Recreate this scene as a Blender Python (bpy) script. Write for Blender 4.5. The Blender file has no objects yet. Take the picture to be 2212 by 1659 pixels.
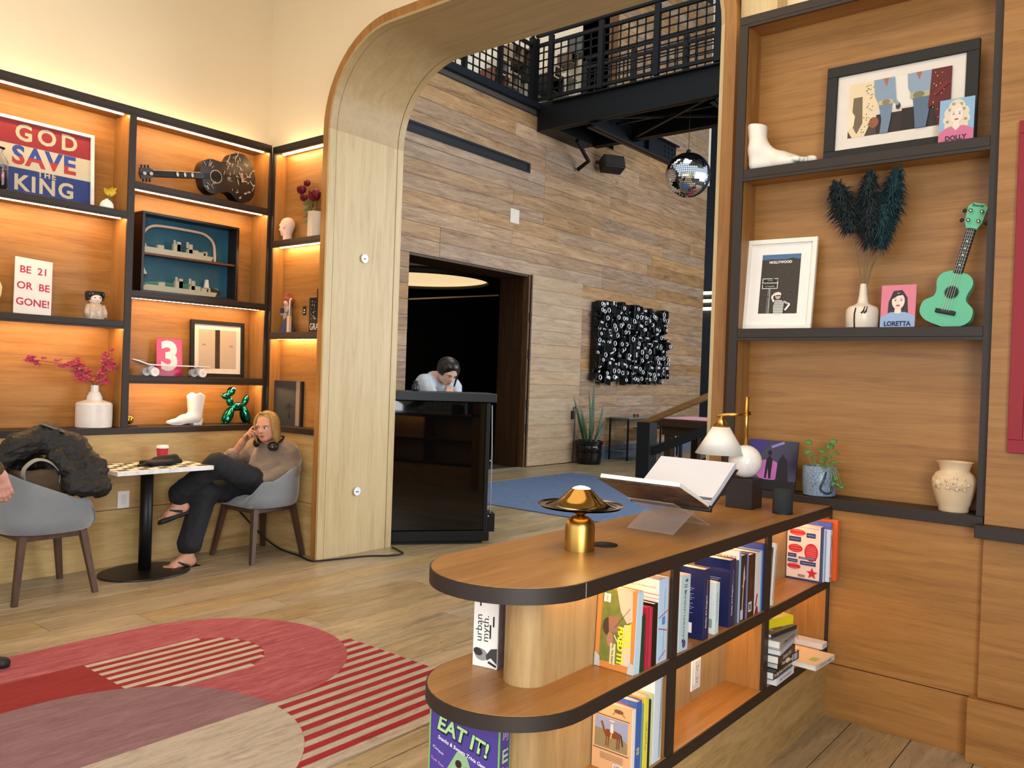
import bpy, bmesh, math, random
import numpy as np
from mathutils import Vector, Matrix, Euler

# ------------------------------------------------------------------ camera, world, light, exposure
S = bpy.context.scene
COL = S.collection
PI = math.pi
cam_d = bpy.data.cameras.new('camera'); cam = bpy.data.objects.new('camera', cam_d); COL.objects.link(cam)
YAW, PITCH, ROLL, FPX, EYE = math.radians(39.12), math.radians(-0.486), math.radians(-1.961), 1765.0, 1.45
_f = Vector((-math.sin(YAW)*math.cos(PITCH), math.cos(YAW)*math.cos(PITCH), math.sin(PITCH)))
_r = Vector((math.cos(YAW), math.sin(YAW), 0)); _d = _f.cross(_r)
_r, _d = math.cos(ROLL)*_r+math.sin(ROLL)*_d, -math.sin(ROLL)*_r+math.cos(ROLL)*_d
cam.matrix_world = Matrix(((_r.x, -_d.x, -_f.x, 0), (_r.y, -_d.y, -_f.y, 0), (_r.z, -_d.z, -_f.z, EYE), (0, 0, 0, 1)))
cam_d.sensor_fit = 'HORIZONTAL'; cam_d.sensor_width = 36.0; cam_d.lens = 36.0*FPX/2212.0
cam_d.clip_start = 0.05; cam_d.clip_end = 200
S.camera = cam

W = bpy.data.worlds.new('world'); S.world = W; W.use_nodes = True
_bg = W.node_tree.nodes['Background']; _bg.inputs[0].default_value = (0.80, 0.90, 1.0, 1); _bg.inputs[1].default_value = 1.0

def area(name, loc, rot, sx, sy, power, color=(1, 1, 1)):
    l = bpy.data.lights.new(name, 'AREA'); l.shape = 'RECTANGLE'; l.size = sx; l.size_y = sy; l.energy = power; l.color = color
    o = bpy.data.objects.new(name, l); COL.objects.link(o); o.location = loc; o.rotation_euler = rot
    return o
# daylight: tall windows in the room's east and south walls (behind the camera) and the hall's glazed east side
area('daylight_east_window', (1.52, -0.95, 1.75), (0, math.radians(90), 0), 2.7, 3.2, 300, (0.92, 0.96, 1.0))
area('daylight_south_window', (-1.6, -2.7, 2.0), (math.radians(90), 0, 0), 6.0, 2.8, 75, (0.95, 0.97, 1.0))
area('daylight_hall_window', (2.5, 13.0, 3.1), (math.radians(90), 0, math.radians(90)), 11.0, 5.2, 1050, (0.93, 0.97, 1.0))
area('hall_floor_fill', (-4.0, 8.5, 11.3), (0, 0, 0), 5.0, 7.0, 420, (0.93, 0.97, 1.0))  # added fill from above to brighten the hall floor
area('mezzanine_fill', (-9.9, 12.0, 11.2), (0, 0, 0), 2.4, 8.0, 330, (1.0, 0.9, 0.78))  # added fill to lift the mezzanine back wall
# one wide warm area lamp under the library ceiling (out of frame)
area('ceiling_area_lamp', (-2.4, 1.4, 4.75), (0, 0, 0), 4.5, 2.5, 95, (1.0, 0.80, 0.56))

S.view_settings.view_transform = 'Standard'
S.view_settings.look = 'None'
S.view_settings.exposure = 0.0
S.view_settings.gamma = 1.0
S.view_settings.use_curve_mapping = False
S.cycles.use_denoising = True
S.cycles.max_bounces = 7; S.cycles.diffuse_bounces = 3; S.cycles.glossy_bounces = 3
S.cycles.transmission_bounces = 6; S.cycles.transparent_max_bounces = 6
S.cycles.caustics_reflective = False; S.cycles.caustics_refractive = False
S.cycles.sample_clamp_indirect = 4.0

# ------------------------------------------------------------------ helpers
def P(px, py, axis, val):
    """the world point where the sight line of a measured photo position meets the plane axis = val"""
    k = 'xyz'.index(axis); v = _f*FPX+_r*(px-1106.0)+_d*(py-829.5)
    c = Vector((0, 0, EYE)); return c+v*((val-c[k])/v[k])

def lin(h):
    if isinstance(h, str):
        h = h.lstrip('#'); c = [int(h[i:i+2], 16)/255 for i in (0, 2, 4)]
        return tuple(x/12.92 if x <= 0.04045 else ((x+0.055)/1.055)**2.4 for x in c)+(1,)
    return tuple(h)+(1,)

_mc = {}
def N(nt, t, **kw):
    n = nt.nodes.new(t)
    for k, v in kw.items(): setattr(n, k, v)
    return n

def mat(name, color, rough=0.5, metal=0.0, spec=0.5, var=0.06, scale=18, bump=0.0, emit=None, es=0.0, trans=0.0, ior=1.45, alpha=1.0, sheen=0.0, coat=0.0):
    if name in _mc: return _mc[name]
    m = bpy.data.materials.new(name); m.use_nodes = True; nt = m.node_tree; b = nt.nodes['Principled BSDF']
    c = lin(color)
    b.inputs['Base Color'].default_value = c; b.inputs['Roughness'].default_value = rough
    b.inputs['Metallic'].default_value = metal; b.inputs['Specular IOR Level'].default_value = spec
    b.inputs['IOR'].default_value = ior; b.inputs['Transmission Weight'].default_value = trans
    b.inputs['Alpha'].default_value = alpha; b.inputs['Sheen Weight'].default_value = sheen; b.inputs['Coat Weight'].default_value = coat
    if emit is not None:
        b.inputs['Emission Color'].default_value = lin(emit); b.inputs['Emission Strength'].default_value = es
    if var > 0 and trans == 0:
        tc = N(nt, 'ShaderNodeTexCoord'); no = N(nt, 'ShaderNodeTexNoise'); no.inputs['Scale'].default_value = scale; no.inputs['Detail'].default_value = 3
        nt.links.new(tc.outputs['Object'], no.inputs['Vector'])
        mx = N(nt, 'ShaderNodeMix', data_type='RGBA')
        mx.inputs['A'].default_value = tuple(min(1, x*(1-var)) for x in c[:3])+(1,); mx.inputs['B'].default_value = tuple(min(1, x*(1+var)) for x in c[:3])+(1,)
        nt.links.new(no.outputs['Fac'], mx.inputs['Factor']); nt.links.new(mx.outputs['Result'], b.inputs['Base Color'])
        if bump > 0:
            bp = N(nt, 'ShaderNodeBump'); bp.inputs['Strength'].default_value = bump; bp.inputs['Distance'].default_value = 0.004
            nt.links.new(no.outputs['Fac'], bp.inputs['Height']); nt.links.new(bp.outputs['Normal'], b.inputs['Normal'])
    _mc[name] = m
    return m

def col(h, rough=0.55):
    return mat('paint_'+str(h).lstrip('#')+('' if rough == 0.55 else '_%d' % int(rough*100)), h, rough, var=0.03)

def wood(name, cols, axis='y', rough=0.45, rand=0.0, scale=1.0, bump=0.06, stretch=14.0, contrast=(0.3, 0.7), knots=0.0):
    """oak: noise drawn out along the grain axis (object space), fine pores over broad figure"""
    if name in _mc: return _mc[name]
    m = bpy.data.materials.new(name); m.use_nodes = True; nt = m.node_tree; b = nt.nodes['Principled BSDF']
    L = nt.links.new
    tc = N(nt, 'ShaderNodeTexCoord'); mp = N(nt, 'ShaderNodeMapping')
    sc = [stretch*scale]*3; sc['xyz'.index(axis)] = scale
    mp.inputs['Scale'].default_value = sc
    L(tc.outputs['Object'], mp.inputs['Vector'])
    vec = mp.outputs['Vector']
    oi = None
    if rand > 0:
        oi = N(nt, 'ShaderNodeObjectInfo'); mu = N(nt, 'ShaderNodeMath', operation='MULTIPLY'); mu.inputs[1].default_value = 91.7
        L(oi.outputs['Random'], mu.inputs[0]); ad = N(nt, 'ShaderNodeVectorMath', operation='ADD')
        L(vec, ad.inputs[0]); L(mu.outputs[0], ad.inputs[1]); vec = ad.outputs[0]
    n1 = N(nt, 'ShaderNodeTexNoise'); n1.inputs['Scale'].default_value = 1.0; n1.inputs['Detail'].default_value = 4; n1.inputs['Roughness'].default_value = 0.62; n1.inputs['Distortion'].default_value = 1.2
    L(vec, n1.inputs['Vector'])
    n2 = N(nt, 'ShaderNodeTexNoise'); n2.inputs['Scale'].default_value = 7.0; n2.inputs['Detail'].default_value = 3; n2.inputs['Roughness'].default_value = 0.7
    L(vec, n2.inputs['Vector'])
    mx = N(nt, 'ShaderNodeMath', operation='MULTIPLY_ADD'); mx.inputs[1].default_value = 0.35; L(n2.outputs['Fac'], mx.inputs[0]); 
    m1 = N(nt, 'ShaderNodeMath', operation='MULTIPLY'); m1.inputs[1].default_value = 0.65; L(n1.outputs['Fac'], m1.inputs[0]); L(m1.outputs[0], mx.inputs[2])
    rp = N(nt, 'ShaderNodeValToRGB'); L(mx.outputs[0], rp.inputs['Fac'])
    e = rp.color_ramp.elements; e[0].position = contrast[0]; e[0].color = lin(cols[0]); e[1].position = contrast[1]; e[1].color = lin(cols[-1])
    for i, c in enumerate(cols[1:-1]):
        x = e.new(contrast[0]+(contrast[1]-contrast[0])*(i+1)/(len(cols)-1)); x.color = lin(c)
    out = rp.outputs['Color']
    if knots > 0:
        n3 = N(nt, 'ShaderNodeTexNoise'); n3.inputs['Scale'].default_value = 2.3; n3.inputs['Detail'].default_value = 5; n3.inputs['Roughness'].default_value = 0.75; n3.inputs['Distortion'].default_value = 2.5
        L(vec, n3.inputs['Vector']); r3 = N(nt, 'ShaderNodeValToRGB'); r3.color_ramp.elements[0].position = 0.56; r3.color_ramp.elements[0].color = (1, 1, 1, 1); r3.color_ramp.elements[1].position = 0.68
        r3.color_ramp.elements[1].color = (1-knots, 1-knots, 1-knots*0.9, 1); L(n3.outputs['Fac'], r3.inputs['Fac'])
        m3 = N(nt, 'ShaderNodeMix', data_type='RGBA', blend_type='MULTIPLY'); m3.inputs['Factor'].default_value = 1.0; L(out, m3.inputs['A']); L(r3.outputs['Color'], m3.inputs['B']); out = m3.outputs['Result']
    if rand > 0:
        hs = N(nt, 'ShaderNodeHueSaturation'); mr = N(nt, 'ShaderNodeMapRange'); mr.inputs['To Min'].default_value = 1-rand; mr.inputs['To Max'].default_value = 1+rand*0.8
        L(oi.outputs['Random'], mr.inputs['Value']); L(mr.outputs[0], hs.inputs['Value'])
        w2 = N(nt, 'ShaderNodeMath', operation='FRACT'); w3 = N(nt, 'ShaderNodeMath', operation='MULTIPLY'); w3.inputs[1].default_value = 17.3
        L(oi.outputs['Random'], w3.inputs[0]); L(w3.outputs[0], w2.inputs[0])
        mr2 = N(nt, 'ShaderNodeMapRange'); mr2.inputs['To Min'].default_value = 1-rand*1.4; mr2.inputs['To Max'].default_value = 1+rand*0.7
        L(w2.outputs[0], mr2.inputs['Value']); L(mr2.outputs[0], hs.inputs['Saturation'])
        L(out, hs.inputs['Color']); out = hs.outputs['Color']
    L(out, b.inputs['Base Color']); b.inputs['Roughness'].default_value = rough; b.inputs['Specular IOR Level'].default_value = 0.4
    if bump > 0:
        bp = N(nt, 'ShaderNodeBump'); bp.inputs['Strength'].default_value = bump*4; bp.inputs['Distance'].default_value = 0.002
        L(n2.outputs['Fac'], bp.inputs['Height']); L(bp.outputs['Normal'], b.inputs['Normal'])
    _mc[name] = m
    return m

def mobj(name, verts, faces, mats, parent=None, smooth=False, mi=None, loc=None, rot=None):
    me = bpy.data.meshes.new(name); me.from_pydata([tuple(v) for v in verts], [], [tuple(f) for f in faces])
    if not isinstance(mats, (list, tuple)): mats = [mats]
    for m in mats: me.materials.append(m)
    if mi is not None: me.polygons.foreach_set('material_index', mi)
    if smooth: me.polygons.foreach_set('use_smooth', [True]*len(me.polygons))
    me.update()
    return link(name, me, parent, loc, rot)

def link(name, me, parent=None, loc=None, rot=None):
    o = bpy.data.objects.new(name, me); COL.objects.link(o)
    if parent is not None: o.parent = parent
    if loc is not None: o.location = loc
    if rot is not None: o.rotation_euler = rot
    return o

def tag(o, label=None, cat=None, group=None, kind=None):
    if label: o['label'] = label
    if cat: o['category'] = cat
    if group: o['group'] = group
    if kind: o['kind'] = kind
    return o

def thing(name, label, cat, loc=(0, 0, 0), rz=0.0, tilt=0.0, group=None, roll=0.0):
    o = bpy.data.objects.new(name, None); COL.objects.link(o); o.empty_display_size = 0.05
    o.location = loc; o.rotation_euler = (-tilt, roll, rz)
    return tag(o, label, cat, group)

def struct(o): o['kind'] = 'structure'; return o

class MB:
    def __init__(s): s.v = []; s.f = []; s.m = []
    def add(s, v, f, mi=0):
        n = len(s.v); s.v += [Vector(x) for x in v]; s.f += [tuple(i+n for i in q) for q in f]; s.m += [mi]*len(f); return s
    def box(s, c, d, R=None, b=0.0, mi=0):
        """centre, full size, optional 3x3 rotation, chamfer b"""
        h = [x/2 for x in d]; c = Vector(c)
        if b <= 0:
            v = [Vector((x*h[0], y*h[1], z*h[2])) for x in (-1, 1) for y in (-1, 1) for z in (-1, 1)]
            f = [(0, 1, 3, 2), (4, 6, 7, 5), (0, 4, 5, 1), (2, 3, 7, 6), (0, 2, 6, 4), (1, 5, 7, 3)]
        else:
            b = min(b, min(h)*0.98); v = []; f = []; idx = {}
            for x in (-1, 1):
                for y in (-1, 1):
                    for z in (-1, 1):
                        for a in range(3):
                            p = [x*(h[0]-b), y*(h[1]-b), z*(h[2]-b)]; p[a] = (x, y, z)[a]*h[a]
                            idx[x, y, z, a] = len(v); v.append(Vector(p))
            for a in range(3):
                o1, o2 = (a+1) % 3, (a+2) % 3
                for sgn in (-1, 1):
                    q = []
                    for s1, s2 in ((-1, -1), (1, -1), (1, 1), (-1, 1)):
                        k = [0]*3; k[a] = sgn; k[o1] = s1; k[o2] = s2; q.append(idx[tuple(k)+(a,)])
                    f.append(tuple(q if sgn > 0 else q[::-1]))
                for s1 in (-1, 1):
                    for s2 in (-1, 1):
                        k0 = [0]*3; k0[a] = -1; k0[o1] = s1; k0[o2] = s2; k1 = list(k0); k1[a] = 1
                        q = (idx[tuple(k0)+(o1,)], idx[tuple(k1)+(o1,)], idx[tuple(k1)+(o2,)], idx[tuple(k0)+(o2,)])
                        f.append(q if s1*s2 < 0 else q[::-1])
            for x in (-1, 1):
                for y in (-1, 1):
                    for z in (-1, 1):
                        q = (idx[x, y, z, 0], idx[x, y, z, 1], idx[x, y, z, 2]); f.append(q if x*y*z > 0 else q[::-1])
        if R is not None: v = [R @ p for p in v]
        return s.add([c+p for p in v], f, mi)
    def span(s, lo, hi, b=0.0, mi=0):
        return s.box([(a+c)/2 for a, c in zip(lo, hi)], [abs(c-a) for a, c in zip(lo, hi)], None, b, mi)
    def beam(s, a, b_, w, h, mi=0, bev=0.0, up=(0, 0, 1)):
        a, b_ = Vector(a), Vector(b_); d = b_-a; x = d.normalized(); u = Vector(up)
        if abs(x.dot(u)) > 0.98: u = Vector((1, 0, 0))
        y = u.cross(x).normalized(); z = x.cross(y)
        return s.box((a+b_)/2, (d.length, w, h), Matrix((x, y, z)).transposed(), bev, mi)
    def tube(s, pts, r, n=8, mi=0, caps=True, closed=False):
        pts = [Vector(p) for p in pts]; rs = r if isinstance(r, (list, tuple)) else [r]*len(pts)
        base = len(s.v); prev = None
        for i, p in enumerate(pts):
            if closed: t = pts[(i+1) % len(pts)]-pts[i-1]
            else: t = pts[min(i+1, len(pts)-1)]-pts[max(i-1, 0)]
            t.normalize()
            if prev is None:
                u = Vector((0, 0, 1)) if abs(t.z) < 0.9 else Vector((1, 0, 0))
            else: u = prev
            e1 = (u-t*u.dot(t)).normalized(); prev = e1; e2 = t.cross(e1)
            for k in range(n):
                a = 2*PI*k/n; s.v.append(p+e1*(math.cos(a)*rs[i])+e2*(math.sin(a)*rs[i]))
        m = len(pts)
        for i in range(m if closed else m-1):
            j = (i+1) % m
            for k in range(n):
                k2 = (k+1) % n; s.f.append((base+i*n+k, base+i*n+k2, base+j*n+k2, base+j*n+k)); s.m.append(mi)
        if caps and not closed:
            s.f.append(tuple(base+k for k in range(n))[::-1]); s.m.append(mi)
            s.f.append(tuple(base+(m-1)*n+k for k in range(n))); s.m.append(mi)
        return s
    def lathe(s, prof, c=(0, 0, 0), n=28, mi=0, cap=True, sx=1.0, sy=1.0):
        """profile [(r,z)...] revolved about z through c"""
        base = len(s.v); c = Vector(c)
        for r, z in prof:
            for k in range(n):
                a = 2*PI*k/n; s.v.append(c+Vector((math.cos(a)*r*sx, math.sin(a)*r*sy, z)))
        for i in range(len(prof)-1):
            for k in range(n):
                k2 = (k+1) % n; s.f.append((base+i*n+k, base+i*n+k2, base+(i+1)*n+k2, base+(i+1)*n+k)); s.m.append(mi)
        if cap:
            if prof[0][0] > 1e-6: s.f.append(tuple(base+k for k in range(n))[::-1]); s.m.append(mi)
            if prof[-1][0] > 1e-6: s.f.append(tuple(base+(len(prof)-1)*n+k for k in range(n))); s.m.append(mi)
        return s
    def prism(s, poly, z0, z1, fn=None, mi=0, mside=None):
        """2-D polygon extruded; fn maps (u,v,w) to a point"""
        fn = fn or (lambda u, v, w: (u, v, w)); n = len(poly)
        v = [fn(a, b, z0) for a, b in poly]+[fn(a, b, z1) for a, b in poly]
        base = len(s.v); s.v += [Vector(x) for x in v]
        s.f.append(tuple(base+i for i in range(n))[::-1]); s.m.append(mi)
        s.f.append(tuple(base+n+i for i in range(n))); s.m.append(mi)
        for i in range(n):
            j = (i+1) % n; s.f.append((base+i, base+j, base+n+j, base+n+i)); s.m.append(mi if mside is None else mside)
        return s
    def ball(s, c, r, n=16, m=10, mi=0, R=None):
        r = r if isinstance(r, (list, tuple)) else (r, r, r); base = len(s.v); c = Vector(c)
        for i in range(m+1):
            t = PI*i/m
            for k in range(n):
                a = 2*PI*k/n; p = Vector((math.sin(t)*math.cos(a)*r[0], math.sin(t)*math.sin(a)*r[1], -math.cos(t)*r[2]))
                s.v.append(c+(R @ p if R is not None else p))
        for i in range(m):
            for k in range(n):
                k2 = (k+1) % n; s.f.append((base+i*n+k, base+i*n+k2, base+(i+1)*n+k2, base+(i+1)*n+k)); s.m.append(mi)
        return s
    def build(s, name, mats, parent=None, smooth=False, loc=None, rot=None):
        return mobj(name, s.v, s.f, mats, parent, smooth, s.m, loc, rot)

def auto(o, ang=40):
    """smooth shading that keeps edges sharper than ang"""
    me = o.data; bm = bmesh.new(); bm.from_mesh(me); bmesh.ops.recalc_face_normals(bm, faces=bm.faces); lim = math.radians(ang)
    for e in bm.edges:
        e.smooth = not (len(e.link_faces) == 2 and e.calc_face_angle(0) > lim)
    for f in bm.faces: f.smooth = True
    bm.to_mesh(me); bm.free(); return o

def rotm(ax, a): return Matrix.Rotation(a, 3, ax)

# flat print: coloured shapes a fraction of a millimetre proud of a face
class Art:
    def __init__(s, parent, o, ux, uy, step=0.00012, name='print'):
        s.p = parent; s.o = Vector(o); s.ux = Vector(ux); s.uy = Vector(uy); s.n = s.ux.cross(s.uy).normalized(); s.k = 0; s.step = step
        s.v = []; s.f = []; s.m = []; s.mats = []; s.name = name
    def pt(s, u, v, k=None): return s.o+s.ux*u+s.uy*v+s.n*(s.step*(s.k if k is None else k))
    def poly(s, pts, c, rough=0.6):
        m = c if isinstance(c, bpy.types.Material) else col(c, rough)
        if m not in s.mats: s.mats.append(m)
        s.k += 1; b = len(s.v); s.v += [s.pt(u, v) for u, v in pts]; s.f.append(tuple(range(b, b+len(pts)))); s.m.append(s.mats.index(m)); return s
    def rect(s, u0, v0, u1, v1, c, **k): return s.poly([(u0, v0), (u1, v0), (u1, v1), (u0, v1)], c, **k)
    def oval(s, u, v, ru, rv, c, n=20, a0=0.0, rot=0.0):
        ca, sa = math.cos(rot), math.sin(rot)
        return s.poly([(u+ru*math.cos(2*PI*i/n)*ca-rv*math.sin(2*PI*i/n)*sa, v+ru*math.cos(2*PI*i/n)*sa+rv*math.sin(2*PI*i/n)*ca) for i in range(n)], c)
    def line(s, a, b, w, c):
        d = (Vector(b)-Vector(a)); q = Vector((-d.y, d.x)).normalized()*w/2; a, b = Vector(a), Vector(b)
        return s.poly([tuple(a+q), tuple(a-q), tuple(b-q), tuple(b+q)], c)
    def text(s, t, u, v, size, c, align='CENTER', bold=0.0, rot=0.0, sx=1.0, sp=1.0, lines=1.0, shear=0.0, valign='CENTER'):
        m = c if isinstance(c, bpy.types.Material) else col(c)
        cu = bpy.data.curves.new('lettering', 'FONT'); cu.body = t; cu.size = size; cu.align_x = align; cu.align_y = valign; cu.offset = bold; cu.space_character = sp
        cu.space_line = lines; cu.shear = shear; cu.resolution_u = 3
        cu.materials.append(m); o = bpy.data.objects.new('lettering', cu); COL.objects.link(o)
        if s.p is not None: o.parent = s.p
        s.k += 1; e1 = s.ux.normalized(); e2 = s.uy.normalized(); ca, sa = math.cos(rot), math.sin(rot)
        x = e1*ca+e2*sa; y = e2*ca-e1*sa; p = s.pt(u, v)
        o.matrix_local = Matrix(((x.x*sx, y.x, s.n.x, p.x), (x.y*sx, y.y, s.n.y, p.y), (x.z*sx, y.z, s.n.z, p.z), (0, 0, 0, 1)))
        return o
    def done(s):
        if s.f: return tag(mobj(s.name, s.v, s.f, s.mats, s.p, False, s.m), kind='stuff')

# ---- soft solids: blended capsules, ellipsoids and boxes turned into one mesh (surface nets)
def cap(a, b, ra, rb=None, k=0.02, op='u'): return ('c', np.array(a, float), np.array(b, float), ra, ra if rb is None else rb, k, op)
def ell(c, r, R=None, k=0.02, op='u'): return ('e', np.array(c, float), np.array(r if hasattr(r, '__len__') else (r, r, r), float), None if R is None else np.array(R, float), 0, k, op)
def rbox(c, h, R=None, rd=0.01, k=0.02, op='u'): return ('b', np.array(c, float), np.array(h, float), None if R is None else np.array(R, float), rd, k, op)
def soft(name, prims, res, mats, parent=None, loc=None, rot=None, relax=1):
    lo = np.array([1e9]*3); hi = -lo; bb = []
    for p in prims:
        if p[0] == 'c': m = max(p[3], p[4]); l = np.minimum(p[1], p[2])-m; h = np.maximum(p[1], p[2])+m
        else:
            e = p[2] if p[3] is None else np.abs(p[3]) @ p[2]
            e = e+(p[4] if p[0] == 'b' else 0); l = p[1]-e; h = p[1]+e
        bb.append((l, h))
        if p[6] == 'u': lo = np.minimum(lo, l); hi = np.maximum(hi, h)
    lo = lo-3*res; n = np.ceil((hi+3*res-lo)/res).astype(int)+1
    ax = [(lo[i]+np.arange(n[i])*res).astype(np.float32) for i in range(3)]
    D = np.full(tuple(n), 0.5, np.float32)
    for p, (l, h) in zip(prims, bb):
        k = p[5]; i0 = np.clip(np.floor((l-lo-k)/res).astype(int)-2, 0, n-1); i1 = np.clip(np.ceil((h-lo+k)/res).astype(int)+3, 1, n)
        sl = tuple(slice(a, b) for a, b in zip(i0, i1))
        X = ax[0][sl[0]][:, None, None]; Y = ax[1][sl[1]][None, :, None]; Z = ax[2][sl[2]][None, None, :]
        x, y, z = X-p[1][0], Y-p[1][1], Z-p[1][2]
        if p[0] == 'c':
            ab = p[2]-p[1]; t = np.clip((x*ab[0]+y*ab[1]+z*ab[2])/max(ab @ ab, 1e-9), 0, 1)
            d = np.sqrt((x-t*ab[0])**2+(y-t*ab[1])**2+(z-t*ab[2])**2)-(p[3]+(p[4]-p[3])*t)
        else:
            if p[3] is not None:
                R = p[3]; x, y, z = x*R[0, 0]+y*R[1, 0]+z*R[2, 0], x*R[0, 1]+y*R[1, 1]+z*R[2, 1], x*R[0, 2]+y*R[1, 2]+z*R[2, 2]
            r = p[2]
            if p[0] == 'e':
                k0 = np.sqrt((x/r[0])**2+(y/r[1])**2+(z/r[2])**2); k1 = np.sqrt((x/r[0]**2)**2+(y/r[1]**2)**2+(z/r[2]**2)**2); d = k0*(k0-1)/np.maximum(k1, 1e-6)
            else:
                rd = p[4]; qx, qy, qz = np.abs(x)-r[0]+rd, np.abs(y)-r[1]+rd, np.abs(z)-r[2]+rd
                d = np.sqrt(np.maximum(qx, 0)**2+np.maximum(qy, 0)**2+np.maximum(qz, 0)**2)+np.minimum(np.maximum(qx, np.maximum(qy, qz)), 0)-rd
        a = D[sl]; d = np.broadcast_to(d, a.shape)
        if p[6] == 'd':
            d = -d; hh = np.maximum(k-np.abs(a-d), 0)/k; D[sl] = np.maximum(a, d)+hh*hh*k*0.25
        else:
            hh = np.maximum(k-np.abs(a-d), 0)/k; D[sl] = np.minimum(a, d)-hh*hh*k*0.25
    return nets(name, D, lo, res, mats, parent, loc, rot, relax)

def nets(name, D, lo, res, mats, parent=None, loc=None, rot=None, relax=1):
    s = D < 0
    c = np.zeros(tuple(np.array(D.shape)-1), np.int8)
    off = [(i, j, k) for i in (0, 1) for j in (0, 1) for k in (0, 1)]
    nx, ny, nz = D.shape
    for i, j, k in off: c += s[i:nx-1+i, j:ny-1+j, k:nz-1+k]
    act = np.argwhere((c > 0) & (c < 8))
    idx = np.full(c.shape, -1, np.int32); idx[act[:, 0], act[:, 1], act[:, 2]] = np.arange(len(act))
    cv = [D[act[:, 0]+i, act[:, 1]+j, act[:, 2]+k] for i, j, k in off]
    acc = np.zeros((len(act), 3)); cnt = np.zeros(len(act))
    for a in range(8):
        for b in range(a+1, 8):
            if sum(abs(off[a][q]-off[b][q]) for q in range(3)) != 1: continue
            cr = (cv[a] < 0) != (cv[b] < 0); t = np.where(cr, cv[a]/np.where(cr, cv[a]-cv[b], 1), 0)
            p = np.array(off[a])[None]+(np.array(off[b])-np.array(off[a]))[None]*t[:, None]
            acc += p*cr[:, None]; cnt += cr
    V = act+acc/cnt[:, None]
    F = []
    for a in range(3):
        b, cc = (a+1) % 3, (a+2) % 3
        sl0 = [slice(None)]*3; sl1 = [slice(None)]*3; sl0[a] = slice(0, -1); sl1[a] = slice(1, None)
        e = np.argwhere(s[tuple(sl0)] != s[tuple(sl1)])
        e = e[(e[:, b] > 0) & (e[:, cc] > 0) & (e[:, b] < D.shape[b]-1) & (e[:, cc] < D.shape[cc]-1)]
        q = []
        for db, dc in ((-1, -1), (0, -1), (0, 0), (-1, 0)):
            w = e.copy(); w[:, b] += db; w[:, cc] += dc; q.append(idx[w[:, 0], w[:, 1], w[:, 2]])
        q = np.stack(q, 1); ins = s[e[:, 0], e[:, 1], e[:, 2]]
        q[~ins] = q[~ins][:, ::-1]; F.append(q)
    F = np.concatenate(F)
    for _ in range(relax):
        a2 = np.zeros_like(V); c2 = np.zeros(len(V))
        for i in range(4):
            for j in (F[:, (i+1) % 4], F[:, (i-1) % 4]):
                for q in range(3): a2[:, q] += np.bincount(F[:, i], V[j, q], len(V))
                c2 += np.bincount(F[:, i], minlength=len(V))
        V = V*0.5+0.5*a2/np.maximum(c2, 1)[:, None]
    V = V*res+lo
    me = bpy.data.meshes.new(name); me.vertices.add(len(V)); me.vertices.foreach_set('co', V.astype(np.float32).ravel())
    me.loops.add(F.size); me.loops.foreach_set('vertex_index', F.astype(np.int32).ravel())
    me.polygons.add(len(F)); me.polygons.foreach_set('loop_start', np.arange(0, F.size, 4, dtype=np.int32)); me.polygons.foreach_set('use_smooth', np.ones(len(F), bool))
    for m in (mats if isinstance(mats, (list, tuple)) else [mats]): me.materials.append(m)
    me.update(); me.validate()
    return link(name, me, parent, loc, rot)

V3 = lambda *p: np.array(p, float)
def nrm(v): v = np.array(v, float); return v/np.linalg.norm(v)
def head(c, s, f, up=(0, 0, 1)):
    """face, skull, jaw, nose, brow, lips, eye sockets and ears; f = looking direction"""
    c = np.array(c, float); f = nrm(f); r = nrm(np.cross(f, up)); z = np.cross(r, f); Rm = np.stack([r, f, z], 1); Q = lambda a, b, d: c+(f*a+r*b+z*d)*s
    pr = [ell(Q(-0.12, 0, 0.18), V3(0.66, 0.82, 0.80)*s, Rm, 0.3*s), ell(Q(0.20, 0, -0.32), V3(0.52, 0.54, 0.62)*s, Rm, 0.3*s), ell(Q(0.50, 0, -0.80), V3(0.24, 0.18, 0.17)*s, Rm, 0.25*s), cap(Q(0.1, -0.3, -0.6), Q(0.1, 0.3, -0.6), 0.25*s, None, 0.25*s),
          cap(Q(0.66, 0, 0.04), Q(0.88, 0, -0.27), 0.07*s, 0.11*s, 0.12*s), cap(Q(0.74, -0.11, -0.30), Q(0.74, 0.11, -0.30), 0.06*s, None, 0.08*s), ell(Q(0.70, 0, -0.50), V3(0.20, 0.10, 0.05)*s, Rm, 0.06*s), ell(Q(0.68, 0, -0.61), V3(0.17, 0.10, 0.06)*s, Rm, 0.06*s), ell(Q(0.60, 0, 0.13), V3(0.48, 0.13, 0.09)*s, Rm, 0.15*s),
          ell(Q(0.80, 0.27, -0.04), V3(0.15, 0.14, 0.09)*s, Rm, 0.09*s, 'd'), ell(Q(0.80, -0.27, -0.04), V3(0.15, 0.14, 0.09)*s, Rm, 0.09*s, 'd'), rbox(Q(0.86, 0, -0.553), V3(0.17, 0.07, 0.008)*s, Rm, 0.004*s, 0.03*s, 'd')]
    for q in (-1, 1): pr += [ell(Q(-0.10, q*0.68, -0.10), V3(0.06, 0.14, 0.21)*s, Rm, 0.05*s), ell(Q(-0.06, q*0.76, -0.08), V3(0.05, 0.07, 0.12)*s, Rm, 0.03*s, 'd')]
    return pr, Q, Rm
rnd = random.Random(7)
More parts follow.
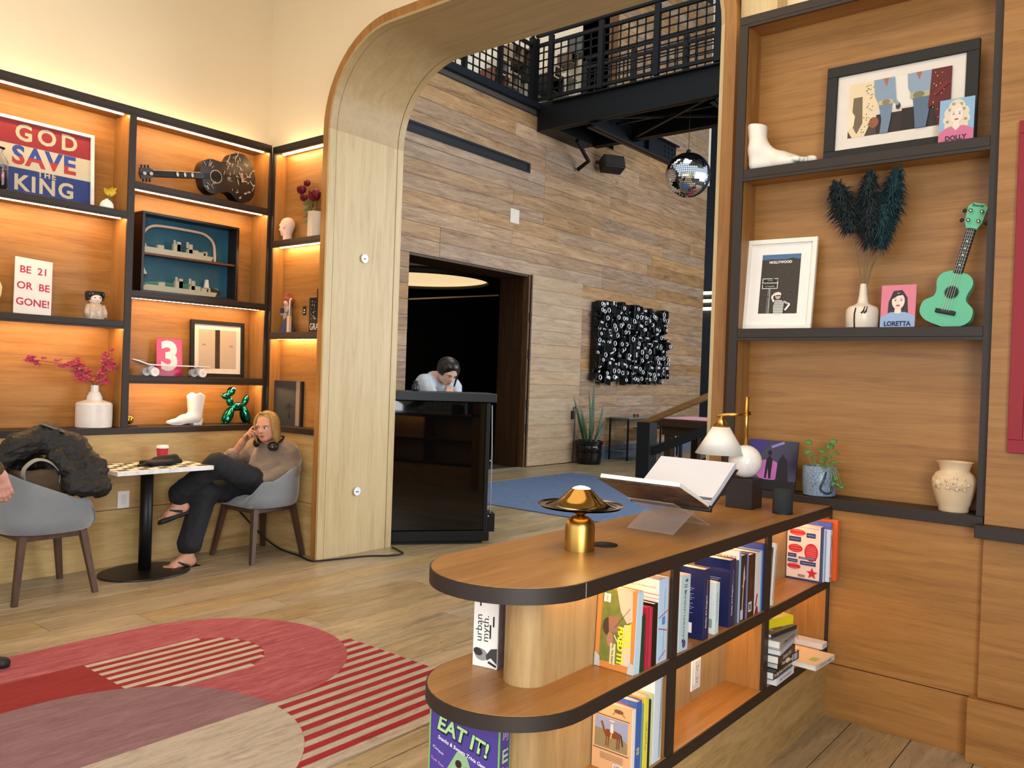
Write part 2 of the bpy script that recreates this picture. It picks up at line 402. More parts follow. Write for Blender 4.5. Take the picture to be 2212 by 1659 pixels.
# ------------------------------------------------------------------ materials
OAKH = wood('oak_veneer_grain_y', ['#7d5327', '#996a35', '#a97a43'], 'y', 0.42, stretch=16, scale=0.9)
OAKX = wood('oak_veneer_grain_x', ['#7d5327', '#996a35', '#a97a43'], 'x', 0.42, stretch=16, scale=0.9)
OAKZ = wood('oak_veneer_grain_z', ['#7d5327', '#996a35', '#a97a43'], 'z', 0.42, stretch=16, scale=0.9)
ASHZ = wood('pale_oak_grain_z', ['#a88f64', '#bba579', '#c6b289'], 'z', 0.4, stretch=14, scale=0.8, bump=0.03)
ASHY = wood('pale_oak_grain_y', ['#a88f64', '#bba579', '#c6b289'], 'y', 0.4, stretch=14, scale=0.8, bump=0.03)
ASHX = wood('pale_oak_shaded_x', ['#967b50', '#a98e63', '#b69d73'], 'x', 0.45, stretch=10, scale=0.8, bump=0.03, contrast=(0.2, 0.8))  # browner than the jambs: partly veneer tone, partly soffit shade in the colour
TOPW = wood('counter_oak', ['#865a2c', '#9f6f39', '#ad7f48'], 'y', 0.33, stretch=18, scale=1.1, bump=0.03)
BRONZE = mat('dark_bronze_trim', '#2b211b', 0.5, 0.1, var=0.05)
CREAM = mat('cream_plaster', '#e6d3b0', 0.85, var=0.02, scale=3)
BLACK = mat('black_matt', '#101010', 0.6)
STEEL = mat('black_steel', '#0a0b0d', 0.5, 0.3)
WHITE = mat('white_ceramic', '#efeae2', 0.25)
LED = mat('led_strip_light', '#ffd9a0', 0.5, var=0, emit=(1.0, 0.64, 0.30), es=95.0)
PAPER = mat('paper_pages', '#e9e4d8', 0.8, var=0.05, scale=60)
GLASS = mat('clear_glass', '#ffffff', 0.02, trans=1.0, ior=1.45)
BRASS = mat('brushed_brass', '#c79a50', 0.3, 1.0, var=0.04)
# ------------------------------------------------------------------ the setting
FLOORW = wood('floor_oak', ['#5c4c39', '#917e60', '#a8926f', '#b8a382'], 'y', 0.36, rand=0.16, stretch=9, scale=1.5, bump=0.1, contrast=(0.25, 0.72), knots=0.55)
JOINT = mat('floor_joint', '#2b2118', 0.8)
floor = struct(MB().span((-14, -3, -0.2), (4, 20, -0.006)).build('floor', JOINT))
_pm = {}
def plank(parent, axis, ln, w, t, m, loc, name='plank', jit=0.0):
    ln = max(0.15, round(ln, 2)); k = (axis, ln, w, t, m.name)
    if k not in _pm:
        d = {'y': (w, ln, t), 'x': (ln, w, t), 'yw': (t, ln, w)}[axis]
        me = MB().box((0, 0, 0), [x-(0.004 if i < 3 else 0) if x != t else x for i, x in enumerate(d)], None, 0.0012)
        me_ = bpy.data.meshes.new(name); me_.from_pydata([tuple(v) for v in me.v], [], me.f); me_.materials.append(m); _pm[k] = me_
    o = bpy.data.objects.new(name, _pm[k]); COL.objects.link(o); o.parent = parent
    o.location = (loc[0], loc[1], loc[2]+0) if not jit else (loc[0]+rnd.uniform(-jit, jit), loc[1], loc[2])
    return o
FW = 0.24; x = -8.13
while x < 0.7:
    y0 = 4.3 if x < -5.97 else (1.0 if x < -2.6 else 0.6); y1 = 17.4 if x < -1.6 else 4.6
    y = y0-rnd.uniform(0, 1.6)
    while y < y1:
        ln = rnd.choice((1.5, 1.9, 2.3, 2.7)); plank(floor, 'y', ln, FW, 0.016, FLOORW, (x, y+ln/2, -0.008)); y += ln
    x += FW
ceil = struct(MB().span((-6.4, -3, 4.9), (4, 4.66, 5.0)).build('ceiling', CREAM))
ceilh = struct(MB().span((-14, 4.66, 11.5), (4, 20, 11.6)).build('ceiling', mat('hall_ceiling', '#6b5a48', 0.8)))

# left wall: panelled below, plaster above the shelving
LOWP = wood('wall_panel_oak_y', ['#9a7b4a', '#b79762', '#c7aa74'], 'y', 0.45, stretch=9, scale=1.1, bump=0.04)
LOWX = wood('wall_panel_oak_x', ['#9a7b4a', '#b79762', '#c7aa74'], 'x', 0.45, stretch=9, scale=1.1, bump=0.04)
wl = struct(MB().span((-6.4, -3, 0), (-6.09, 4.7, 4.95)).build('wall_left', CREAM))
for a, b in ((-2.2, 1.3), (1.3, 3.985)):
    for z0, z1 in ((0, 0.405), (0.409, 0.946)):
        MB().span((-6.09, a+0.0015, z0), (-5.85, b-0.0015, z1), 0.001).build('panel', LOWP, wl)
struct(MB().span((-3, -3.2, 0), (4, -3.0, 0.5)).build('wall_back', CREAM))
wr = struct(MB().span((1.6, -3.0, 0), (1.8, -2.6, 4.95)).build('wall_right', mat('charcoal_wall', '#2c2a28', 0.8)))
for lo, hi in (((1.6, 1.9, 0), (1.8, 4.0, 4.95)), ((1.6, -2.6, 0), (1.8, 1.9, 0.35)), ((1.6, -2.6, 3.15), (1.8, 1.9, 4.95)), ((1.6, 0.7, 2.7), (1.8, 1.9, 3.15)), ((1.6, 0.65, 0.35), (1.8, 0.75, 3.15))): MB().span(lo, hi).build('wall_panel', mat('charcoal_wall', '#2c2a28'), wr)
wn = struct(MB().span((1.74, -2.6, 0.35), (1.76, 1.9, 3.15)).build('window_1', GLASS))
cu_ = thing('curtain', 'pale gathered curtain at the window behind the photographer', 'curtain', (1.56, 1.32, 0.2))
_b = MB()
for i in range(121):
    yy = -0.6+1.2*i/120; xx = 0.03*math.sin(i*0.62); _b.v += [Vector((xx, yy, 0)), Vector((xx, yy, 2.6))]
for i in range(120): _b.f.append((i*2, i*2+2, i*2+3, i*2+1)); _b.m.append(0)
_cm = mat('curtain_voile', '#dfe3e6', 0.9); _nt = _cm.node_tree; _tr = N(_nt, 'ShaderNodeBsdfTranslucent'); _tr.inputs[0].default_value = (0.8, 0.84, 0.88, 1); _mx = N(_nt, 'ShaderNodeMixShader'); _mx.inputs[0].default_value = 0.6
_nt.links.new(_nt.nodes['Principled BSDF'].outputs[0], _mx.inputs[1]); _nt.links.new(_tr.outputs[0], _mx.inputs[2]); _nt.links.new(_mx.outputs[0], _nt.nodes['Material Output'].inputs[0])
_b.build('cloth', _cm, cu_, True); MB().tube([(0, -0.64, 2.62), (0, 0.64, 2.62)], 0.015).build('rod', BRONZE, cu_)

# arch wall
AX0, AX1, AZ, AR = -5.045, -1.875, 3.935, 0.64
def arch(off, n=14):
    """points up the left jamb, round, across and down the right one, off outside the opening"""
    p = []; r = AR+off
    p.append((AX0-off, 0.0)); p.append((AX0-off, AZ-AR))
    for i in range(1, n+1):
        a = PI-PI/2*i/n; p.append((AX0+AR+r*math.cos(a), AZ-AR+r*math.sin(a)))
    for i in range(0, n+1):
        a = PI/2-PI/2*i/n; p.append((AX1-AR+r*math.cos(a), AZ-AR+r*math.sin(a)))
    p.append((AX1+off, 0.0)); return p
oc = arch(0.085)
wb = struct(MB().prism([(-6.3, 0), (-6.3, 4.95), (4, 4.95), (4, 0)]+oc[::-1], 4.085, 4.655, lambda u, v, w: (u, w, v)).build('wall_front', CREAM))
trim = struct(thing('trim_1', 'broad pale oak arch lining around the opening to the hall', 'arch', ((AX0+AX1)/2, 4.3, 0)))
del trim['category']
TO = Vector(((AX0+AX1)/2, 4.3, 0))
def sweep(pts_in, pts_out, y0, y1, name, m):
    b = MB(); n = len(pts_in)
    for i in range(n):
        for (u, v), y in ((pts_in[i], y0), (pts_out[i], y0), (pts_out[i], y1), (pts_in[i], y1)): b.v.append(Vector((u, y, v))-TO)
    for i in range(n-1):
        for k in range(4): b.f.append((i*4+k, i*4+(k+1) % 4, (i+1)*4+(k+1) % 4, (i+1)*4+k)); b.m.append(0)
    b.f.append((0, 1, 2, 3)); b.m.append(0); j = (n-1)*4; b.f.append((j, j+1, j+2, j+3)); b.m.append(0)
    return auto(b.build(name, m, trim), 30)
ai, ao, am = arch(0), arch(0.083), arch(0.02)
sweep(arch(0.012), ao, 3.915, 4.085, 'face_casing', OAKZ)  # brown oak on the room face: its shading put into the colour
nA = len(ai)
for y0, y1, nm, d0 in ((3.913, 3.975, 'edge_strip', 0.0), (3.981, 4.604, 'lining_panel', 0.003), (4.61, 4.672, 'edge_strip', 0.0)):
    a, b = arch(d0), am
    sweep(a[:2], b[:2], y0, y1, nm, ASHZ); sweep(a[1:nA-1], b[1:nA-1], y0, y1, nm, ASHX); sweep(a[nA-2:], b[nA-2:], y0, y1, nm, ASHZ)
for z in (2.351, 0.498):
    lk = thing('cam_lock', 'small round steel lock %s the pale arch jamb' % ('high on' if z > 1 else 'low on'), 'lock', (AX0+0.004, 4.285, z), 0, group='jamb locks')
    MB().tube([(0, 0, 0), (0.007, 0, 0)], 0.034, 24).build('lock_plate', mat('pale_steel', '#d3dae2', 0.35, 0.3), lk)
    MB().box((0.008, 0, -0.003), (0.002, 0.026, 0.007)).build('keyhole', BLACK, lk)

# panels of the arch wall beside and below the shelving
MB().span((-5.85, 3.975, 0), (-5.13, 4.085, 0.405), 0.001).build('panel', LOWX, wb); MB().span((-5.85, 3.975, 0.409), (-5.13, 4.085, 0.95), 0.001).build('panel', LOWX, wb)
MB().span((-1.79, 3.955, 0), (-1.60, 4.085, 4.6)).build('panel', ASHZ, wb)
for x0, x1 in ((-1.677, -0.5745),):
    for z0, z1 in ((0, 0.235), (0.239, 0.922)): MB().span((x0, 3.70, z0), (x1, 4.085, z1), 0.001).build('panel', OAKX, wb)
MB().span((-0.57, 3.665, 0.252), (1.6, 4.085, 0.90), 0.001).build('panel', OAKX, wb)
MB().span((-0.57, 3.668, 0.935), (1.6, 4.085, 3.25), 0.001).build('panel', OAKX, wb)
bb = struct(MB().span((-0.60, 3.635, 0), (1.6, 3.70, 0.25), 0.002).build('baseboard_right', OAKX))
MB().span((-0.595, 3.615, 0.885), (1.6, 3.70, 0.935), 0.002).build('chair_rail', BRONZE, wb)

# ------------------------------------------------------------------ built-in shelving
def unit(name, label, origin, rz, x0, x1, depth, posts, bays, ztop, zledge, ttop=0.05, tsh=0.042, tled=0.046, topled=True, led=LED):
    """local frame: x along the wall, y into it, front plane y = 0"""
    t = thing(name, label, 'shelving', origin, rz)
    oak = OAKX
    MB().span((x0, depth-0.004, zledge), (x1, depth+0.004, ztop)).build('back_panel', oak, t)
    MB().span((x0, 0, ztop-ttop), (x1, depth-0.005, ztop), 0.002).build('top_board', BRONZE, t)
    MB().span((x0, -0.012, zledge-tled), (x1, depth-0.005, zledge), 0.002).build('ledge', BRONZE, t)
    for a, b in posts:
        p = MB().span((a, 0.012, zledge+0.001), (b, depth-0.005, ztop-ttop-0.001)).build('upright', OAKZ, t)
        MB().span((a, 0, zledge+0.001), (b, 0.011, ztop-ttop-0.001)).build('edge_band', BRONZE, p)
    def under(a, b, z, strip=True):
        u = MB().span((a+0.001, 0.014, z-0.005), (b-0.001, depth-0.006, z-0.0005)).build('shelf_underside', oak, t)
        MB().span((a+0.0005, 0.0, z-0.014), (b-0.0005, 0.012, z-0.0003)).build('edge_lip', BRONZE, t)
        if strip and led is not None: MB().span((a+0.02, 0.058, z-0.0105), (b-0.02, 0.072, z-0.0055)).build('led_strip', led, u)
    for a, b, zs in bays:
        under(a, b, ztop-ttop)
        for z in zs:
            MB().span((a, 0, z-tsh), (b, depth-0.005, z), 0.002).build('shelf', BRONZE, t)
            under(a, b, z-tsh)
    if topled: MB().span((x0+0.01, depth-0.09, ztop), (x1-0.01, depth-0.075, ztop+0.006)).build('cove_led', LEDUP, t)
    return t
LEDUP = mat('cove_led_light', '#ffd9a0', 0.5, var=0, emit=(1.0, 0.70, 0.40), es=26.0)
# left wall (front x = -5.85): local x = world y
A0 = (-5.85, 0, 0)
unit('wall_shelving', 'long lit oak shelving with dark edges along the left wall', A0, PI/2, 1.585, 3.955, 0.236,
     [(1.585, 1.63), (2.776, 2.826), (3.935, 3.955)], [(1.63, 2.776, (2.541, 1.755)), (2.826, 3.935, (2.768, 1.983, 1.366))], 3.292, 0.992)
unit('wall_shelving', 'short lit oak shelving in the corner beside the arch', (0, 3.96, 0), 0, -5.849, -5.13, 0.121,
     [(-5.849, -5.815)], [(-5.815, -5.131, (2.503, 1.75))], 3.278, 0.991)
unit('wall_shelving', 'unlit oak shelving with dark edges right of the arch', (0, 3.697, 0), 0, -1.677, -0.5745, 0.165,
     [(-1.677, -1.634), (-0.604, -0.5745)], [(-1.634, -0.604, (2.474, 1.717))], 3.205, 0.961, ttop=0.04, led=None)
# ------------------------------------------------------------------ the hall beyond the arch
PLK = wood('plank_wall_oak', ['#664a32', '#8a6b4c', '#a0805d', '#b2936e'], 'y', 0.55, rand=0.17, stretch=10, scale=1.3, bump=0.08, knots=0.18)
wh = struct(MB().span((-8.75, 10.40, 0), (-8.17, 16.6, 5.70)).build('wall_hall', mat('wall_core', '#2a211a', 0.8)))
MB().span((-8.75, 12.5, 5.70), (-8.17, 16.6, 11.4)).build('wall_core', mat('wall_core', '#2a211a', 0.8), wh)
MB().span((-8.75, 4.66, 3.105), (-8.17, 10.40, 5.70)).build('wall_core', mat('wall_core', '#2a211a', 0.8), wh)
MB().span((-8.75, 4.66, 0), (-8.17, 7.72, 3.105)).build('wall_core', mat('wall_core', '#2a211a', 0.8), wh)
PH = 0.2135; k = -15
while True:
    z0 = 3.105+k*PH
    if z0 > 9.7: break
    z0 = max(z0, 0.0); z1 = 3.105+(k+1)*PH; k += 1
    if z1-z0 < 0.05: continue
    segs = []
    if z0 < 3.0: segs = [(7.0, 7.72), (11.83, 16.6)]
    elif z0 < 5.6: segs = [(7.0, 16.6)]
    else: segs = [(12.75, 16.6)]
    for a, b in segs:
        y = a
        first = True
        while y < b-0.01:
            ln = rnd.choice((1.4, 2.0, 2.6, 3.2, 3.8, 4.2)) if not first else rnd.choice((0.7, 1.3, 2.1, 2.9, 3.7)); first = False
            if b-(y+ln) < 0.35: ln = b-y
            if z0 < 0.25 and y > 11.8: pass
            plank(wh, 'yw', ln, round(z1-z0, 3), 0.018, PLK, (-8.16, y+ln/2, (z0+z1)/2), 'wall_plank', 0.002); y += ln
MB().span((-8.76, 12.5, 5.85), (-8.14, 12.76, 11.3)).build('corner_post', wood('dark_oak_z', ['#4a3018', '#6b4726', '#7a5530'], 'z', 0.5), wh)
# blue-grey tile skirting: one tile after another
TILE = mat('blue_grey_tile', '#566274', 0.4, var=0.25, scale=30)
y = 11.86
while y < 16.6:
    MB().span((-8.15, y+0.004, 0), (-8.125, y+0.076, 0.235), 0.002).build('skirting_tile', TILE, wh); y += 0.08
# wooden leaf folded back against the plank wall, beside the dark doorway
LEAF = wood('door_leaf_oak', ['#8a7057', '#a68d70', '#b7a085'], 'y', 0.5, stretch=11, scale=1.4, rand=0.05)
dl = struct(thing('door_1', 'grey oak door leaf folded back against plank wall', 'door', (-8.09, 11.1, 0)))
del dl['category']
for i in range(14):
    a = 0.015+i*0.2215; MB().span((-0.03, -0.70, a), (0.0, 0.715, a+0.219), 0.0015).build('board', LEAF, dl)
DARKW = wood('dark_door_oak', ['#2c1c10', '#3f2a18', '#4f3620'], 'z', 0.45)
dj = struct(thing('door_2', 'deep dark oak jamb of the doorway', 'door frame', (-8.15, 10.39, 0))); del dj['category']
MB().span((-0.6, -0.03, 0), (-0.10, 0.0, 3.10)).build('jamb_panel', DARKW, dj)
MB().span((-0.10, -0.045, 0), (0.02, 0.0, 3.10), 0.003).build('jamb_edge', wood('dark_door_oak2', ['#3a2414', '#573a22', '#67482b'], 'z', 0.45), dj)
MB().span((-0.6, -2.67, 3.07), (0.0, -0.03, 3.10)).build('head_panel', DARKW, dj)
for z in (2.35, 1.75, 0.55, 0.95):
    MB().span((0.02, -0.02, z), (0.045, 0.012, z+0.15), 0.004).build('hinge', BLACK, dj)
# dark room behind the doorway
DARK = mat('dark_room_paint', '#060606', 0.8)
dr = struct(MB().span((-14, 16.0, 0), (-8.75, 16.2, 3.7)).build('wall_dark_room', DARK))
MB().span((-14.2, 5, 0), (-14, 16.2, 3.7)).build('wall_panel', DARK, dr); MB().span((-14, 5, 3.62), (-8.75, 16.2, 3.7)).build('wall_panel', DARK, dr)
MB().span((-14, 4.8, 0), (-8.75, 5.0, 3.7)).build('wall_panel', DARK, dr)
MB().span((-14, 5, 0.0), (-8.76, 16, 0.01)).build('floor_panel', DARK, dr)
cl = thing('cove_ceiling_light', 'glowing round ceiling cove seen through the dark doorway', 'light', (-11.75, 11.35, 3.34))
MB().lathe([(0.0, 0.10), (0.9, 0.10), (1.35, 0.06), (1.42, 0.0)], n=48, cap=False).build('dome', mat('cove_glow', '#f0cf9a', 0.8, var=0, emit=(1.0, 0.74, 0.40), es=0.9), cl, True)
MB().lathe([(1.42, 0.0), (1.42, -0.06), (1.50, -0.06), (1.50, 0.06), (1.42, 0.06)], n=48, cap=False).build('rim', mat('cove_rim', '#4a4234', 0.6), cl, True)
pr = tag(MB().beam(P(884, 646, 'x', -12.0), P(1076, 638, 'x', -12.0), 0.03, 0.03).build('picture_rail_light', mat('rail_glow', '#a08660', 0.4, emit='#a08660', es=0.15)), 'thin picture rail light across the dark room beyond doorway', 'rail')  # picture rail light, its faint glow set in the tan material

# far end: dark brick and glazing
fw = struct(MB().span((-14, 19.0, 0), (0, 19.3, 11.4)).build('wall_far', mat('dark_slate', '#23272e', 0.6, var=0.3, scale=6)))
for i in range(3):
    p = P(1527, 633+i*17, 'y', 18.965); fx = thing('linear_lamp', ['topmost', 'middle', 'lowest'][i]+' short glowing lamp beyond plank wall end', 'lamp', p, group='lamps at the far end')
    MB().span((-0.13, -0.03, -0.035), (0.13, 0.03, 0.035), 0.01).build('diffuser', mat('warm_lamp', '#ffe2a8', 0.5, var=0, emit=(1.0, 0.80, 0.42), es=6.0), fx)
    MB().span((-0.15, -0.035, 0.036), (0.15, 0.035, 0.05)).build('housing', BLACK, fx)
cpil = struct(MB().span((-8.2, 17.2, 0), (-7.75, 17.6, 11.4), 0.01).build('pillar_far', mat('dark_pillar', '#1c2026', 0.5)))

# slot air vent on the plank wall
sv = thing('slot_vent', 'long black slot air vent high on the plank wall', 'vent', (-8.15, 8.95, 4.80), PI/2)
b = MB(); 
for lo, hi in (((-1.6, -0.02, 0.045), (1.33, 0.004, 0.078)), ((-1.6, -0.02, -0.078), (1.33, 0.004, -0.045)), ((-1.6, -0.02, -0.045), (-1.55, 0.004, 0.045)), ((1.28, -0.02, -0.045), (1.33, 0.004, 0.045))): b.span(lo, hi)
b.build('frame', mat('vent_frame', '#1b2129', 0.45, 0.3), sv)
MB().span((-1.55, -0.003, -0.045), (1.28, 0.0, 0.045)).build('slot', BLACK, sv)
sp = thing('wall_speaker', 'small black loudspeaker bracketed to the plank wall', 'speaker', (-8.13, 12.15, 5.32), PI/2)
R = rotm('Z', -0.55) @ rotm('X', -0.35)
MB().box((0.12, -0.26, -0.05), (0.40, 0.24, 0.24), R, 0.01).build('cabinet', BLACK, sp)
MB().box(Vector((0.12, -0.26, -0.05))+R @ Vector((0, -0.124, 0)), (0.36, 0.008, 0.20), R).build('grille', mat('speaker_grille', '#191919', 0.8), sp)
MB().tube([(0, 0, 0), (0.02, -0.1, -0.01), (0.08, -0.18, -0.03)], 0.03).build('bracket', BLACK, sp)
sn = thing('wall_notice', 'pale printed label stuck on the plank wall', 'label', P(1112, 467, 'x', -8.148), PI/2)
MB().span((-0.11, -0.002, -0.11), (0.11, 0.0, 0.11)).build('sheet', mat('pale_label', '#c9bfb2', 0.5), sn)

# mezzanine edge and back wall
mz = struct(MB().span((-12.5, 4.7, 5.70), (-8.17, 12.75, 5.84)).build('floor_mezzanine', mat('mezz_slab', '#4a4640', 0.7)))
mw = struct(MB().span((-11.6, 4.7, 5.84), (-11.4, 17.0, 11.4)).build('wall_mezzanine', mat('mezz_plaster', '#d9d5c6', 0.85, emit='#d9d5c6', es=0.0)))
MB().span((-11.4, 16.6, 5.84), (-8.2, 16.8, 11.4)).build('wall_panel', mat('mezz_plaster', '#d9d5c6', 0.85), mw)
es = struct(MB().beam((-8.11, 4.7, 5.815), (-8.11, 10.46, 5.815), 0.07, 0.10).build('beam_edge', mat('blue_black_steel', '#171c24', 0.45, 0.4)))
rnd2 = random.Random(3)
for i, (px, py) in enumerate(((1105, 118), (1128, 132), (1075, 150), (1135, 152), (1065, 175), (1190, 160), (1226, 130), (1190, 185), (1098, 178), (1140, 128), (1220, 190), (1250, 105))):
    p = P(px, py, 'x', -11.2); s = rnd2.uniform(0.13, 0.24)
    wbx = thing('wall_box', ['tan', 'brown', 'pale grey', 'dark', 'russet', 'cream', 'umber', 'black', 'beige', 'oak', 'white', 'slate'][i]+' box mounted on the mezzanine wall behind railing', 'wall box', p, PI/2, group='boxes on the mezzanine wall')
    c = ['#8a7860', '#5a4632', '#b9b3a6', '#2b2622', '#6b3f2c', '#c9bda4', '#54453a', '#1d1b1a', '#a8977c', '#8d7048', '#d5d0c4', '#4b4f55'][i]
    b = MB()
    for lo, hi in (((-s, -0.2, -s), (s, 0.2, -s+0.03)), ((-s, -0.2, s-0.03), (s, 0.2, s)), ((-s, -0.2, -s+0.03), (-s+0.03, 0.2, s-0.03)), ((s-0.03, -0.2, -s+0.03), (s, 0.2, s-0.03))): b.span(lo, hi)
    b.build('frame', col(c), wbx); MB().span((-s+0.03, 0.15, -s+0.03), (s-0.03, 0.19, s-0.03)).build('backing', col(c), wbx)

# railings: posts, rails, rods
def railing(name, label, a, b, zb, zt, posts, pitch=0.12, rods=True):
    a, b = Vector(a), Vector(b); d = b-a; L = d.length; u = d/L
    t = thing(name, label, 'railing', (a.x, a.y, 0)); o = Vector((a.x, a.y, 0))
    pt = lambda s, z: a+u*s+Vector((0, 0, z))-o
    for s in posts:
        q = MB().beam(pt(s, zb-0.045), pt(s, zt+0.12), 0.055, 0.085); q.build('post', STEEL, t)
    MB().beam(pt(0, zt), pt(L, zt), 0.05, 0.05).build('top_rail', STEEL, t); MB().beam(pt(0, zb), pt(L, zb), 0.04, 0.05).build('bottom_rail', STEEL, t)
    MB().beam(pt(0, zt+0.16), pt(L, zt+0.16), 0.06, 0.04).build('handrail', STEEL, t)
    for i in range(len(posts)-1):
        q = MB(); s = posts[i]+0.05; e = posts[i+1]-0.05; n = max(2, round((e-s)/0.14))
        for j in range(n+1): q.beam(pt(s+(e-s)*j/n, zb+0.02), pt(s+(e-s)*j/n, zt-0.02), 0.018, 0.018)
        n = max(2, round((zt-zb)/pitch))
        for j in range(1, n): q.beam(pt(s, zb+(zt-zb)*j/n), pt(e, zb+(zt-zb)*j/n), 0.018, 0.018)
        q.build('rod_mesh', STEEL, t)
    return t
railing('steel_railing', 'black grid railing along the mezzanine edge', (-8.22, 7.2, 0), (-8.22, 10.36, 0), 5.92, 6.80, [0.0, 0.75, 1.55, 2.35, 3.13])
railing('steel_railing', 'black grid railing along the front of the footbridge', (-8.2, 10.42, 0), (-2.6, 10.42, 0), 5.93, 6.80, [0.0, 0.30, 1.25, 2.21, 3.17, 4.12, 5.07])
railing('steel_railing', 'black grid railing along the rear of the footbridge', (-8.05, 11.62, 0), (-2.6, 11.62, 0), 5.93, 6.80, [0.0, 0.95, 1.9, 2.85, 3.8, 4.75])
br = thing('footbridge', 'black steel footbridge crossing the hall overhead', 'bridge', (-8.15, 10.42, 5.4)); O = Vector((-8.15, 10.42, 5.4))
def ibeam(b, a, c, h, w, t=0.02):
    up = Vector((0, 0, 1)); a, c = Vector(a), Vector(c)
    b.beam(a, c, t, h); b.beam(a+up*(h/2-t/2), c+up*(h/2-t/2), w, t); b.beam(a-up*(h/2-t/2), c-up*(h/2-t/2), w, t)
for y, nm in ((10.42, 'girder'), (11.62, 'girder')):
    b = MB(); ibeam(b, Vector((-7.82, y, 5.62))-O, Vector((-2.6, y, 5.62))-O, 0.44, 0.14); b.build(nm, STEEL, br)
MB().span((0.03, 0.0, 0.42), (5.55, 1.2, 0.47)).build('deck', BLACK, br)
MB().span((0.03, 0.0, 0.02), (0.36, 1.2, 0.42)).build('end_plate', STEEL, br)
for xx in (-7.1, -5.05):
    b = MB(); ibeam(b, Vector((xx, 10.45, 5.50))-O, Vector((xx, 13.15, 5.50))-O, 0.34, 0.17); q = b.build('cross_beam', mat('blue_black_steel', '#171c24', 0.45, 0.4), br)
    b = MB()
    for i in range(3):
        for j in range(3): b.tube([Vector((xx+0.01, 12.75+0.13*i, 5.42+0.08*j))-O, Vector((xx+0.03, 12.75+0.13*i, 5.42+0.08*j))-O], 0.018, 8)
    b.build('bolt_heads', BLACK, q); q = b
    b = MB(); b.span(Vector((xx-0.09, 12.05, 5.34))-O, Vector((xx+0.09, 12.08, 5.66))-O); b.build('stiffener', STEEL, br)
b = MB()
for x0, x1 in ((-7.0, -5.2), (-5.0, -3.2)):
    b.beam(Vector((x0, 10.5, 5.47))-O, Vector((x1, 11.55, 5.47))-O, 0.05, 0.03); b.beam(Vector((x1, 10.5, 5.43))-O, Vector((x0, 11.55, 5.43))-O, 0.05, 0.03)
    b.beam(Vector((x0, 11.0, 5.50))-O, Vector((x1, 11.0, 5.50))-O, 0.05, 0.03)
b.build('cross_brace', STEEL, br)
MB().tube([Vector((-7.75, 11.0, 5.36))-O, Vector((-7.85, 11.5, 5.15))-O, Vector((-8.10, 11.55, 5.05))-O], 0.035).build('strut', STEEL, br)

# mirror ball: every small mirror a facet
mbp = Vector((-5.62, 10.8, 4.475)); mr = 0.325
mb = thing('mirror_ball', 'silver mirror ball hanging below the footbridge', 'mirror ball', mbp)
b = MB(); n_lat = 34
for i in range(n_lat):
    t0, t1 = PI*i/n_lat, PI*(i+1)/n_lat; nl = max(4, round(2*PI*math.sin((t0+t1)/2)*n_lat/PI))
    for j in range(nl):
        g = 0.08; a0, a1 = 2*PI*(j+g)/nl, 2*PI*(j+1-g)/nl; tt0, tt1 = t0+(t1-t0)*g, t1-(t1-t0)*g
        R_ = Matrix.Rotation(rnd.uniform(-0.02, 0.02), 3, 'X') @ Matrix.Rotation(rnd.uniform(-0.02, 0.02), 3, 'Z')
        q = [Vector((math.sin(t)*math.cos(a), math.sin(t)*math.sin(a), math.cos(t)))*mr for t, a in ((tt0, a0), (tt1, a0), (tt1, a1), (tt0, a1))]
        c = sum(q, Vector())/4; b.add([c+R_ @ (v-c) for v in q], [(0, 1, 2, 3)])
tag(b.build('mirror_facets', mat('mirror', '#e8edf2', 0.03, 1.0, var=0), mb), kind='stuff')
MB().ball((0, 0, 0), mr-0.006, 32, 20).build('core', mat('ball_core', '#3d4146', 0.4, 0.5), mb, True)
MB().tube([(0, 0, mr-0.01), (0, 0, mr+0.04)], 0.03, 12).build('cap', STEEL, mb, True); MB().tube([(0, 0, mr+0.03), (0, 0, 1.0)], 0.004, 6).build('cable', STEEL, mb)

# wall sculpture of black camera bodies and lenses
art = thing('camera_relief', 'square wall relief of black camera bodies and lenses', 'wall art', (-8.13, 13.42, 1.44), PI/2)
MB().span((-1.24, -0.07, 0.0), (1.24, 0.0, 1.40), 0.01).build('backing', BLACK, art)
CB = mat('glossy_black_plastic', '#0c0d0f', 0.22, 0.1, var=0.2); CM = mat('chrome_lens', '#f2f6f8', 0.35, 0.6, var=0.1)
ra = random.Random(11); placed = 0
for gy in range(13):
    for gx in range(20):
        if placed >= 260: break
        u = -1.19+gx*0.125+ra.uniform(-0.03, 0.03); v = 0.055+gy*0.108+ra.uniform(-0.03, 0.03); w, h, dp = ra.uniform(0.07, 0.21), ra.uniform(0.07, 0.19), ra.uniform(0.05, 0.20)
        b = MB(); R = rotm('Y', ra.choice((0, 0, 0, PI/2, 0.2, -0.3)))
        b.box((u, -0.07-dp/2+0.02, v), (w, dp, h), R, 0.008)
        k = ra.random()
        if k < 0.46:
            r = ra.uniform(0.028, 0.046); y1 = -0.05-dp; b.tube([(u, y1+0.02, v), (u, y1-0.02, v)], r, 14, 0); b.lathe([], ) if False else None
            ring = [(u+math.cos(2*PI*i/14)*r*0.92, y1-0.021, v+math.sin(2*PI*i/14)*r*0.92) for i in range(14)]
            b.tube(ring, 0.008, 5, 1, closed=True)
        elif k < 0.72: b.box((u, -0.052-dp, v+h*0.2), (w*0.6, 0.006, h*0.28), R, 0, 1)
        b.build('camera_body', [CB, CM], art); placed += 1

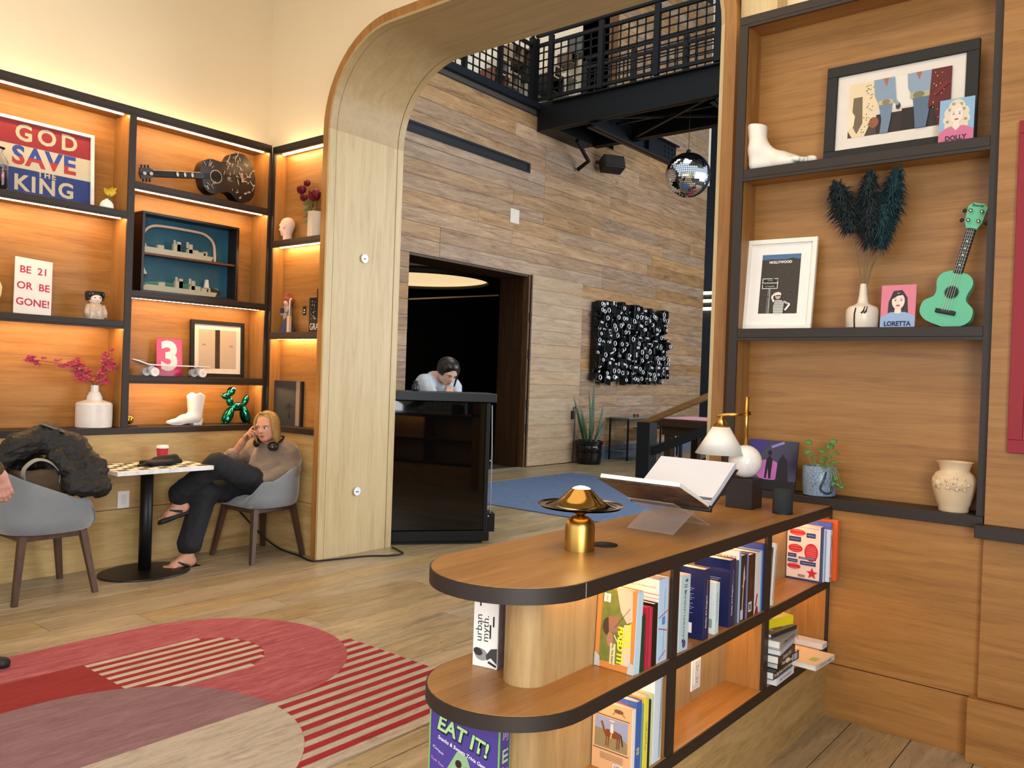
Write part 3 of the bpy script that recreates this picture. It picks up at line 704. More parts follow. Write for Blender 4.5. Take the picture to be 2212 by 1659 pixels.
# snake plant in a glossy black pot
def leafblade(b, base, tip, w, bend, mi=0, n=7, nrm=None):
    base, tip = Vector(base), Vector(tip); d = tip-base; side = d.cross(Vector((0.3, 1, 0.2)) if nrm is None else nrm).normalized(); up = side.cross(d).normalized()
    s = len(b.v)
    for i in range(n+1):
        t = i/n; p = base+d*t+up*(bend*math.sin(PI*t)); ww = w*(0.55+0.9*t if t < 0.5 else (1-t)*2.0)**0.8*0.5+0.002
        b.v += [p-side*ww, p+up*0.25*ww, p+side*ww]
    for i in range(n):
        k = s+i*3; b.f += [(k, k+1, k+4, k+3), (k+1, k+2, k+5, k+4)]; b.m += [mi, mi]
sk = thing('potted_snake_plant', 'tall snake plant in a glossy black pot by plank wall', 'plant', (-7.83, 11.80, 0))
auto(MB().lathe([(0.19, 0), (0.205, 0.02), (0.215, 0.12), (0.222, 0.2), (0.205, 0.215), (0.215, 0.23), (0.225, 0.30), (0.21, 0.33), (0.235, 0.34), (0.24, 0.40), (0.215, 0.405), (0.205, 0.36), (0.0, 0.36)], n=32).build('pot', mat('glossy_black_glaze', '#0b0b0c', 0.12), sk))
ra = random.Random(5); SNK = mat('snake_leaf', '#23401f', 0.45, var=0.4, scale=14)
for dx, dy, h, lx, ly in ((-0.02, 0.05, 0.62, 0, 0.02), (0.04, 0.0, 0.92, -0.05, -0.06), (-0.06, 0.0, 0.5, -0.03, -0.16), (0.05, 0.08, 0.55, 0.02, 0.2), (0.0, -0.08, 0.62, -0.02, -0.2), (0.08, 0.05, 0.42, 0.02, 0.28), (-0.05, 0.09, 0.48, -0.04, 0.14), (0.02, -0.04, 0.36, 0.06, -0.1), (0.0, 0.03, 1.12, 0.0, 0.05), (0.06, 0.1, 0.68, 0.03, 0.16), (-0.08, -0.05, 0.8, -0.06, -0.28)):
    b = MB(); leafblade(b, (dx, dy, 0.36), (dx+lx, dy+ly, 0.36+h), 0.06, 0.03, nrm=Vector((0.8, -0.5, 0.1))); b.build('leaf', SNK, sk, True)

# console against the plank wall
ct = thing('steel_console', 'slim dark steel console with glass shelves at the plank wall', 'console table', (-7.86, 13.75, 0), PI/2)
for xx in (-0.95, 0.95):
    for yy in (-0.19, 0.19): MB().span((xx-0.013, yy-0.013, 0), (xx+0.013, yy+0.013, 0.76)).build('leg', STEEL, ct)
for z in (0.16, 0.36): MB().span((-0.94, -0.19, z), (-0.2, 0.19, z+0.014)).build('shelf', mat('smoked_shelf', '#6d7678', 0.2), ct)
MB().span((-0.97, -0.21, 0.76), (0.97, 0.21, 0.785), 0.003).build('top', mat('smoked_shelf', '#6d7678', 0.2), ct)
MB().span((-0.2, -0.013, 0.16), (-0.17, 0.013, 0.56)).build('divider', STEEL, ct); MB().span((-0.2, -0.15, 0.55), (0.9, 0.15, 0.565)).build('half_shelf', STEEL, ct)
for i, (u, c) in enumerate(((-0.42, '#2a2d66'), (-0.30, '#7d1f24'))):
    tag(MB().ball((0, 0, 0.0285), 0.0285, 16, 10).build('billiard_ball', mat('ball_'+c, c, 0.15), None, True, (-7.86, 13.75+u, 0.785)), ['dark blue', 'dark red'][i]+' billiard ball on the steel console', 'ball', 'balls on the console')

# pool table with red cloth
pt = thing('pool_table', 'pool table with red cloth beyond the stair rail', 'pool table', (-5.87, 13.1, 0))
MB().span((-1.0, -0.66, 0.832), (1.36, 0.66, 0.838)).build('cloth', mat('red_cloth', '#c81f48', 0.9, sheen=0.3), pt)
POOL = mat('pool_rail', '#3a2a1c', 0.4)
for lo, hi in (((-1.07, -0.72, 0.70), (1.42, -0.6, 0.83)), ((-1.07, 0.6, 0.70), (1.42, 0.72, 0.83)), ((-1.07, -0.6, 0.70), (-0.95, 0.6, 0.83)), ((1.3, -0.6, 0.70), (1.42, 0.6, 0.83))): MB().span(lo, hi, 0.01).build('rail', POOL, pt)
MB().span((-0.95, -0.6, 0.55), (1.3, 0.6, 0.78)).build('body', POOL, pt)
for xx in (-0.85, 1.2):
    for yy in (-0.5, 0.5): MB().span((xx-0.07, yy-0.07, 0), (xx+0.07, yy+0.07, 0.56), 0.01).build('leg', POOL, pt)
tag(MB().tube([(0, 0, 0), (0.35, 0.1, 0)], 0.012).build('cue_bridge', BLACK, None, False, (-5.9, 12.62, 0.851)), 'black cue rest lying on the red pool table', 'cue rest')

# stair rail
sr = thing('stair_railing', 'stair railing with oak handrail and black newel', 'railing', (-6.0, 10.55, 0))
MB().span((-0.11, -0.11, 0), (0.11, 0.11, 0.86), 0.006).build('newel', BLACK, sr)
SW = wood('handrail_oak', ['#6e4b25', '#8a6234', '#9c7340'], 'x', 0.4)
sl = 0.43
MB().beam((-0.16, 0, 0.80), (2.4, 0, 0.80+2.56*sl), 0.07, 0.085, 0, 0.01).build('handrail', SW, sr)
MB().beam((0.1, 0, 0.44), (2.4, 0, 0.44+2.3*sl), 0.05, 0.12).build('mid_rail', BLACK, sr); MB().beam((0.1, 0, 0.02), (2.4, 0, 0.06+2.3*sl), 0.04, 0.05).build('bottom_rail', BLACK, sr)
for s in (0.55, 1.05, 1.55, 2.05): MB().span((s-0.02, -0.02, 0.02+s*sl), (s+0.02, 0.02, 0.38+s*sl)).build('baluster', BLACK, sr)
for i in range(6): struct(MB().span((-5.5+i*0.4, 10.62, 0), (-5.1+i*0.4, 11.9, 0.17*(i+1)*0.99)).build('stair_step', wood('stair_oak', ['#5d4a30', '#7a6344', '#8b7350'], 'x', 0.5)))

# blue rug in the hall
def rugmat(name, cols, scale=3.0): return wood(name, cols, 'y', 0.95, stretch=7, scale=scale, bump=0.15)
br2 = tag(MB().span((-7.2, 7.02, 0.0), (-4.2, 10.35, 0.012), 0.004).build('blue_rug', mat('blue_rug_pile', '#5a6d8c', 0.95, var=0.35, scale=14, bump=0.3)), 'worn blue rug on the hall floor', 'rug')

# black glass stand
kr = Vector((-4.58, 5.38, 0)); ku = Vector((-0.61, -0.79, 0)).normalized(); kn = Vector((-ku.y, ku.x, 0))
kz = math.atan2(-ku.y, -ku.x)
ks = thing('host_stand', 'black glass host stand behind the arch jamb', 'host stand', kr, kz)
KG = mat('black_glass', '#040506', 0.03, 0, spec=0.6, var=0)
MB().span((-0.86, 0.0, 0.12), (-0.055, 0.03, 1.22), 0.003).build('glass_front', KG, ks)
MB().span((-0.055, -0.004, 0.10), (-0.02, 0.04, 1.22), 0.003).build('side_frame', STEEL, ks)
MB().span((-0.88, -0.02, 1.225), (0.03, 0.44, 1.30), 0.004).build('top_frame', mat('anthracite', '#22262a', 0.45, 0.3), ks)
MB().span((-0.88, -0.02, 0.03), (0.0, 0.42, 0.115), 0.004).build('plinth', STEEL, ks); MB().span((-0.84, 0.04, 0.0), (-0.05, 0.38, 0.03)).build('foot', BLACK, ks)
MB().span((-0.84, 0.34, 0.12), (-0.04, 0.37, 1.22)).build('back_panel', BLACK, ks); MB().span((-0.05, 0.04, 0.12), (-0.03, 0.36, 1.22)).build('side_panel', BLACK, ks)
MB().span((-0.02, 0.02, 0.10), (0.055, 0.2, 0.26), 0.004).build('cable_box', STEEL, ks)
MB().tube([(0.0, 0.03, 1.2), (0.012, 0.03, 0.8), (0.012, 0.03, 0.5), (0.02, 0.06, 0.24)], 0.006).build('cable', mat('grey_cable', '#8b8f94', 0.5), ks)
for z in (0.24, 0.72, 1.24): MB().ball((-0.01, -0.006, z), 0.007, 8, 6).build('screw', mat('brushed_steel', '#c9ced6', 0.35, 0.9), ks, True)
# black lead from the chair corner round the jamb
ca = [(-5.78, 3.60, 0.42), (-5.72, 3.86, 0.12), (-5.55, 3.93, 0.012), (-5.25, 3.90, 0.008), (-5.04, 3.86, 0.008), (-4.985, 3.95, 0.008), (-4.94, 4.1, 0.008), (-4.88, 4.28, 0.008), (-4.78, 4.42, 0.008), (-4.76, 4.54, 0.008), (-4.87, 4.60, 0.008), (-4.99, 4.64, 0.008)]
def smoothpath(p, n=5):
    p = [Vector(q) for q in p]; out = []
    for i in range(len(p)-1):
        a, b, c, d = p[max(i-1, 0)], p[i], p[i+1], p[min(i+2, len(p)-1)]
        for k in range(n):
            t = k/n; out.append(0.5*((2*b)+(c-a)*t+(2*a-5*b+4*c-d)*t*t+(3*b-a-3*c+d)*t*t*t))
    return out+[p[-1]]
tag(MB().tube(smoothpath(ca), 0.007, 8).build('extension_lead', BLACK, None, True), 'black power cord looping on the floor round the arch jamb', 'cord')
op = thing('outlet_plate', 'white wall plate under the chess table', 'outlet', (-5.85, 2.808, 0.475), PI/2)
MB().span((-0.043, -0.008, -0.062), (0.043, 0, 0.062), 0.003).build('plate', WHITE, op); MB().span((-0.017, -0.010, -0.034), (0.017, -0.008, 0.034), 0.001).build('insert', mat('outlet_insert', '#dcdad4', 0.4), op)
ps = thing('wall_socket_box', 'small black socket box on the plank wall beside the snake plant', 'socket box', (-8.09, 11.62, 0.83), PI/2)
MB().span((-0.035, -0.03, -0.07), (0.035, 0.0, 0.07), 0.004).build('box', BLACK, ps); MB().tube(smoothpath([(0.0, -0.02, 0.07), (0.02, -0.03, 0.13), (0.05, -0.03, 0.10), (0.06, -0.02, -0.3), (0.03, -0.02, -0.8)], 5), 0.007, 6).build('cable', BLACK, ps, True)
# ------------------------------------------------------------------ the low book counter
CX, CR, CY = -1.395, 0.235, 1.757      # centre line, end radius, where the round end begins
YW = 3.698
def stadium(off=0.0, y1=YW, n=20):
    p = [(CX+CR+off, y1)]; p = []
    for i in range(n+1):
        a = -PI*i/n; p.append((CX+(CR+off)*math.cos(a), CY+(CR+off)*math.sin(a)))
    return [(CX+CR+off, y1)]+p+[(CX-CR-off, y1)]
bc = thing('book_counter', 'low oak book counter with a rounded end and dark edge bands', 'bookcase', (CX, 2.6, 0)); BO = Vector((CX, 2.6, 0))
loc = lambda u, v, w: (u-BO.x, v-BO.y, w)
def board(z0, z1, nm):
    o = MB().prism(stadium(-0.004), z0+0.002, z1, loc).build(nm, TOPW, bc)
    b = MB(); pi_, po = stadium(-0.004), stadium(0.0)
    for i in range(len(po)):
        for (u, v), z in ((pi_[i], z0), (po[i], z0), (po[i], z1-0.0015), (pi_[i], z1-0.0015)): b.v.append(Vector(loc(u, v, z)))
    for i in range(len(po)-1):
        for k in range(4): b.f.append((i*4+k, i*4+(k+1) % 4, (i+1)*4+(k+1) % 4, (i+1)*4+k)); b.m.append(0)
    auto(b.build('edge_band', BRONZE, o), 35)
board(0.888, 0.930, 'top'); board(0.572, 0.612, 'shelf'); board(0.272, 0.314, 'shelf')
MB().span((CX+CR-0.0005-BO.x, CY-0.0008-BO.y, 0.889), (CX+CR+0.0006-BO.x, CY+0.0008-BO.y, 0.928)).build('band_joint', mat('pale_joint', '#b9b2a8', 0.5), bc)
# core: rounded nose and back panels (left and right faces), one per storey
KX0, KX1, KY = -1.44, -1.31, 1.80
def nose(n=14):
    r = (KX1-KX0)/2; c = (KX0+KX1)/2
    return [(KX1, YW)]+[(c+r*math.cos(-PI*i/n), KY+r*math.sin(-PI*i/n)) for i in range(n+1)]+[(KX0, YW)]
for z0, z1 in ((0.612, 0.888), (0.314, 0.572)):
    auto(MB().prism(nose(), z0, z1, loc).build('core', wood('core_oak', ['#8f7046', '#a78657', '#b59666'], 'z', 0.45, stretch=12, scale=1.2, bump=0.04), bc), 30)
def upright(y0, y1):
    for z0, z1 in ((0.612, 0.888), (0.314, 0.572)):
        for a, b, f0, f1 in ((KX1, CX+CR-0.012, CX+CR-0.012, CX+CR-0.0006), (CX-CR+0.012, KX0, CX-CR+0.0006, CX-CR+0.012)):
            o = MB().span(loc(a, y0, z0), loc(b, y1, z1)).build('upright', OAKZ, bc); MB().span(loc(f0, y0, z0), loc(f1, y1, z1)).build('edge_band', BRONZE, o)
upright(2.232, 2.272); upright(2.965, 3.008); upright(3.683, YW)
PL = wood('plinth_oak', ['#8f7044', '#b08f5c', '#c2a26c'], 'y', 0.45, stretch=6, scale=2.0, bump=0.06)
MB().prism([(u, v) for u, v in stadium(-0.006)], 0.0, 0.272, loc).build('plinth', PL, bc)
# strip lights under the top and under the middle shelf
for z, ya, yb in ((0.888, 2.29, 2.95), (0.888, 3.03, 3.67), (0.888, 1.80, 2.22), (0.572, 1.85, 2.22), (0.572, 2.29, 2.95), (0.572, 3.03, 3.67)):
    MB().span(loc(-1.285, ya, z-0.004), loc(-1.275, yb, z-0.0003)).build('led_strip', LEDC, bc) if False else MB().span(loc(-1.285, ya, z-0.004), loc(-1.275, yb, z-0.0003)).build('led_strip', mat('counter_led', '#ffd9a0', 0.5, var=0, emit=(1.0, 0.62, 0.28), es=44.0), bc)
for ya, yb in ((2.0, 2.9),): MB().span(loc(-1.52, ya, 0.884), loc(-1.51, yb, 0.8877)).build('led_strip', mat('counter_led', '#ffd9a0'), bc)
MB().tube([loc(-1.385, 2.195, 0.9302), loc(-1.385, 2.195, 0.9325)], 0.041, 28).build('cable_grommet', BLACK, bc, True)
oc2 = thing('power_outlet', 'white double power outlet inside the empty counter bay', 'outlet', (KX1+0.0005, 2.705, 0.352), PI/2)
MB().span((-0.036, -0.007, -0.0), (0.036, 0, 0.128), 0.003).build('plate', WHITE, oc2); MB().span((-0.018, -0.010, 0.02), (0.018, -0.007, 0.108), 0.001).build('insert', mat('outlet_insert', '#dcdad4', 0.4), oc2)
b = MB()
for z in (0.042, 0.085):
    for u in (-0.006, 0.006): b.box((u, -0.0102, z), (0.002, 0.0008, 0.008))
    b.tube([(0, -0.010, z-0.012), (0, -0.0106, z-0.012)], 0.0025, 8)
b.build('slots', BLACK, oc2)

# ------------------------------------------------------------------ books
def book(label, locn, t, h, d, cover, rz=PI/2, tilt=0.0, roll=0.0, pages=PAPER, hard=True, spine=None, group=None, name='book', cat='book'):
    """stands on its tail, spine to local -y, x = thickness, origin at the middle of the spine foot"""
    o = thing(name, label, cat, locn, rz, tilt, group, roll)
    c = cover if isinstance(cover, bpy.types.Material) else mat('cover_'+cover.lstrip('#'), cover, 0.32, var=0.05, scale=40)
    cb = 0.0022 if hard else 0.0009; ov = 0.003 if hard else 0.0
    cv = MB(); cv.span((-t/2, 0.001, 0), (-t/2+cb, d, h)); cv.span((t/2-cb, 0.001, 0), (t/2, d, h))
    cv.build('cover', c, o)
    sm = c if spine is None else mat('cover_'+spine.lstrip('#'), spine, 0.32, var=0.05, scale=40)
    MB().span((-t/2, -0.0008, 0), (t/2, 0.0012, h), 0.0006).build('spine', sm, o)
    MB().span((-t/2+cb, 0.0015, ov), (t/2-cb, d-ov, h-ov)).build('pages', pages, o)
    o['_d'] = (t, h, d)
    return o
def spine_art(o): t, h, d = o['_d']; return Art(o, (0, -0.0009, 0), (1, 0, 0), (0, 0, 1))          # u across, v up
def side_art(o, wref=None, side=-1):
    t, h, d = o['_d']                                                                              # u from fore-edge to spine
    k = 1.0 if wref is None else d/wref
    return Art(o, (-t/2, d, 0), (0, -k, 0), (0, 0, 1)) if side < 0 else Art(o, (t/2, 0, 0), (0, k, 0), (0, 0, 1))
SX = CX+CR-0.012; Z2, Z1 = 0.6125, 0.3145
def row(y, t, h, d, cover, label, z=Z2, x=None, **k): return book(label, (SX if x is None else x, y+t/2, z), t-0.001, h, min(d, 0.132+max(0, (SX if x is None else x)-SX)), cover, group=k.pop('group', 'books in the counter'), **k)

# bay by the rounded end, upper storey
o = row(2.030, 0.034, 0.236, 0.148, '#c98a4a', 'large orange humour book with a grass and duct-tape photo cover', roll=0.05, spine='#bcd3dd')
a = side_art(o, 0.148); w, h = 0.148, 0.236
a.rect(0, 0, w, h, '#c9803c'); a.poly([(0.016, 0.018), (0.125, 0.02), (0.128, 0.225), (0.018, 0.232)], mat('grass_print', '#6f7430', 0.6, var=0.45, scale=45))
a.poly([(0.07, 0.235), (0.13, 0.235), (0.135, 0.15), (0.115, 0.14), (0.09, 0.17)], '#d9b79a'); a.poly([(0.10, 0.02), (0.135, 0.02), (0.132, 0.14), (0.105, 0.135)], '#dcc0a6')
a.oval(0.045, 0.12, 0.02, 0.026, '#4a3426'); a.poly([(0.045, 0.15), (0.085, 0.155), (0.083, 0.11), (0.05, 0.105)], '#9a6c50'); a.oval(0.055, 0.085, 0.012, 0.022, '#a9765a')
a.line((0.07, 0.12), (0.125, 0.185), 0.0014, '#3a2a20'); a.line((0.07, 0.10), (0.09, 0.075), 0.003, '#e6e0cf')
a.rect(0.058, 0.015, 0.078, 0.075, '#e8cf9a'); a.rect(0.025, 0.19, 0.05, 0.215, '#e9e2d2')
a.poly([(0, 0), (0.022, 0), (0.02, 0.03), (0, 0.04)], '#b9b6b2'); a.poly([(0.125, 0), (w, 0), (w, 0.03), (0.13, 0.035)], '#b9b6b2')
a.text('THERE, I', 0.121, 0.10, 0.022, '#f0dc28', bold=0.0012, rot=-PI/2); a.text('FIXED IT!', 0.095, 0.075, 0.026, '#f0dc28', bold=0.0014, rot=-PI/2)
a.text("No, You Didn't", 0.068, 0.045, 0.0095, '#1c1a18', bold=0.0002, rot=-PI/2); a.text('CHEEZ', 0.037, 0.203, 0.010, '#5a3a34', rot=-PI/2); a.done()
row(2.068, 0.022, 0.163, 0.13, '#1d3a2a', 'thin dark green book between orange and red books')
o = row(2.098, 0.017, 0.182, 0.13, '#b3273a', 'slim red book, first of the two in the counter'); row(2.116, 0.016, 0.178, 0.13, '#c2304a', 'slim crimson book, second of the two in the counter')
row(2.136, 0.026, 0.184, 0.13, '#14120f', 'plain black book beside the thick pale blue one')
o = row(2.165, 0.060, 0.250, 0.14, '#e9e2d2', 'thick pale blue hardback with a red ribbon line on its spine', spine='#b9cfe6')
a = spine_art(o); a.text('The American Mind', 0.008, 0.175, 0.011, '#5a7fb0', rot=-PI/2); a.text('in the Social Sciences', 0.006, 0.06, 0.010, '#5a7fb0', rot=-PI/2)
a.line((-0.028, 0.135), (0.028, 0.15), 0.003, '#a83a4a'); a.line((-0.028, 0.105), (0.026, 0.09), 0.003, '#a83a4a'); a.line((-0.02, 0.01), (0.02, 0.03), 0.003, '#a83a4a'); a.rect(-0.006, 0.112, 0.012, 0.135, '#4f86c2'); a.done()
a = side_art(o, 0.14); a.text('The Making of the American Mind', 0.07, 0.225, 0.008, '#4a3a34'); a.line((0.0, 0.205), (0.14, 0.205), 0.002, '#b0524a'); a.line((0.0, 0.193), (0.14, 0.193), 0.0014, '#b0524a'); a.done()

# middle bay, upper storey
o = row(2.300, 0.062, 0.236, 0.125, '#e8e6df', 'pale blue-grey game book at the post, upright capitals on spine', spine='#bcd0d2', roll=0.03)
a = spine_art(o); a.text('MUNCHKIN LEGENDS', 0, 0.105, 0.0165, '#3c4a58', rot=PI/2, bold=0.0001); a.oval(0.004, 0.022, 0.012, 0.013, '#5a4a86'); a.oval(-0.006, 0.032, 0.006, 0.005, '#3a3f52'); a.poly([(0, 0.175), (-0.008, 0.19), (0.008, 0.19)], '#54606c'); a.line((-0.012, 0.20), (0.012, 0.20), 0.003, '#54606c'); a.line((-0.012, 0.207), (0.012, 0.207), 0.002, '#54606c'); a.oval(0.004, 0.22, 0.009, 0.005, '#54606c'); a.done()
for yb, lab, t in ((2.466, 'dark blue glossy trivia book nearer the rounded counter end', 0.044), (2.664, 'dark blue glossy trivia book beside the thin grey book', 0.048)):
    o = row(yb, t, 0.232, 0.14, '#1c2450', lab); o_ = o
    a = side_art(o, 0.14); a.rect(0, 0, 0.14, 0.232, mat('navy_gloss', '#1a2350', 0.12, var=0.15, scale=20))
    for i in range(14): a.line((0.03 if i % 4 else 0.045, 0.165-i*0.0062), (0.105-(i*37 % 5)*0.004, 0.165-i*0.0062), 0.0018, '#9aa4c8')
    a.rect(0.035, 0.018, 0.10, 0.052, '#f2efe9')
    for i in range(16): a.line((0.042+i*0.003, 0.024), (0.042+i*0.003, 0.048), 0.0012 if i % 3 else 0.002, '#15151a')
    a.done(); a = spine_art(o); a.text('Fandex Art Dragons', 0.0, 0.09, 0.013, '#eceff6', rot=PI/2, bold=0.0002, shear=0.2); a.text('complete art guide', 0.002, 0.17, 0.007, '#c5cbe0', rot=PI/2); a.done()
o = row(2.556, 0.030, 0.172, 0.115, '#dfe3da', 'small white paperback between the two navy books', hard=False, spine='#cfe0de')
a = spine_art(o); a.text('CELL BLOCK BINGO', 0, 0.09, 0.011, '#3f6b56', rot=PI/2); a.done(); a = side_art(o); a.rect(0.07, 0.02, 0.105, 0.05, '#8aa08e'); a.text('A', 0.08, 0.13, 0.02, '#6a7a70'); a.done()
row(2.722, 0.016, 0.222, 0.13, '#4c535a', 'thin grey book right of the second navy book')
o = row(2.740, 0.016, 0.252, 0.14, '#ece6d8', 'tall pale book with red capitals rising above its neighbours', spine='#9fb9e0')
a = side_art(o, 0.14); a.text('PRANKS', 0.09, 0.225, 0.02, '#c9503e', bold=0.0004); a.done()
o = row(2.758, 0.050, 0.234, 0.13, '#1a1817', 'black book with a pale dancing figure on its spine', spine='#232124')
a = spine_art(o); a.poly([(-0.012, 0.02), (-0.004, 0.02), (0.0, 0.11), (0.008, 0.165), (0.003, 0.20), (-0.005, 0.17), (-0.006, 0.11)], '#d8c3b0'); a.line((-0.012, 0.12), (0.012, 0.155), 0.004, '#d8c3b0'); a.rect(-0.022, 0.005, 0.0, 0.04, '#c9d2da'); a.rect(0.012, 0.0, 0.022, 0.21, '#5a3048'); a.done()
row(2.810, 0.012, 0.236, 0.13, '#7d86b4', 'very thin lavender book beside the dark brown book')
o = row(2.823, 0.060, 0.226, 0.12, '#3a1e14', 'dark brown book with a barcode near its foot')
a = spine_art(o); a.rect(-0.022, 0.02, 0.006, 0.055, '#e6e2da'); a.rect(-0.018, 0.026, 0.002, 0.048, '#6a6f74')
for i in range(6): a.line((-0.015, 0.10+i*0.008), (-0.002, 0.10+i*0.008), 0.0014, '#8a6a56')
a.done()
o = row(2.884, 0.052, 0.224, 0.12, '#7a1f34', 'white spined book with a deep red splash at its foot', spine='#e6dfdc')
a = spine_art(o); a.poly([(-0.024, 0.0), (0.012, 0.0), (0.006, 0.025), (-0.008, 0.03)], '#8f2438'); a.poly([(-0.02, 0.03), (-0.008, 0.03), (0.004, 0.07), (-0.006, 0.075)], '#9c2c42'); a.done()
row(2.937, 0.014, 0.226, 0.12, '#6fb0dc', 'light blue book just before the second post')
row(2.951, 0.0125, 0.250, 0.12, '#34408c', 'tall indigo book against the second post')
o = book('clear acrylic divider sheet leaning behind the middle books', (SX-0.03, 2.93, Z2), 0.004, 0.262, 0.13, mat('peach_board', '#d9b98c', 0.5), name='divider_card', cat='divider') if False else None

# far bay, upper storey
o = row(3.012, 0.020, 0.225, 0.13, '#4f564c', 'grey-green comic book with red and white cover art', roll=0.10)
a = spine_art(o); a.rect(-0.009, 0.02, 0.009, 0.2, '#7a8078'); a.text('CALVER', 0.0, 0.11, 0.016, '#d9482c', rot=PI/2, bold=0.0004); a.done()
o = row(3.050, 0.018, 0.236, 0.13, '#efe9dc', 'cream comic book leaning on the grey-green one', roll=0.10)
a = spine_art(o); a.line((0, 0.02), (0, 0.21), 0.004, '#5a5f5a'); a.done()
o = row(3.555, 0.030, 0.240, 0.150, '#e9d6cc', 'pink book back cover with red ovals and blue boxes', spine='#26356b', x=SX+0.015)
a = side_art(o, 0.15); w, h = 0.15, 0.24; a.rect(0, 0, w, h, '#e8d2c6'); a.rect(0, 0, w, 0.008, '#26356b'); a.rect(w-0.004, 0, w, h, '#26356b')
a.text('THE BEST TO COVER READERS', 0.09, 0.228, 0.007, '#c23a3a')
for u, v, ru, rv in ((0.045, 0.205, 0.036, 0.014), (0.038, 0.135, 0.032, 0.018), (0.108, 0.125, 0.030, 0.039), (0.034, 0.057, 0.03, 0.012)):
    a.oval(u, v, ru, rv, '#c4262f')
    n = max(2, int(rv/0.0055))
    for i in range(n): y = v-rv*0.6+1.2*rv*i/max(1, n-1); q = ru*0.72*math.sqrt(max(0.1, 1-((y-v)/rv)**2)); a.line((u-q, y), (u+q, y), 0.0012, '#e8b4ae')
for u0, v0, u1, v1 in ((0.085, 0.188, 0.125, 0.208), (0.008, 0.165, 0.062, 0.186), (0.006, 0.096, 0.044, 0.112), (0.055, 0.093, 0.13, 0.101), (0.006, 0.074, 0.05, 0.088), (0.062, 0.068, 0.13, 0.085)):
    a.rect(u0, v0, u1, v1, '#25366a'); a.line((u0+0.005, (v0+v1)/2), (u1-0.005, (v0+v1)/2), 0.002, '#aab4d4')
a.poly([(0.115+0.026*(1 if i % 2 == 0 else 0.42)*math.sin(PI*i/5), 0.036+0.026*(1 if i % 2 == 0 else 0.42)*math.cos(PI*i/5)) for i in range(10)], '#c4262f')
for i in range(12): a.line((0.055+i*0.0026, 0.014), (0.055+i*0.0026, 0.026), 0.0012, '#3a3838')
a.done()
row(3.587, 0.018, 0.222, 0.13, '#dfe6f2', 'white and blue slim book behind the pink back cover', x=SX+0.02, spine='#8fb0dc')
o = row(3.606, 0.026, 0.222, 0.13, '#e6e6ea', 'white book with a wavy purple line on its spine', x=SX+0.035)
a = spine_art(o); pts = [(0.006*math.sin(i*0.9), 0.03+i*0.016) for i in range(11)]
for i in range(10): a.line(pts[i], pts[i+1], 0.006, '#7a5fa8')
a.oval(0, 0.195, 0.008, 0.009, '#d8b44a'); a.rect(-0.01, 0.006, 0.006, 0.02, '#8a8a90'); a.done()
row(3.633, 0.012, 0.252, 0.13, '#5566b4', 'blue book squeezed beside the orange one', x=SX+0.03)
row(3.646, 0.032, 0.262, 0.14, '#e2602a', 'bright orange hardback at the wall end of the counter', x=SX+0.052)

# rounded-end bay, lower storey
o = row(2.035, 0.020, 0.198, 0.135, '#d6a06a', 'tan ranch book with a rider on a bay horse', z=Z1, spine='#e4ded2')
a = side_art(o, 0.135); a.rect(0, 0, 0.135, 0.198, '#d9a877'); a.rect(0.008, 0.065, 0.122, 0.155, '#8f98b4'); a.poly([(0.008, 0.065), (0.122, 0.065), (0.122, 0.095), (0.08, 0.12), (0.008, 0.118)], '#8f7d55')
HB = '#7a3f22'
a.poly([(0.045, 0.10), (0.095, 0.10), (0.10, 0.118), (0.08, 0.122), (0.05, 0.122), (0.042, 0.115)], HB); a.poly([(0.045, 0.115), (0.035, 0.142), (0.028, 0.138), (0.032, 0.13), (0.042, 0.105)], HB)
for u in (0.05, 0.058, 0.088, 0.095): a.line((u, 0.104), (u-0.002, 0.072), 0.004, HB)
a.line((0.1, 0.115), (0.106, 0.085), 0.004, '#2a1a12'); a.poly([(0.062, 0.115), (0.074, 0.115), (0.072, 0.14), (0.064, 0.14)], '#d9d3cc'); a.oval(0.068, 0.145, 0.004, 0.004, '#c79a7c'); a.line((0.06, 0.149), (0.077, 0.149), 0.003, '#e3d6bd'); a.line((0.068, 0.115), (0.065, 0.098), 0.005, '#c9a878')
a.line((0.005, 0.16), (0.128, 0.16), 0.002, '#2a2320'); a.line((0.005, 0.06), (0.128, 0.06), 0.002, '#2a2320'); a.oval(0.09, 0.182, 0.016, 0.006, '#6a4a34'); a.line((0.08, 0.18), (0.07, 0.168), 0.002, '#6a4a34'); a.line((0.1, 0.18), (0.112, 0.17), 0.002, '#6a4a34')
for i in range(4): a.line((0.03, 0.05-i*0.005), (0.11, 0.05-i*0.005), 0.0012, '#6a4e3a')
a.rect(0.075, 0.006, 0.118, 0.028, '#efe6da')
for i in range(12): a.line((0.079+i*0.003, 0.009), (0.079+i*0.003, 0.026), 0.0013, '#221c1a')
a.done()
o = row(2.057, 0.030, 0.214, 0.135, '#3a5fa8', 'blue travel book with large yellow letters', z=Z1); a = spine_art(o); a.text('88', 0.0, 0.07, 0.022, '#e8d34a', rot=PI/2); a.done(); a = side_art(o, 0.135); a.text("Harri's", 0.09, 0.198, 0.016, '#d9483a'); a.done()
row(2.089, 0.010, 0.20, 0.13, '#6f9a8a', 'thin sea-green booklet beside the blue travel book', z=Z1, hard=False)
o = row(2.102, 0.026, 0.214, 0.13, '#e3b24a', 'yellow paperback in the lower bay', z=Z1, hard=False, spine='#e6d64a'); a = spine_art(o); a.text('the greatest games', 0, 0.1, 0.011, '#4a3a1a', rot=PI/2); a.done()
row(2.130, 0.012, 0.20, 0.13, '#1c1c1e', 'thin black book behind the yellow paperback', z=Z1); row(2.144, 0.012, 0.212, 0.13, '#c9cf9a', 'thin pale green book beside the spiral-bound one', z=Z1)
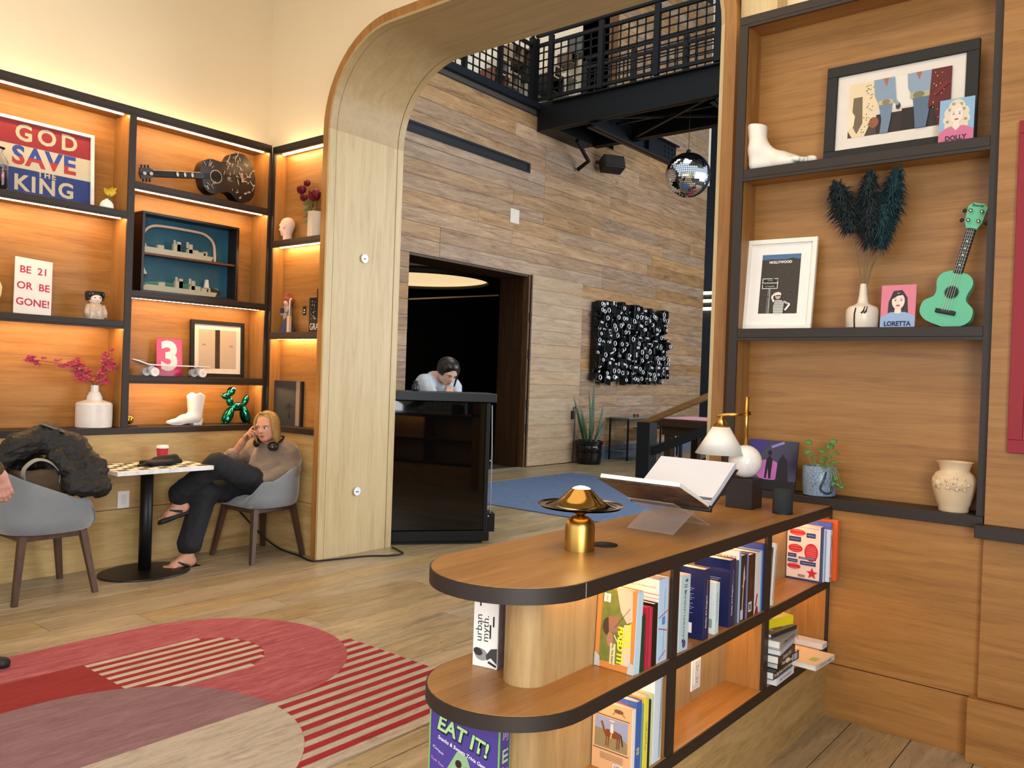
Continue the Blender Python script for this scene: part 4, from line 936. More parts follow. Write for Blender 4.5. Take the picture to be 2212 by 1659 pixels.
o = row(2.160, 0.050, 0.252, 0.135, '#ece8e2', 'tall white wire-bound book against the first post', z=Z1, spine='#d3dbe2')
a = spine_art(o)
for i in range(40): a.line((0.008, 0.01+i*0.006), (0.018, 0.012+i*0.006), 0.002, '#3a3f46')
a.done()

# stack lying in the far lower bay
def flat(label, c, w, d, t, z, cover, rz, **k):
    """lies flat: spine along local -y edge"""
    o = thing('book', label, 'book', (c[0], c[1], z), rz, group='stack in the counter')
    cm = mat('cover_'+cover.lstrip('#'), cover, 0.3, var=0.05, scale=40)
    cv = MB(); cv.span((-w/2, 0, 0), (w/2, d, 0.0018)); cv.span((-w/2, 0, t-0.0018), (w/2, d, t)); cv.build('cover', cm, o)
    sc = k.get('spine'); MB().span((-w/2, -0.0012, 0), (w/2, 0.001, t), 0.0006).build('spine', cm if sc is None else mat('cover_'+sc.lstrip('#'), sc, 0.3, var=0.05, scale=40), o)
    MB().span((-w/2+0.003, 0.0015, 0.0018), (w/2-0.003, d-0.003, t-0.0018)).build('pages', PAPER, o)
    if 'txt' in k: a = Art(o, (0, -0.0013, t/2), (1, 0, 0), (0, 0, 1)); a.text(k['txt'], k.get('tu', 0.0), 0, t*0.62, k.get('tc', '#1c1c20'), bold=0.0002); a.done()
    if 'top' in k: a = Art(o, (-w/2, 0, t), (1, 0, 0), (0, 1, 0)); k['top'](a, w, d); a.done()
    return o
z = Z1; SXF = SX+0.03
spec = [('white paperback at the bottom of the lying stack', 0.19, 0.13, 0.026, '#e8ebf2', 0.02, 'DID YOU KNOW', '#2a3566', 0.055),
        ('black trivia paperback second from the stack bottom', 0.21, 0.135, 0.028, '#17161a', 0.03, 'The Big Book of Card Games', '#f0eef2', 0.05),
        ('black paperback with a fan picture on its spine', 0.19, 0.14, 0.034, '#141316', -0.06, 'Fan Favourites', '#f0eef2', 0.058),
        ('black paperback with cursive white title in the stack', 0.20, 0.135, 0.030, '#1a191c', 0.05, 'Quickly Odd', '#e8e8ec', 0.065),
        ('slim pale grey book in the middle of the stack', 0.21, 0.15, 0.018, '#cfd3da', 0.10, '', '#333333', 0.06),
        ('slim white book under the grey hardback', 0.20, 0.14, 0.012, '#e9ecf2', 0.08, '', '#333333', 0.055),
        ('grey hardback with bold capitals on the spine', 0.22, 0.15, 0.028, '#9d9d99', 0.06, 'COMICS OF NOTE', '#1c1c20', 0.07)]
for lab, w, d, t, cv, rz, tx, tcx, xo in spec:
    o = flat(lab, (SXF+xo-0.055, 3.145+0.02*math.sin(z*90), ), w, d, t, z, cv, PI/2+rz, txt=tx, tc=tcx) if tx else flat(lab, (SXF+xo-0.055, 3.145, ), w, d, t, z, cv, PI/2+rz)
    if 'fan' in lab:
        a = Art(o, (0, -0.0014, 0.006), (1, 0, 0), (0, 0, 1)); a.poly([(-0.01, 0.002)]+[(-0.01+0.026*math.cos(t2), 0.002+0.02*math.sin(t2)) for t2 in [PI*0.15+PI*0.7*i/8 for i in range(9)]], '#e8d9a8'); a.rect(0.03, 0, 0.08, 0.024, '#a9b6c9'); a.line((0.045, 0), (0.045, 0.024), 0.006, '#5a5560'); a.done()
    z += t+0.0006
def cars(a, w, d):
    a.rect(0, 0, w, d, '#8a7568')
    for i in range(6): a.rect(0.01+0.03*i, 0.02, 0.028+0.03*i, 0.06, ['#3a2a2a', '#c9c2ba', '#a83a2e', '#4a4442', '#b9b0a4', '#6a2a2a'][i])
    a.rect(0.0, 0.075, w, 0.12, '#c9b49c')
flat('glossy magazine-like book with small car photos in the stack', (SXF-0.005, 3.13), 0.20, 0.14, 0.016, z, '#3a3030', PI/2-0.12, spine='#2a2426', top=cars); z += 0.0166
o = flat('bright yellow hardback on top of the stack', (SXF-0.03, 3.155), 0.155, 0.12, 0.034, z, '#e8d21c', PI/2-0.30, top=lambda a, w, d: (a.rect(0.02, 0.08, 0.09, 0.1, '#c9a818'), a.oval(0.11, 0.045, 0.028, 0.016, '#e0a81c'))); z += 0.0346
flat('small cream paperback on the yellow hardback', (SXF-0.06, 3.085), 0.09, 0.11, 0.010, z, '#e9d8c2', PI/2-0.1); flat('small white booklet topmost of the lying stack', (SXF-0.066, 3.075), 0.08, 0.105, 0.008, z+0.0105, '#f0e6d2', PI/2+0.05)
flat('cream puzzle book overhanging the shelf behind the stack', (-1.08, 3.42), 0.20, 0.17, 0.022, Z1, '#e6cdb0', PI/2-0.05, spine='#d9d3c8', txt='TUTOR FULL NAMES', tc='#5a68a0', top=lambda a, w, d: (a.text('REJECTED', 0.11, 0.13, 0.022, '#c9604a'), a.rect(0.05, 0.02, 0.1, 0.05, '#a8b46a')))
flat('white book under the overhanging puzzle book end', (-1.155, 3.64), 0.06, 0.14, 0.024, Z1, '#dcdfe6', PI/2)

# book with an upright black and white cover on the far side of the nose
um = thing('book', 'white box-like book with typewriter title and suited man', 'book', (-1.519, 1.786, Z2), 0.22, group='books in the counter')
MB().span((-0.040, 0.0, 0), (0.040, 0.060, 0.232), 0.001).build('cover', mat('cover_white', '#e6dfd4', 0.4), um); MB().span((0.0402, 0.004, 0), (0.0408, 0.056, 0.232)).build('side_label', mat('grey_print', '#77747a', 0.5, var=0.6, scale=30), um)
a = Art(um, (-0.040, -0.0004, 0), (1, 0, 0), (0, 0, 1)); w, h = 0.08, 0.232; a.text('urban\nmyth.', 0.030, 0.112, 0.030, '#1c1b1a', rot=PI/2, lines=0.72, sx=1.15)
for u0, v0, v1 in ((0.022, 0.175, 0.232), (0.031, 0.185, 0.232), (0.040, 0.20, 0.232), (0.056, 0.085, 0.125), (0.066, 0.12, 0.15)): a.line((u0, v0), (u0, v1), 0.005, '#2a2928')
a.oval(0.028, 0.036, 0.022, 0.017, '#8a8784', rot=-0.3); a.oval(0.018, 0.043, 0.015, 0.011, '#2a2826', rot=-0.3); a.poly([(0.044, 0.036), (0.06, 0.056), (w, 0.06), (w, 0.0), (0.05, 0.004)], '#3a3836'); a.poly([(0.045, 0.02), (0.06, 0.03), (w, 0.014), (w, 0.0), (0.05, 0.004)], '#dcd8d2'); a.line((0.052, 0.018), (0.078, 0.008), 0.007, '#22201f'); a.done()

# trivia game box standing at the rounded end, lowest shelf
gb = thing('game_box', 'purple and green snack trivia game box on the lowest shelf', 'game box', (-1.475, 1.655, Z1), 0.10)
MB().span((-0.118, 0.0, 0), (0.118, 0.055, 0.245), 0.001).build('box', mat('green_card', '#79b356', 0.4), gb)
MB().span((-0.112, -0.0008, 0), (0.116, 0.004, 0.245)).build('lid', mat('purple_card', '#4a3a86', 0.35, var=0.12, scale=25), gb)
a = Art(gb, (-0.112, -0.0009, 0), (1, 0, 0), (0, 0, 1)); GRN = '#a6cf8e'
D_ = -0.063
a.poly([(0.03, 0.0), (0.175, 0.0), (0.127, 0.165+D_), (0.095, 0.172+D_)], '#8cab80')
for u, v, r, c in ((0.10, 0.075, 0.011, '#2a1512'), (0.128, 0.062, 0.011, '#8f2f55'), (0.075, 0.045, 0.012, '#8f1f2c'), (0.11, 0.03, 0.012, '#7d6a3c')): a.oval(u, v, r, r, c)
a.text('EAT IT!', 0.113, 0.213+D_, 0.056, '#1d1638', bold=0.0045, rot=-0.22); a.text('EAT IT!', 0.112, 0.215+D_, 0.056, GRN, bold=0.0016, rot=-0.22); a.text('Snacks & Sweets Trivia Game', 0.112, 0.173+D_, 0.0145, '#f0eaf4', rot=-0.25, bold=0.0002)
a.text('iConquer', 0.03, 0.095, 0.011, '#e4dcec', rot=-0.4); a.text('Truth Taste', 0.028, 0.062, 0.010, '#d9a8c6', rot=-0.35); a.done()
MB().span((0.1185, 0.006, 0), (0.1195, 0.049, 0.245)).build('side_label', mat('purple_card', '#4a3a86'), gb)
a = Art(gb, (0.1196, 0.006, 0), (0, 1, 0), (0, 0, 1)); a.text('Snacks &\nSweets\nTrivia Game', 0.022, 0.19, 0.011, '#f0eaf4', rot=PI/2, lines=0.9); a.text('EAT IT!', 0.024, 0.09, 0.034, GRN, rot=PI/2, bold=0.0015); a.done()

# ------------------------------------------------------------------ on the counter top
TZ = 0.9302
lp = thing('mushroom_lamp', 'lit brass table lamp with a wide mirrored brim', 'lamp', (-1.40, 2.075, TZ)); lp.scale = (1.27, 1.27, 1.12)
auto(MB().lathe([(0.036, 0), (0.036, 0.062), (0.034, 0.072), (0.029, 0.082), (0.02, 0.09), (0.008, 0.094)], n=40).build('base', mat('satin_brass', '#b98f48', 0.33, 1.0, var=0.03), lp), 50)
MB().lathe([(0.007, 0.093), (0.013, 0.098), (0.022, 0.103), (0.027, 0.108)], n=32).build('neck', BRASS, lp, True)
GLOW = mat('lamp_glow', '#ffe9b0', 0.5, var=0, emit=(1.0, 0.70, 0.30), es=9.0)
MB().lathe([(0.026, 0.107), (0.029, 0.112), (0.029, 0.126), (0.026, 0.15), (0.022, 0.158)], n=32).build('diffuser', GLOW, lp, True)
SHB = mat('polished_brass', '#8f7038', 0.13, 1.0, var=0.0)
auto(MB().lathe([(0.1045, 0.124), (0.097, 0.1205), (0.085, 0.1205), (0.068, 0.126), (0.053, 0.136), (0.041, 0.148), (0.031, 0.160), (0.023, 0.1675), (0.0225, 0.1655), (0.030, 0.157), (0.040, 0.145), (0.052, 0.133), (0.067, 0.123), (0.085, 0.1175), (0.097, 0.1175)], n=56, cap=False).build('shade', SHB, lp), 60)
MB().lathe([(0.0228, 0.1655), (0.018, 0.170), (0.008, 0.1735), (0.0, 0.174)], n=32).build('top_glow', mat('lamp_glow_top', '#fff6dc', 0.5, var=0, emit=(1.0, 0.86, 0.58), es=5.0), lp, True)

# acrylic X stand with an open book
st = thing('acrylic_book_stand', 'clear acrylic X-shaped book stand on the counter', 'book stand', (-1.395, 2.64, TZ))
AC = mat('acrylic', '#cdbcb2', 0.05, alpha=0.26, var=0)
def slab(b, p0, p1, x0, x1, t, mi=0): b.box(((x0+x1)/2, (p0[0]+p1[0])/2, (p0[1]+p1[1])/2), (x1-x0, (Vector(p1)-Vector(p0)).length, t), rotm('X', math.atan2(p1[1]-p0[1], p1[0]-p0[0])), 0.0005, mi)
F0, F1 = (-0.135, 0.0035), (0.165, 0.205); G0, G1 = (0.145, 0.0035), (-0.20, 0.20)
b = MB(); slab(b, F0, (0.12, 0.1085), -0.095, 0.085, 0.005); b.build('front_leg', AC, st)
b = MB(); slab(b, G0, (-0.14, 0.1085), -0.095, 0.085, 0.005); b.build('rear_leg', AC, st)
ob = thing('open_book', 'large open book with a brown photo cover resting on the acrylic stand', 'book', (-1.395, 2.645, TZ+0.072))
# left board rises toward the room (−y), right board toward the wall (+y)
L0, L1 = Vector((0.0, 0.012)), Vector((-0.235, 0.105)); R1 = Vector((0.215, 0.135))
CV = wood('brown_photo_cover', ['#150c08', '#3a2216', '#5f3d28', '#9a6e4a'], 'x', 0.4, stretch=2.6, scale=9, bump=0, contrast=(0.3, 0.66))
b = MB(); slab(b, L0, L1, -0.165, 0.155, 0.004); b.build('front_board', CV, ob); b = MB(); slab(b, L0, R1, -0.165, 0.155, 0.004); b.build('rear_board', BLACK, ob)
b = MB(); slab(b, L0+Vector((-0.004, 0.012)), L1+Vector((0.008, 0.010)), -0.158, 0.148, 0.014); b.build('left_pages', PAPER, ob)
b = MB(); slab(b, L0+Vector((0.01, 0.017)), R1+Vector((-0.006, 0.016)), -0.158, 0.148, 0.022); q = b.build('right_pages', mat('white_pages', '#d2d0d6', 0.7, var=0.03), ob)
d = (R1-L0).normalized(); nn = Vector((-d.y, d.x)); p0 = L0+Vector((0.01, 0.017))+nn*0.0115
a = Art(ob, (-0.158, p0.x, p0.y), (1, 0, 0), (0, d.x, d.y)); a.rect(0.0, 0.004, 0.306, 0.065, mat('grey_photo', '#55565a', 0.5, var=0.5, scale=40))
for i in range(16): a.line((0.20, 0.10+i*0.006), (0.28-(i*29 % 7)*0.004, 0.10+i*0.006), 0.0012, '#b4b2ba')
a.done()
a = Art(ob, (-0.165, L0.x-0.001, L0.y-0.003), (1, 0, 0), (0, (L1-L0).normalized().x, (L1-L0).normalized().y)); 
MB().tube([(0.155, 0, 0.008), (-0.165, 0, 0.008)], 0.007, 10).build('spine', BLACK, ob, True)

# marble-ball desk lamp
dk = thing('desk_lamp', 'brass desk lamp with white cone shade and marble ball', 'lamp', (-1.415, 3.33, TZ), 0.0)
MB().span((-0.058, -0.055, 0), (0.058, 0.055, 0.125), 0.002).build('base', mat('dark_walnut_block', '#241914', 0.4), dk)
MARB = wood('marble', ['#a9a3a4', '#e4dcd6', '#efe8e0'], 'z', 0.15, stretch=2.2, scale=9, bump=0.0, contrast=(0.28, 0.5))
MB().ball((0.0, 0.0, 0.195), 0.070, 32, 20).build('marble_ball', MARB, dk, True)
MB().tube([(0.0, 0.0, 0.25), (0.0, 0.0, 0.47)], 0.0085, 16).build('stem', BRASS, dk, True)
MB().tube([(0.012, 0.01, 0.40), (-0.103, -0.068, 0.385)], 0.008, 14).build('arm', BRASS, dk, True)
sc = Vector((-0.088, -0.058, 0))
MB().lathe([(0.104, 0.225), (0.106, 0.223), (0.036, 0.338), (0.034, 0.338)], c=sc, n=44).build('shade', mat('white_shade', '#ece6da', 0.6, emit='#fff2dc', es=0.12), dk, True) if False else MB().lathe([(0.102, 0.2245), (0.1055, 0.223), (0.036, 0.338), (0.033, 0.337)], c=sc, n=44, cap=False).build('shade', mat('white_shade', '#ece6da', 0.6), dk, True)
MB().lathe([(0.036, 0.337), (0.008, 0.378), (0.006, 0.386)], c=sc, n=28).build('shade_cap', BRASS, dk, True)
MB().ball(sc+Vector((0, 0, 0.27)), 0.022, 16, 10).build('bulb', mat('bulb_glow', '#ffdca0', 0.5, var=0, emit=(1.0, 0.72, 0.4), es=2.5), dk, True)
cd = thing('smart_speaker', 'small charcoal fabric cylinder speaker beside the lamp', 'speaker', (-1.235, 3.30, TZ))
auto(MB().lathe([(0.037, 0), (0.040, 0.004), (0.040, 0.09), (0.036, 0.098), (0.0, 0.098)], n=40).build('body', mat('charcoal_mesh', '#26292c', 0.85, var=0.35, scale=220, bump=0.5), cd), 45)
MB().lathe([(0.0405, 0.0), (0.0405, 0.007)], n=40, cap=False).build('base_ring', BLACK, cd, True)
# ------------------------------------------------------------------ on the shelves of the left wall
AZ1, AZ2, AZ3 = 2.5412, 1.7552, 0.9922
def onA(name, label, cat, y, z, x=-5.95, tilt=0.0, dz=0.0, **k): return thing(name, label, cat, (x, y, z), PI/2+dz, tilt, **k)
def frame(t, w, h, bw, dp, m, inner, glass=False):
    """four mitred-look rails, backing sheet; faces local -y, foot at z=0"""
    for lo, hi in (((-w/2, 0, 0), (w/2, dp, bw)), ((-w/2, 0, h-bw), (w/2, dp, h)), ((-w/2, 0, bw), (-w/2+bw, dp, h-bw)), ((w/2-bw, 0, bw), (w/2, dp, h-bw))): MB().span(lo, hi, 0.0015).build('frame_rail', m, t)
    MB().span((-w/2+bw, dp*0.55, bw), (w/2-bw, dp*0.9, h-bw)).build('mount', inner, t)
    return Art(t, (-w/2+bw, dp*0.55, bw), (1, 0, 0), (0, 0, 1))
o = onA('framed_poster', 'red white and blue poster in a white frame, large lettering', 'poster', 2.225, AZ1, -5.985, 0.05)
a = frame(o, 0.76, 0.52, 0.022, 0.03, mat('white_lacquer', '#e8e2d6', 0.35), mat('poster_cream', '#bfb296', 0.7)); w, h = 0.716, 0.476
a.rect(0, 0.318, w, h, mat('poster_red', '#861c24', 0.5)); a.rect(0, 0, w, 0.165, mat('poster_blue', '#182f6c', 0.5)); PC = '#b5a88c'
a.text('GOD', w*0.60, 0.40, 0.15, PC, bold=0.004, sp=1.35); a.text('KING', w*0.58, 0.065, 0.145, PC, bold=0.004, sp=1.15); a.text('THE', w*0.60, 0.148, 0.055, PC, bold=0.0015, sp=1.3)
a.text('SAVE', w*0.58, 0.245, 0.17, '#27418a', bold=0.006, sp=1.1)['_split'] = '#a3302e'
a.done()
# lower half of SAVE is red: a second set of letters trimmed by a cream band would float, so each letter gets a red foot
for u in (0.175, 0.335, 0.515, 0.665): pass
o = onA('glitter_jar', 'glass apothecary jar half full of glitter by the poster', 'jar', 1.955, AZ1, -5.90)
MB().lathe([(0.06, 0.0), (0.065, 0.01), (0.065, 0.17), (0.055, 0.20), (0.03, 0.225), (0.03, 0.25), (0.045, 0.262), (0.045, 0.266), (0.027, 0.252), (0.027, 0.222), (0.052, 0.197), (0.062, 0.168), (0.062, 0.012), (0, 0.008)], n=32).build('glass', GLASS, o, True)
MB().lathe([(0.0, 0.009), (0.060, 0.013), (0.060, 0.135), (0, 0.138)], n=28).build('glitter', mat('glitter', '#7a3f52', 0.3, 0.6, var=0.9, scale=90), o, True)
o = onA('bud_vase', 'small white bud vase with a yellow flower', 'vase', 2.655, AZ1, -5.905)
MB().lathe([(0.044, 0), (0.046, 0.012), (0.043, 0.035), (0.028, 0.055), (0.009, 0.066), (0.009, 0.07)], n=28).build('vase', WHITE, o, True)
MB().tube([(0, 0, 0.05), (0.012, 0, 0.085), (0.02, 0, 0.105)], 0.003).build('stem', mat('stem_green', '#5a7a3a', 0.6), o)
YP = mat('yellow_petal', '#dfb62c', 0.6)
for i in range(8):
    an = i*2.4; b = MB(); leafblade(b, (0.02, 0, 0.10), (0.02+0.045*math.cos(an), 0.035*math.sin(an), 0.128+0.014*(i % 3)), 0.030, 0.008, nrm=Vector((0, 1, 0.3))); b.build('petal', YP, o, True)
o = onA('lettered_sign', 'white rounded sign with red letters leaning on the shelf', 'sign', 2.215, AZ2, -5.965, 0.14, roll=0.06)
MB().span((-0.118, 0, 0.0), (0.118, 0.006, 0.385), 0.003).build('plate', mat('white_acrylic', '#d9cec8', 0.3), o)
a = Art(o, (-0.118, -0.0004, 0), (1, 0, 0), (0, 0, 1)); RD = '#a81c3c'
a.text('BE  21', 0.118, 0.302, 0.068, RD, bold=0.0014); a.text('OR  BE', 0.118, 0.192, 0.068, RD, bold=0.0014); a.text('GONE!', 0.118, 0.082, 0.068, RD, bold=0.0014)
o = onA('ceramic_figure', 'ceramic girl figurine with black bob and speckled robe', 'figurine', 2.606, AZ2, -5.93)
auto(MB().lathe([(0.060, 0), (0.064, 0.004), (0.063, 0.05), (0.056, 0.085), (0.045, 0.108), (0.030, 0.115)], n=32, sy=0.75).build('robe', mat('speckled_glaze', '#b9a38e', 0.25, var=0.75, scale=110), o))
for s in (-1, 1): MB().tube([(s*0.048, -0.01, 0.10), (s*0.062, -0.018, 0.05), (s*0.058, -0.024, 0.012)], [0.016, 0.018, 0.014], 10).build('sleeve', mat('speckled_glaze', '#b9a38e'), o, True)
MB().ball((0, 0, 0.148), (0.046, 0.036, 0.042), 24, 14).build('head', mat('porcelain_skin', '#e6cdbd', 0.3), o, True)
soft('hair', [rbox((0, 0.006, 0.180), (0.050, 0.036, 0.018), None, 0.012), rbox((0.047, 0.006, 0.160), (0.008, 0.03, 0.026), None, 0.006), rbox((-0.047, 0.006, 0.160), (0.008, 0.03, 0.026), None, 0.006), rbox((0, 0.03, 0.165), (0.046, 0.012, 0.03), None, 0.01)], 0.004, mat('black_glaze', '#121212', 0.25), o)
a = Art(o, (0, -0.0372, 0.148), (1, 0, 0), (0, 0, 1)); a.oval(-0.018, 0.004, 0.005, 0.004, '#1a1614'); a.oval(0.018, 0.004, 0.005, 0.004, '#1a1614'); a.oval(0, -0.02, 0.005, 0.003, '#b8484a'); a.done()
o = onA('painted_vase', 'white vase with yellow brush marks at the photo edge', 'vase', 1.925, AZ2, -5.93)
MB().lathe([(0.04, 0), (0.065, 0.05), (0.085, 0.12), (0.088, 0.165), (0.07, 0.21), (0.03, 0.235), (0.028, 0.26), (0.034, 0.265)], n=32).build('body', mat('yellow_dash_glaze', '#e6d9a8', 0.3, var=0.25, scale=25), o, True)
o = onA('shelf_book', 'tall blue-grey hardback at the left end of the ledge', 'book', 1.955, AZ3, -5.94)
MB().span((-0.02, 0, 0), (0.02, 0.12, 0.22), 0.002).build('cover', mat('bluegrey_cloth', '#7d8aa6', 0.7), o); MB().span((-0.016, 0.004, 0.2205), (0.016, 0.118, 0.2215)).build('pages', PAPER, o); MB().span((0.0195, 0.0, 0.0), (0.022, 0.12, 0.22)).build('back_board', mat('red_edge', '#8a3a44', 0.6), o)
o = onA('bottle_vase', 'broad ribbed white vase with pink blossom branches', 'vase', 2.632, AZ3, -5.955)
n = 72; prof = [(0.112, 0.0), (0.118, 0.004), (0.120, 0.06), (0.119, 0.165), (0.112, 0.175), (0.070, 0.190), (0.052, 0.195), (0.050, 0.215), (0.036, 0.248), (0.027, 0.256), (0.026, 0.30), (0.022, 0.30), (0.021, 0.26)]
b = MB().lathe(prof, n=n, cap=True)
for i, v in enumerate(b.v):
    if i < 4*n and (i % n) % 2 == 0: v.x *= 0.985; v.y *= 0.985
auto(b.build('vase', mat('chalk_glaze', '#d9d0c6', 0.35, var=0.08), o), 25)
BR = mat('twig', '#6a4a32', 0.7); BL = mat('pink_blossom', '#c2445c', 0.6, var=0.25, scale=30); BL2 = mat('coral_blossom', '#d0605a', 0.6, var=0.25, scale=30)
ra = random.Random(21)
twigs = [[(0, 0, 0.27), (-0.05, -0.01, 0.36), (-0.16, -0.02, 0.42), (-0.26, -0.02, 0.445), (-0.40, -0.03, 0.46), (-0.47, -0.03, 0.455)], [(0, 0, 0.27), (0.03, -0.01, 0.36), (0.06, -0.02, 0.44), (0.10, -0.03, 0.53)], [(0, 0, 0.27), (-0.03, -0.01, 0.34), (-0.10, -0.02, 0.40), (-0.17, -0.02, 0.47)], [(0.02, 0, 0.32), (0.06, -0.01, 0.39), (0.14, -0.02, 0.44), (0.17, -0.02, 0.46)], [(0, 0, 0.28), (0.03, -0.02, 0.32), (0.07, -0.03, 0.34)], [(-0.03, 0, 0.32), (-0.09, -0.02, 0.35), (-0.14, -0.03, 0.36)]]
pool = []
for tw in twigs:
    p = [Vector((v.x*(0.70 if v.x > 0 else 1), v.y-0.02*(v.z > 0.35), v.z)) for v in smoothpath(tw, 5)]; MB().tube(p, 0.0028, 5).build('twig', BR, o, True); pool.append(p)
def blossom(c, r, m, parent):
    b = MB()
    for k in range(6):
        an = k*PI/3+ra.random(); el_ = ra.uniform(-0.5, 0.8); d = Vector((math.cos(an)*math.cos(el_), math.sin(an)*math.cos(el_), math.sin(el_)))
        leafblade(b, c, c+d*r, r*0.42, r*0.15, n=3)
    b.build('blossom', m, parent, True)
skip = 0
for ti, p in enumerate(pool):
    st_ = 0.45 if ti else 0.18
    for k in range(26 if ti == 0 else 20 if ti in (1, 2) else 13):
        t_ = st_+(1-st_)*ra.random(); q = p[min(len(p)-1, int(t_*(len(p)-1)))]
        if ti == 0 and -0.36 < q.x < -0.26: continue
        blossom(q+Vector((ra.uniform(-0.025, 0.025), ra.uniform(-0.02, 0.02), ra.uniform(-0.025, 0.03))), ra.uniform(0.02, 0.034), BL if ra.random() < 0.65 else BL2, o)

# guitar lying on its edge: outline in (u along, v up), thickness into the shelf
def guitar_outline(L, wu, ww, wl, n=40):
    """half-width along the body 0..L (upper bout, waist, lower bout)"""
    pts = []
    for i in range(n+1):
        t = i/n
        kt = [0.0, 0.02, 0.08, 0.16, 0.24, 0.33, 0.41, 0.50, 0.60, 0.72, 0.82, 0.91, 0.97, 1.0]; kr = [0.30*wu, 0.55*wu, 0.86*wu, 0.99*wu, 1.0*wu, 0.90*wu, 0.84*wu, 0.90*wu, 0.5*wu*0.3+0.85*wl, wl, 0.97*wl, 0.80*wl, 0.52*wl, 0.0]
        pts.append((t*L, float(np.interp(t, kt, kr))))
    pts = [(pts[k][0], (pts[max(k-1, 0)][1]+2*pts[k][1]+pts[min(k+1, n)][1])/4 if 0 < k < n else pts[k][1]) for k in range(n+1)]
    return pts
def outline_poly(L, wu, ww, wl, n=36):
    p = guitar_outline(L, wu, ww, wl, n); return [(u, r) for u, r in p]+[(u, -r) for u, r in p[-2:0:-1]]
gt = onA('acoustic_guitar', 'black acoustic guitar covered in white drawings lying on the shelf', 'guitar', 3.40, 2.7682, -5.93)
GB = mat('black_guitar', '#1b1614', 0.3); GW = mat('guitar_scribble', '#b9ab9a', 0.5)
cz = 0.150; e = Vector((1, 0, 0.165)).normalized(); s_ = Vector((-0.165, 0, 1)).normalized()
gl = lambda u, v, w: Vector((-0.05, 0, cz))+e*u+s_*v+Vector((0, w, 0))
auto(MB().prism(outline_poly(0.485, 0.135, 0.1, 0.195), -0.045, 0.05, gl).build('body', GB, gt), 40)
MB().beam(gl(0.02, 0, -0.052), gl(-0.385, 0, -0.040), 0.052, 0.02, 0, 0.004, up=(0, 1, 0)).build('neck', GB, gt)
MB().prism([(-0.375, 0.026), (-0.40, 0.036), (-0.475, 0.040), (-0.485, 0.0), (-0.475, -0.040), (-0.40, -0.036), (-0.375, -0.026)], -0.045, -0.028, gl).build('headstock', mat('guitar_head', '#2e2c2c', 0.35), gt)
b = MB()
for u in (-0.41, -0.435, -0.46):
    for sg in (-1, 1): MB().tube([gl(u, sg*0.036, -0.036), gl(u, sg*0.060, -0.036)], [0.005, 0.008], 8).build('tuning_peg', BLACK, gt, True)
a = Art(gt, gl(0, 0, -0.0455), e, s_)
a.oval(0.13, 0, 0.052, 0.052, '#c9bba8', 26); a.oval(0.13, 0, 0.046, 0.046, '#17110e', 26)
ra = random.Random(4)
for k in range(75):
    u, v = ra.uniform(0.17, 0.47), ra.uniform(-0.17, 0.17)
    if (u-0.33)**2/0.0215+v*v/0.033 > 0.9: continue
    an = ra.uniform(0, PI); l = ra.uniform(0.012, 0.045); a.line((u, v), (u+l*math.cos(an), v+l*math.sin(an)), ra.uniform(0.003, 0.009), GW)
    if k % 4 == 0: a.oval(u, v, 0.011, 0.008, GW, 8)
for k in range(14): u, v = ra.uniform(0.04, 0.12), ra.choice((-1, 1))*ra.uniform(0.06, 0.105); an = ra.uniform(0, PI); a.line((u, v), (u+0.03*math.cos(an), v+0.03*math.sin(an)), 0.004, GW)
a.rect(0.345, -0.035, 0.365, 0.035, '#d9a08a'); a.done()
a = Art(gt, gl(0, 0, -0.0625), e, s_)
for u in (-0.20, -0.14, -0.08): a.oval(u, 0, 0.010, 0.018, '#cfc6ba', 10)
for u in (-0.455, -0.405): a.oval(u, -0.004, 0.014, 0.012, '#b9b2aa', 10)
a.done()
b = MB()
for k in range(6): b.tube([gl(0.36, -0.02+0.008*k, -0.058), gl(-0.38, -0.018+0.0072*k, -0.0615)], 0.0008, 4)
tag(b.build('strings', STEEL, gt), kind='stuff')

# ship diorama in a deep black case
di = onA('ship_diorama', 'deep black display case with model ships against blue sea', 'display case', 3.33, 1.9832, -5.935)
w, h, dp = 0.80, 0.60, 0.135; DB = mat('case_black', '#1c1210', 0.35)
for lo, hi in (((-w/2, 0, 0), (w/2, dp, 0.02)), ((-w/2, 0, h-0.02), (w/2, dp, h)), ((-w/2, 0, 0.02), (-w/2+0.022, dp, h-0.02)), ((w/2-0.022, 0, 0.02), (w/2, dp, h-0.02))): MB().span(lo, hi, 0.002).build('case_side', DB, di)
MB().span((-w/2+0.02, dp-0.01, 0.02), (w/2-0.02, dp-0.002, h-0.02)).build('sea_backdrop', mat('sea_blue', '#215569', 0.6, var=0.35, scale=5), di)
MB().span((-w/2+0.02, 0.02, 0.285), (w/2-0.022, dp-0.01, 0.30)).build('case_shelf', mat('case_brown', '#5a3524', 0.5), di)
a = Art(di, (-w/2+0.02, dp-0.0105, 0.02), (1, 0, 0), (0, 0, 1))
a.poly([(0.0, 0.05), (0.1, 0.075), (0.22, 0.09), (0.33, 0.08), (0.45, 0.10), (0.56, 0.075), (0.68, 0.085), (0.70, 0.03), (0.0, 0.03)], '#4c8a72'); a.poly([(0.52, 0.03), (0.56, 0.07), (0.62, 0.085), (0.70, 0.06), (0.71, 0.03)], '#3a2a22'); a.text('Argentina', 0.33, 0.40, 0.03, '#4a2c2a', shear=0.3); a.line((0.27, 0.375), (0.39, 0.375), 0.006, '#4a2c2a'); a.done()
pth = [(-0.37, 0.05, 0.41), (-0.36, 0.05, 0.455), (-0.31, 0.05, 0.50), (-0.22, 0.05, 0.515), (0.05, 0.05, 0.515), (0.14, 0.05, 0.50), (0.20, 0.05, 0.45), (0.215, 0.05, 0.37), (0.217, 0.05, 0.302)]
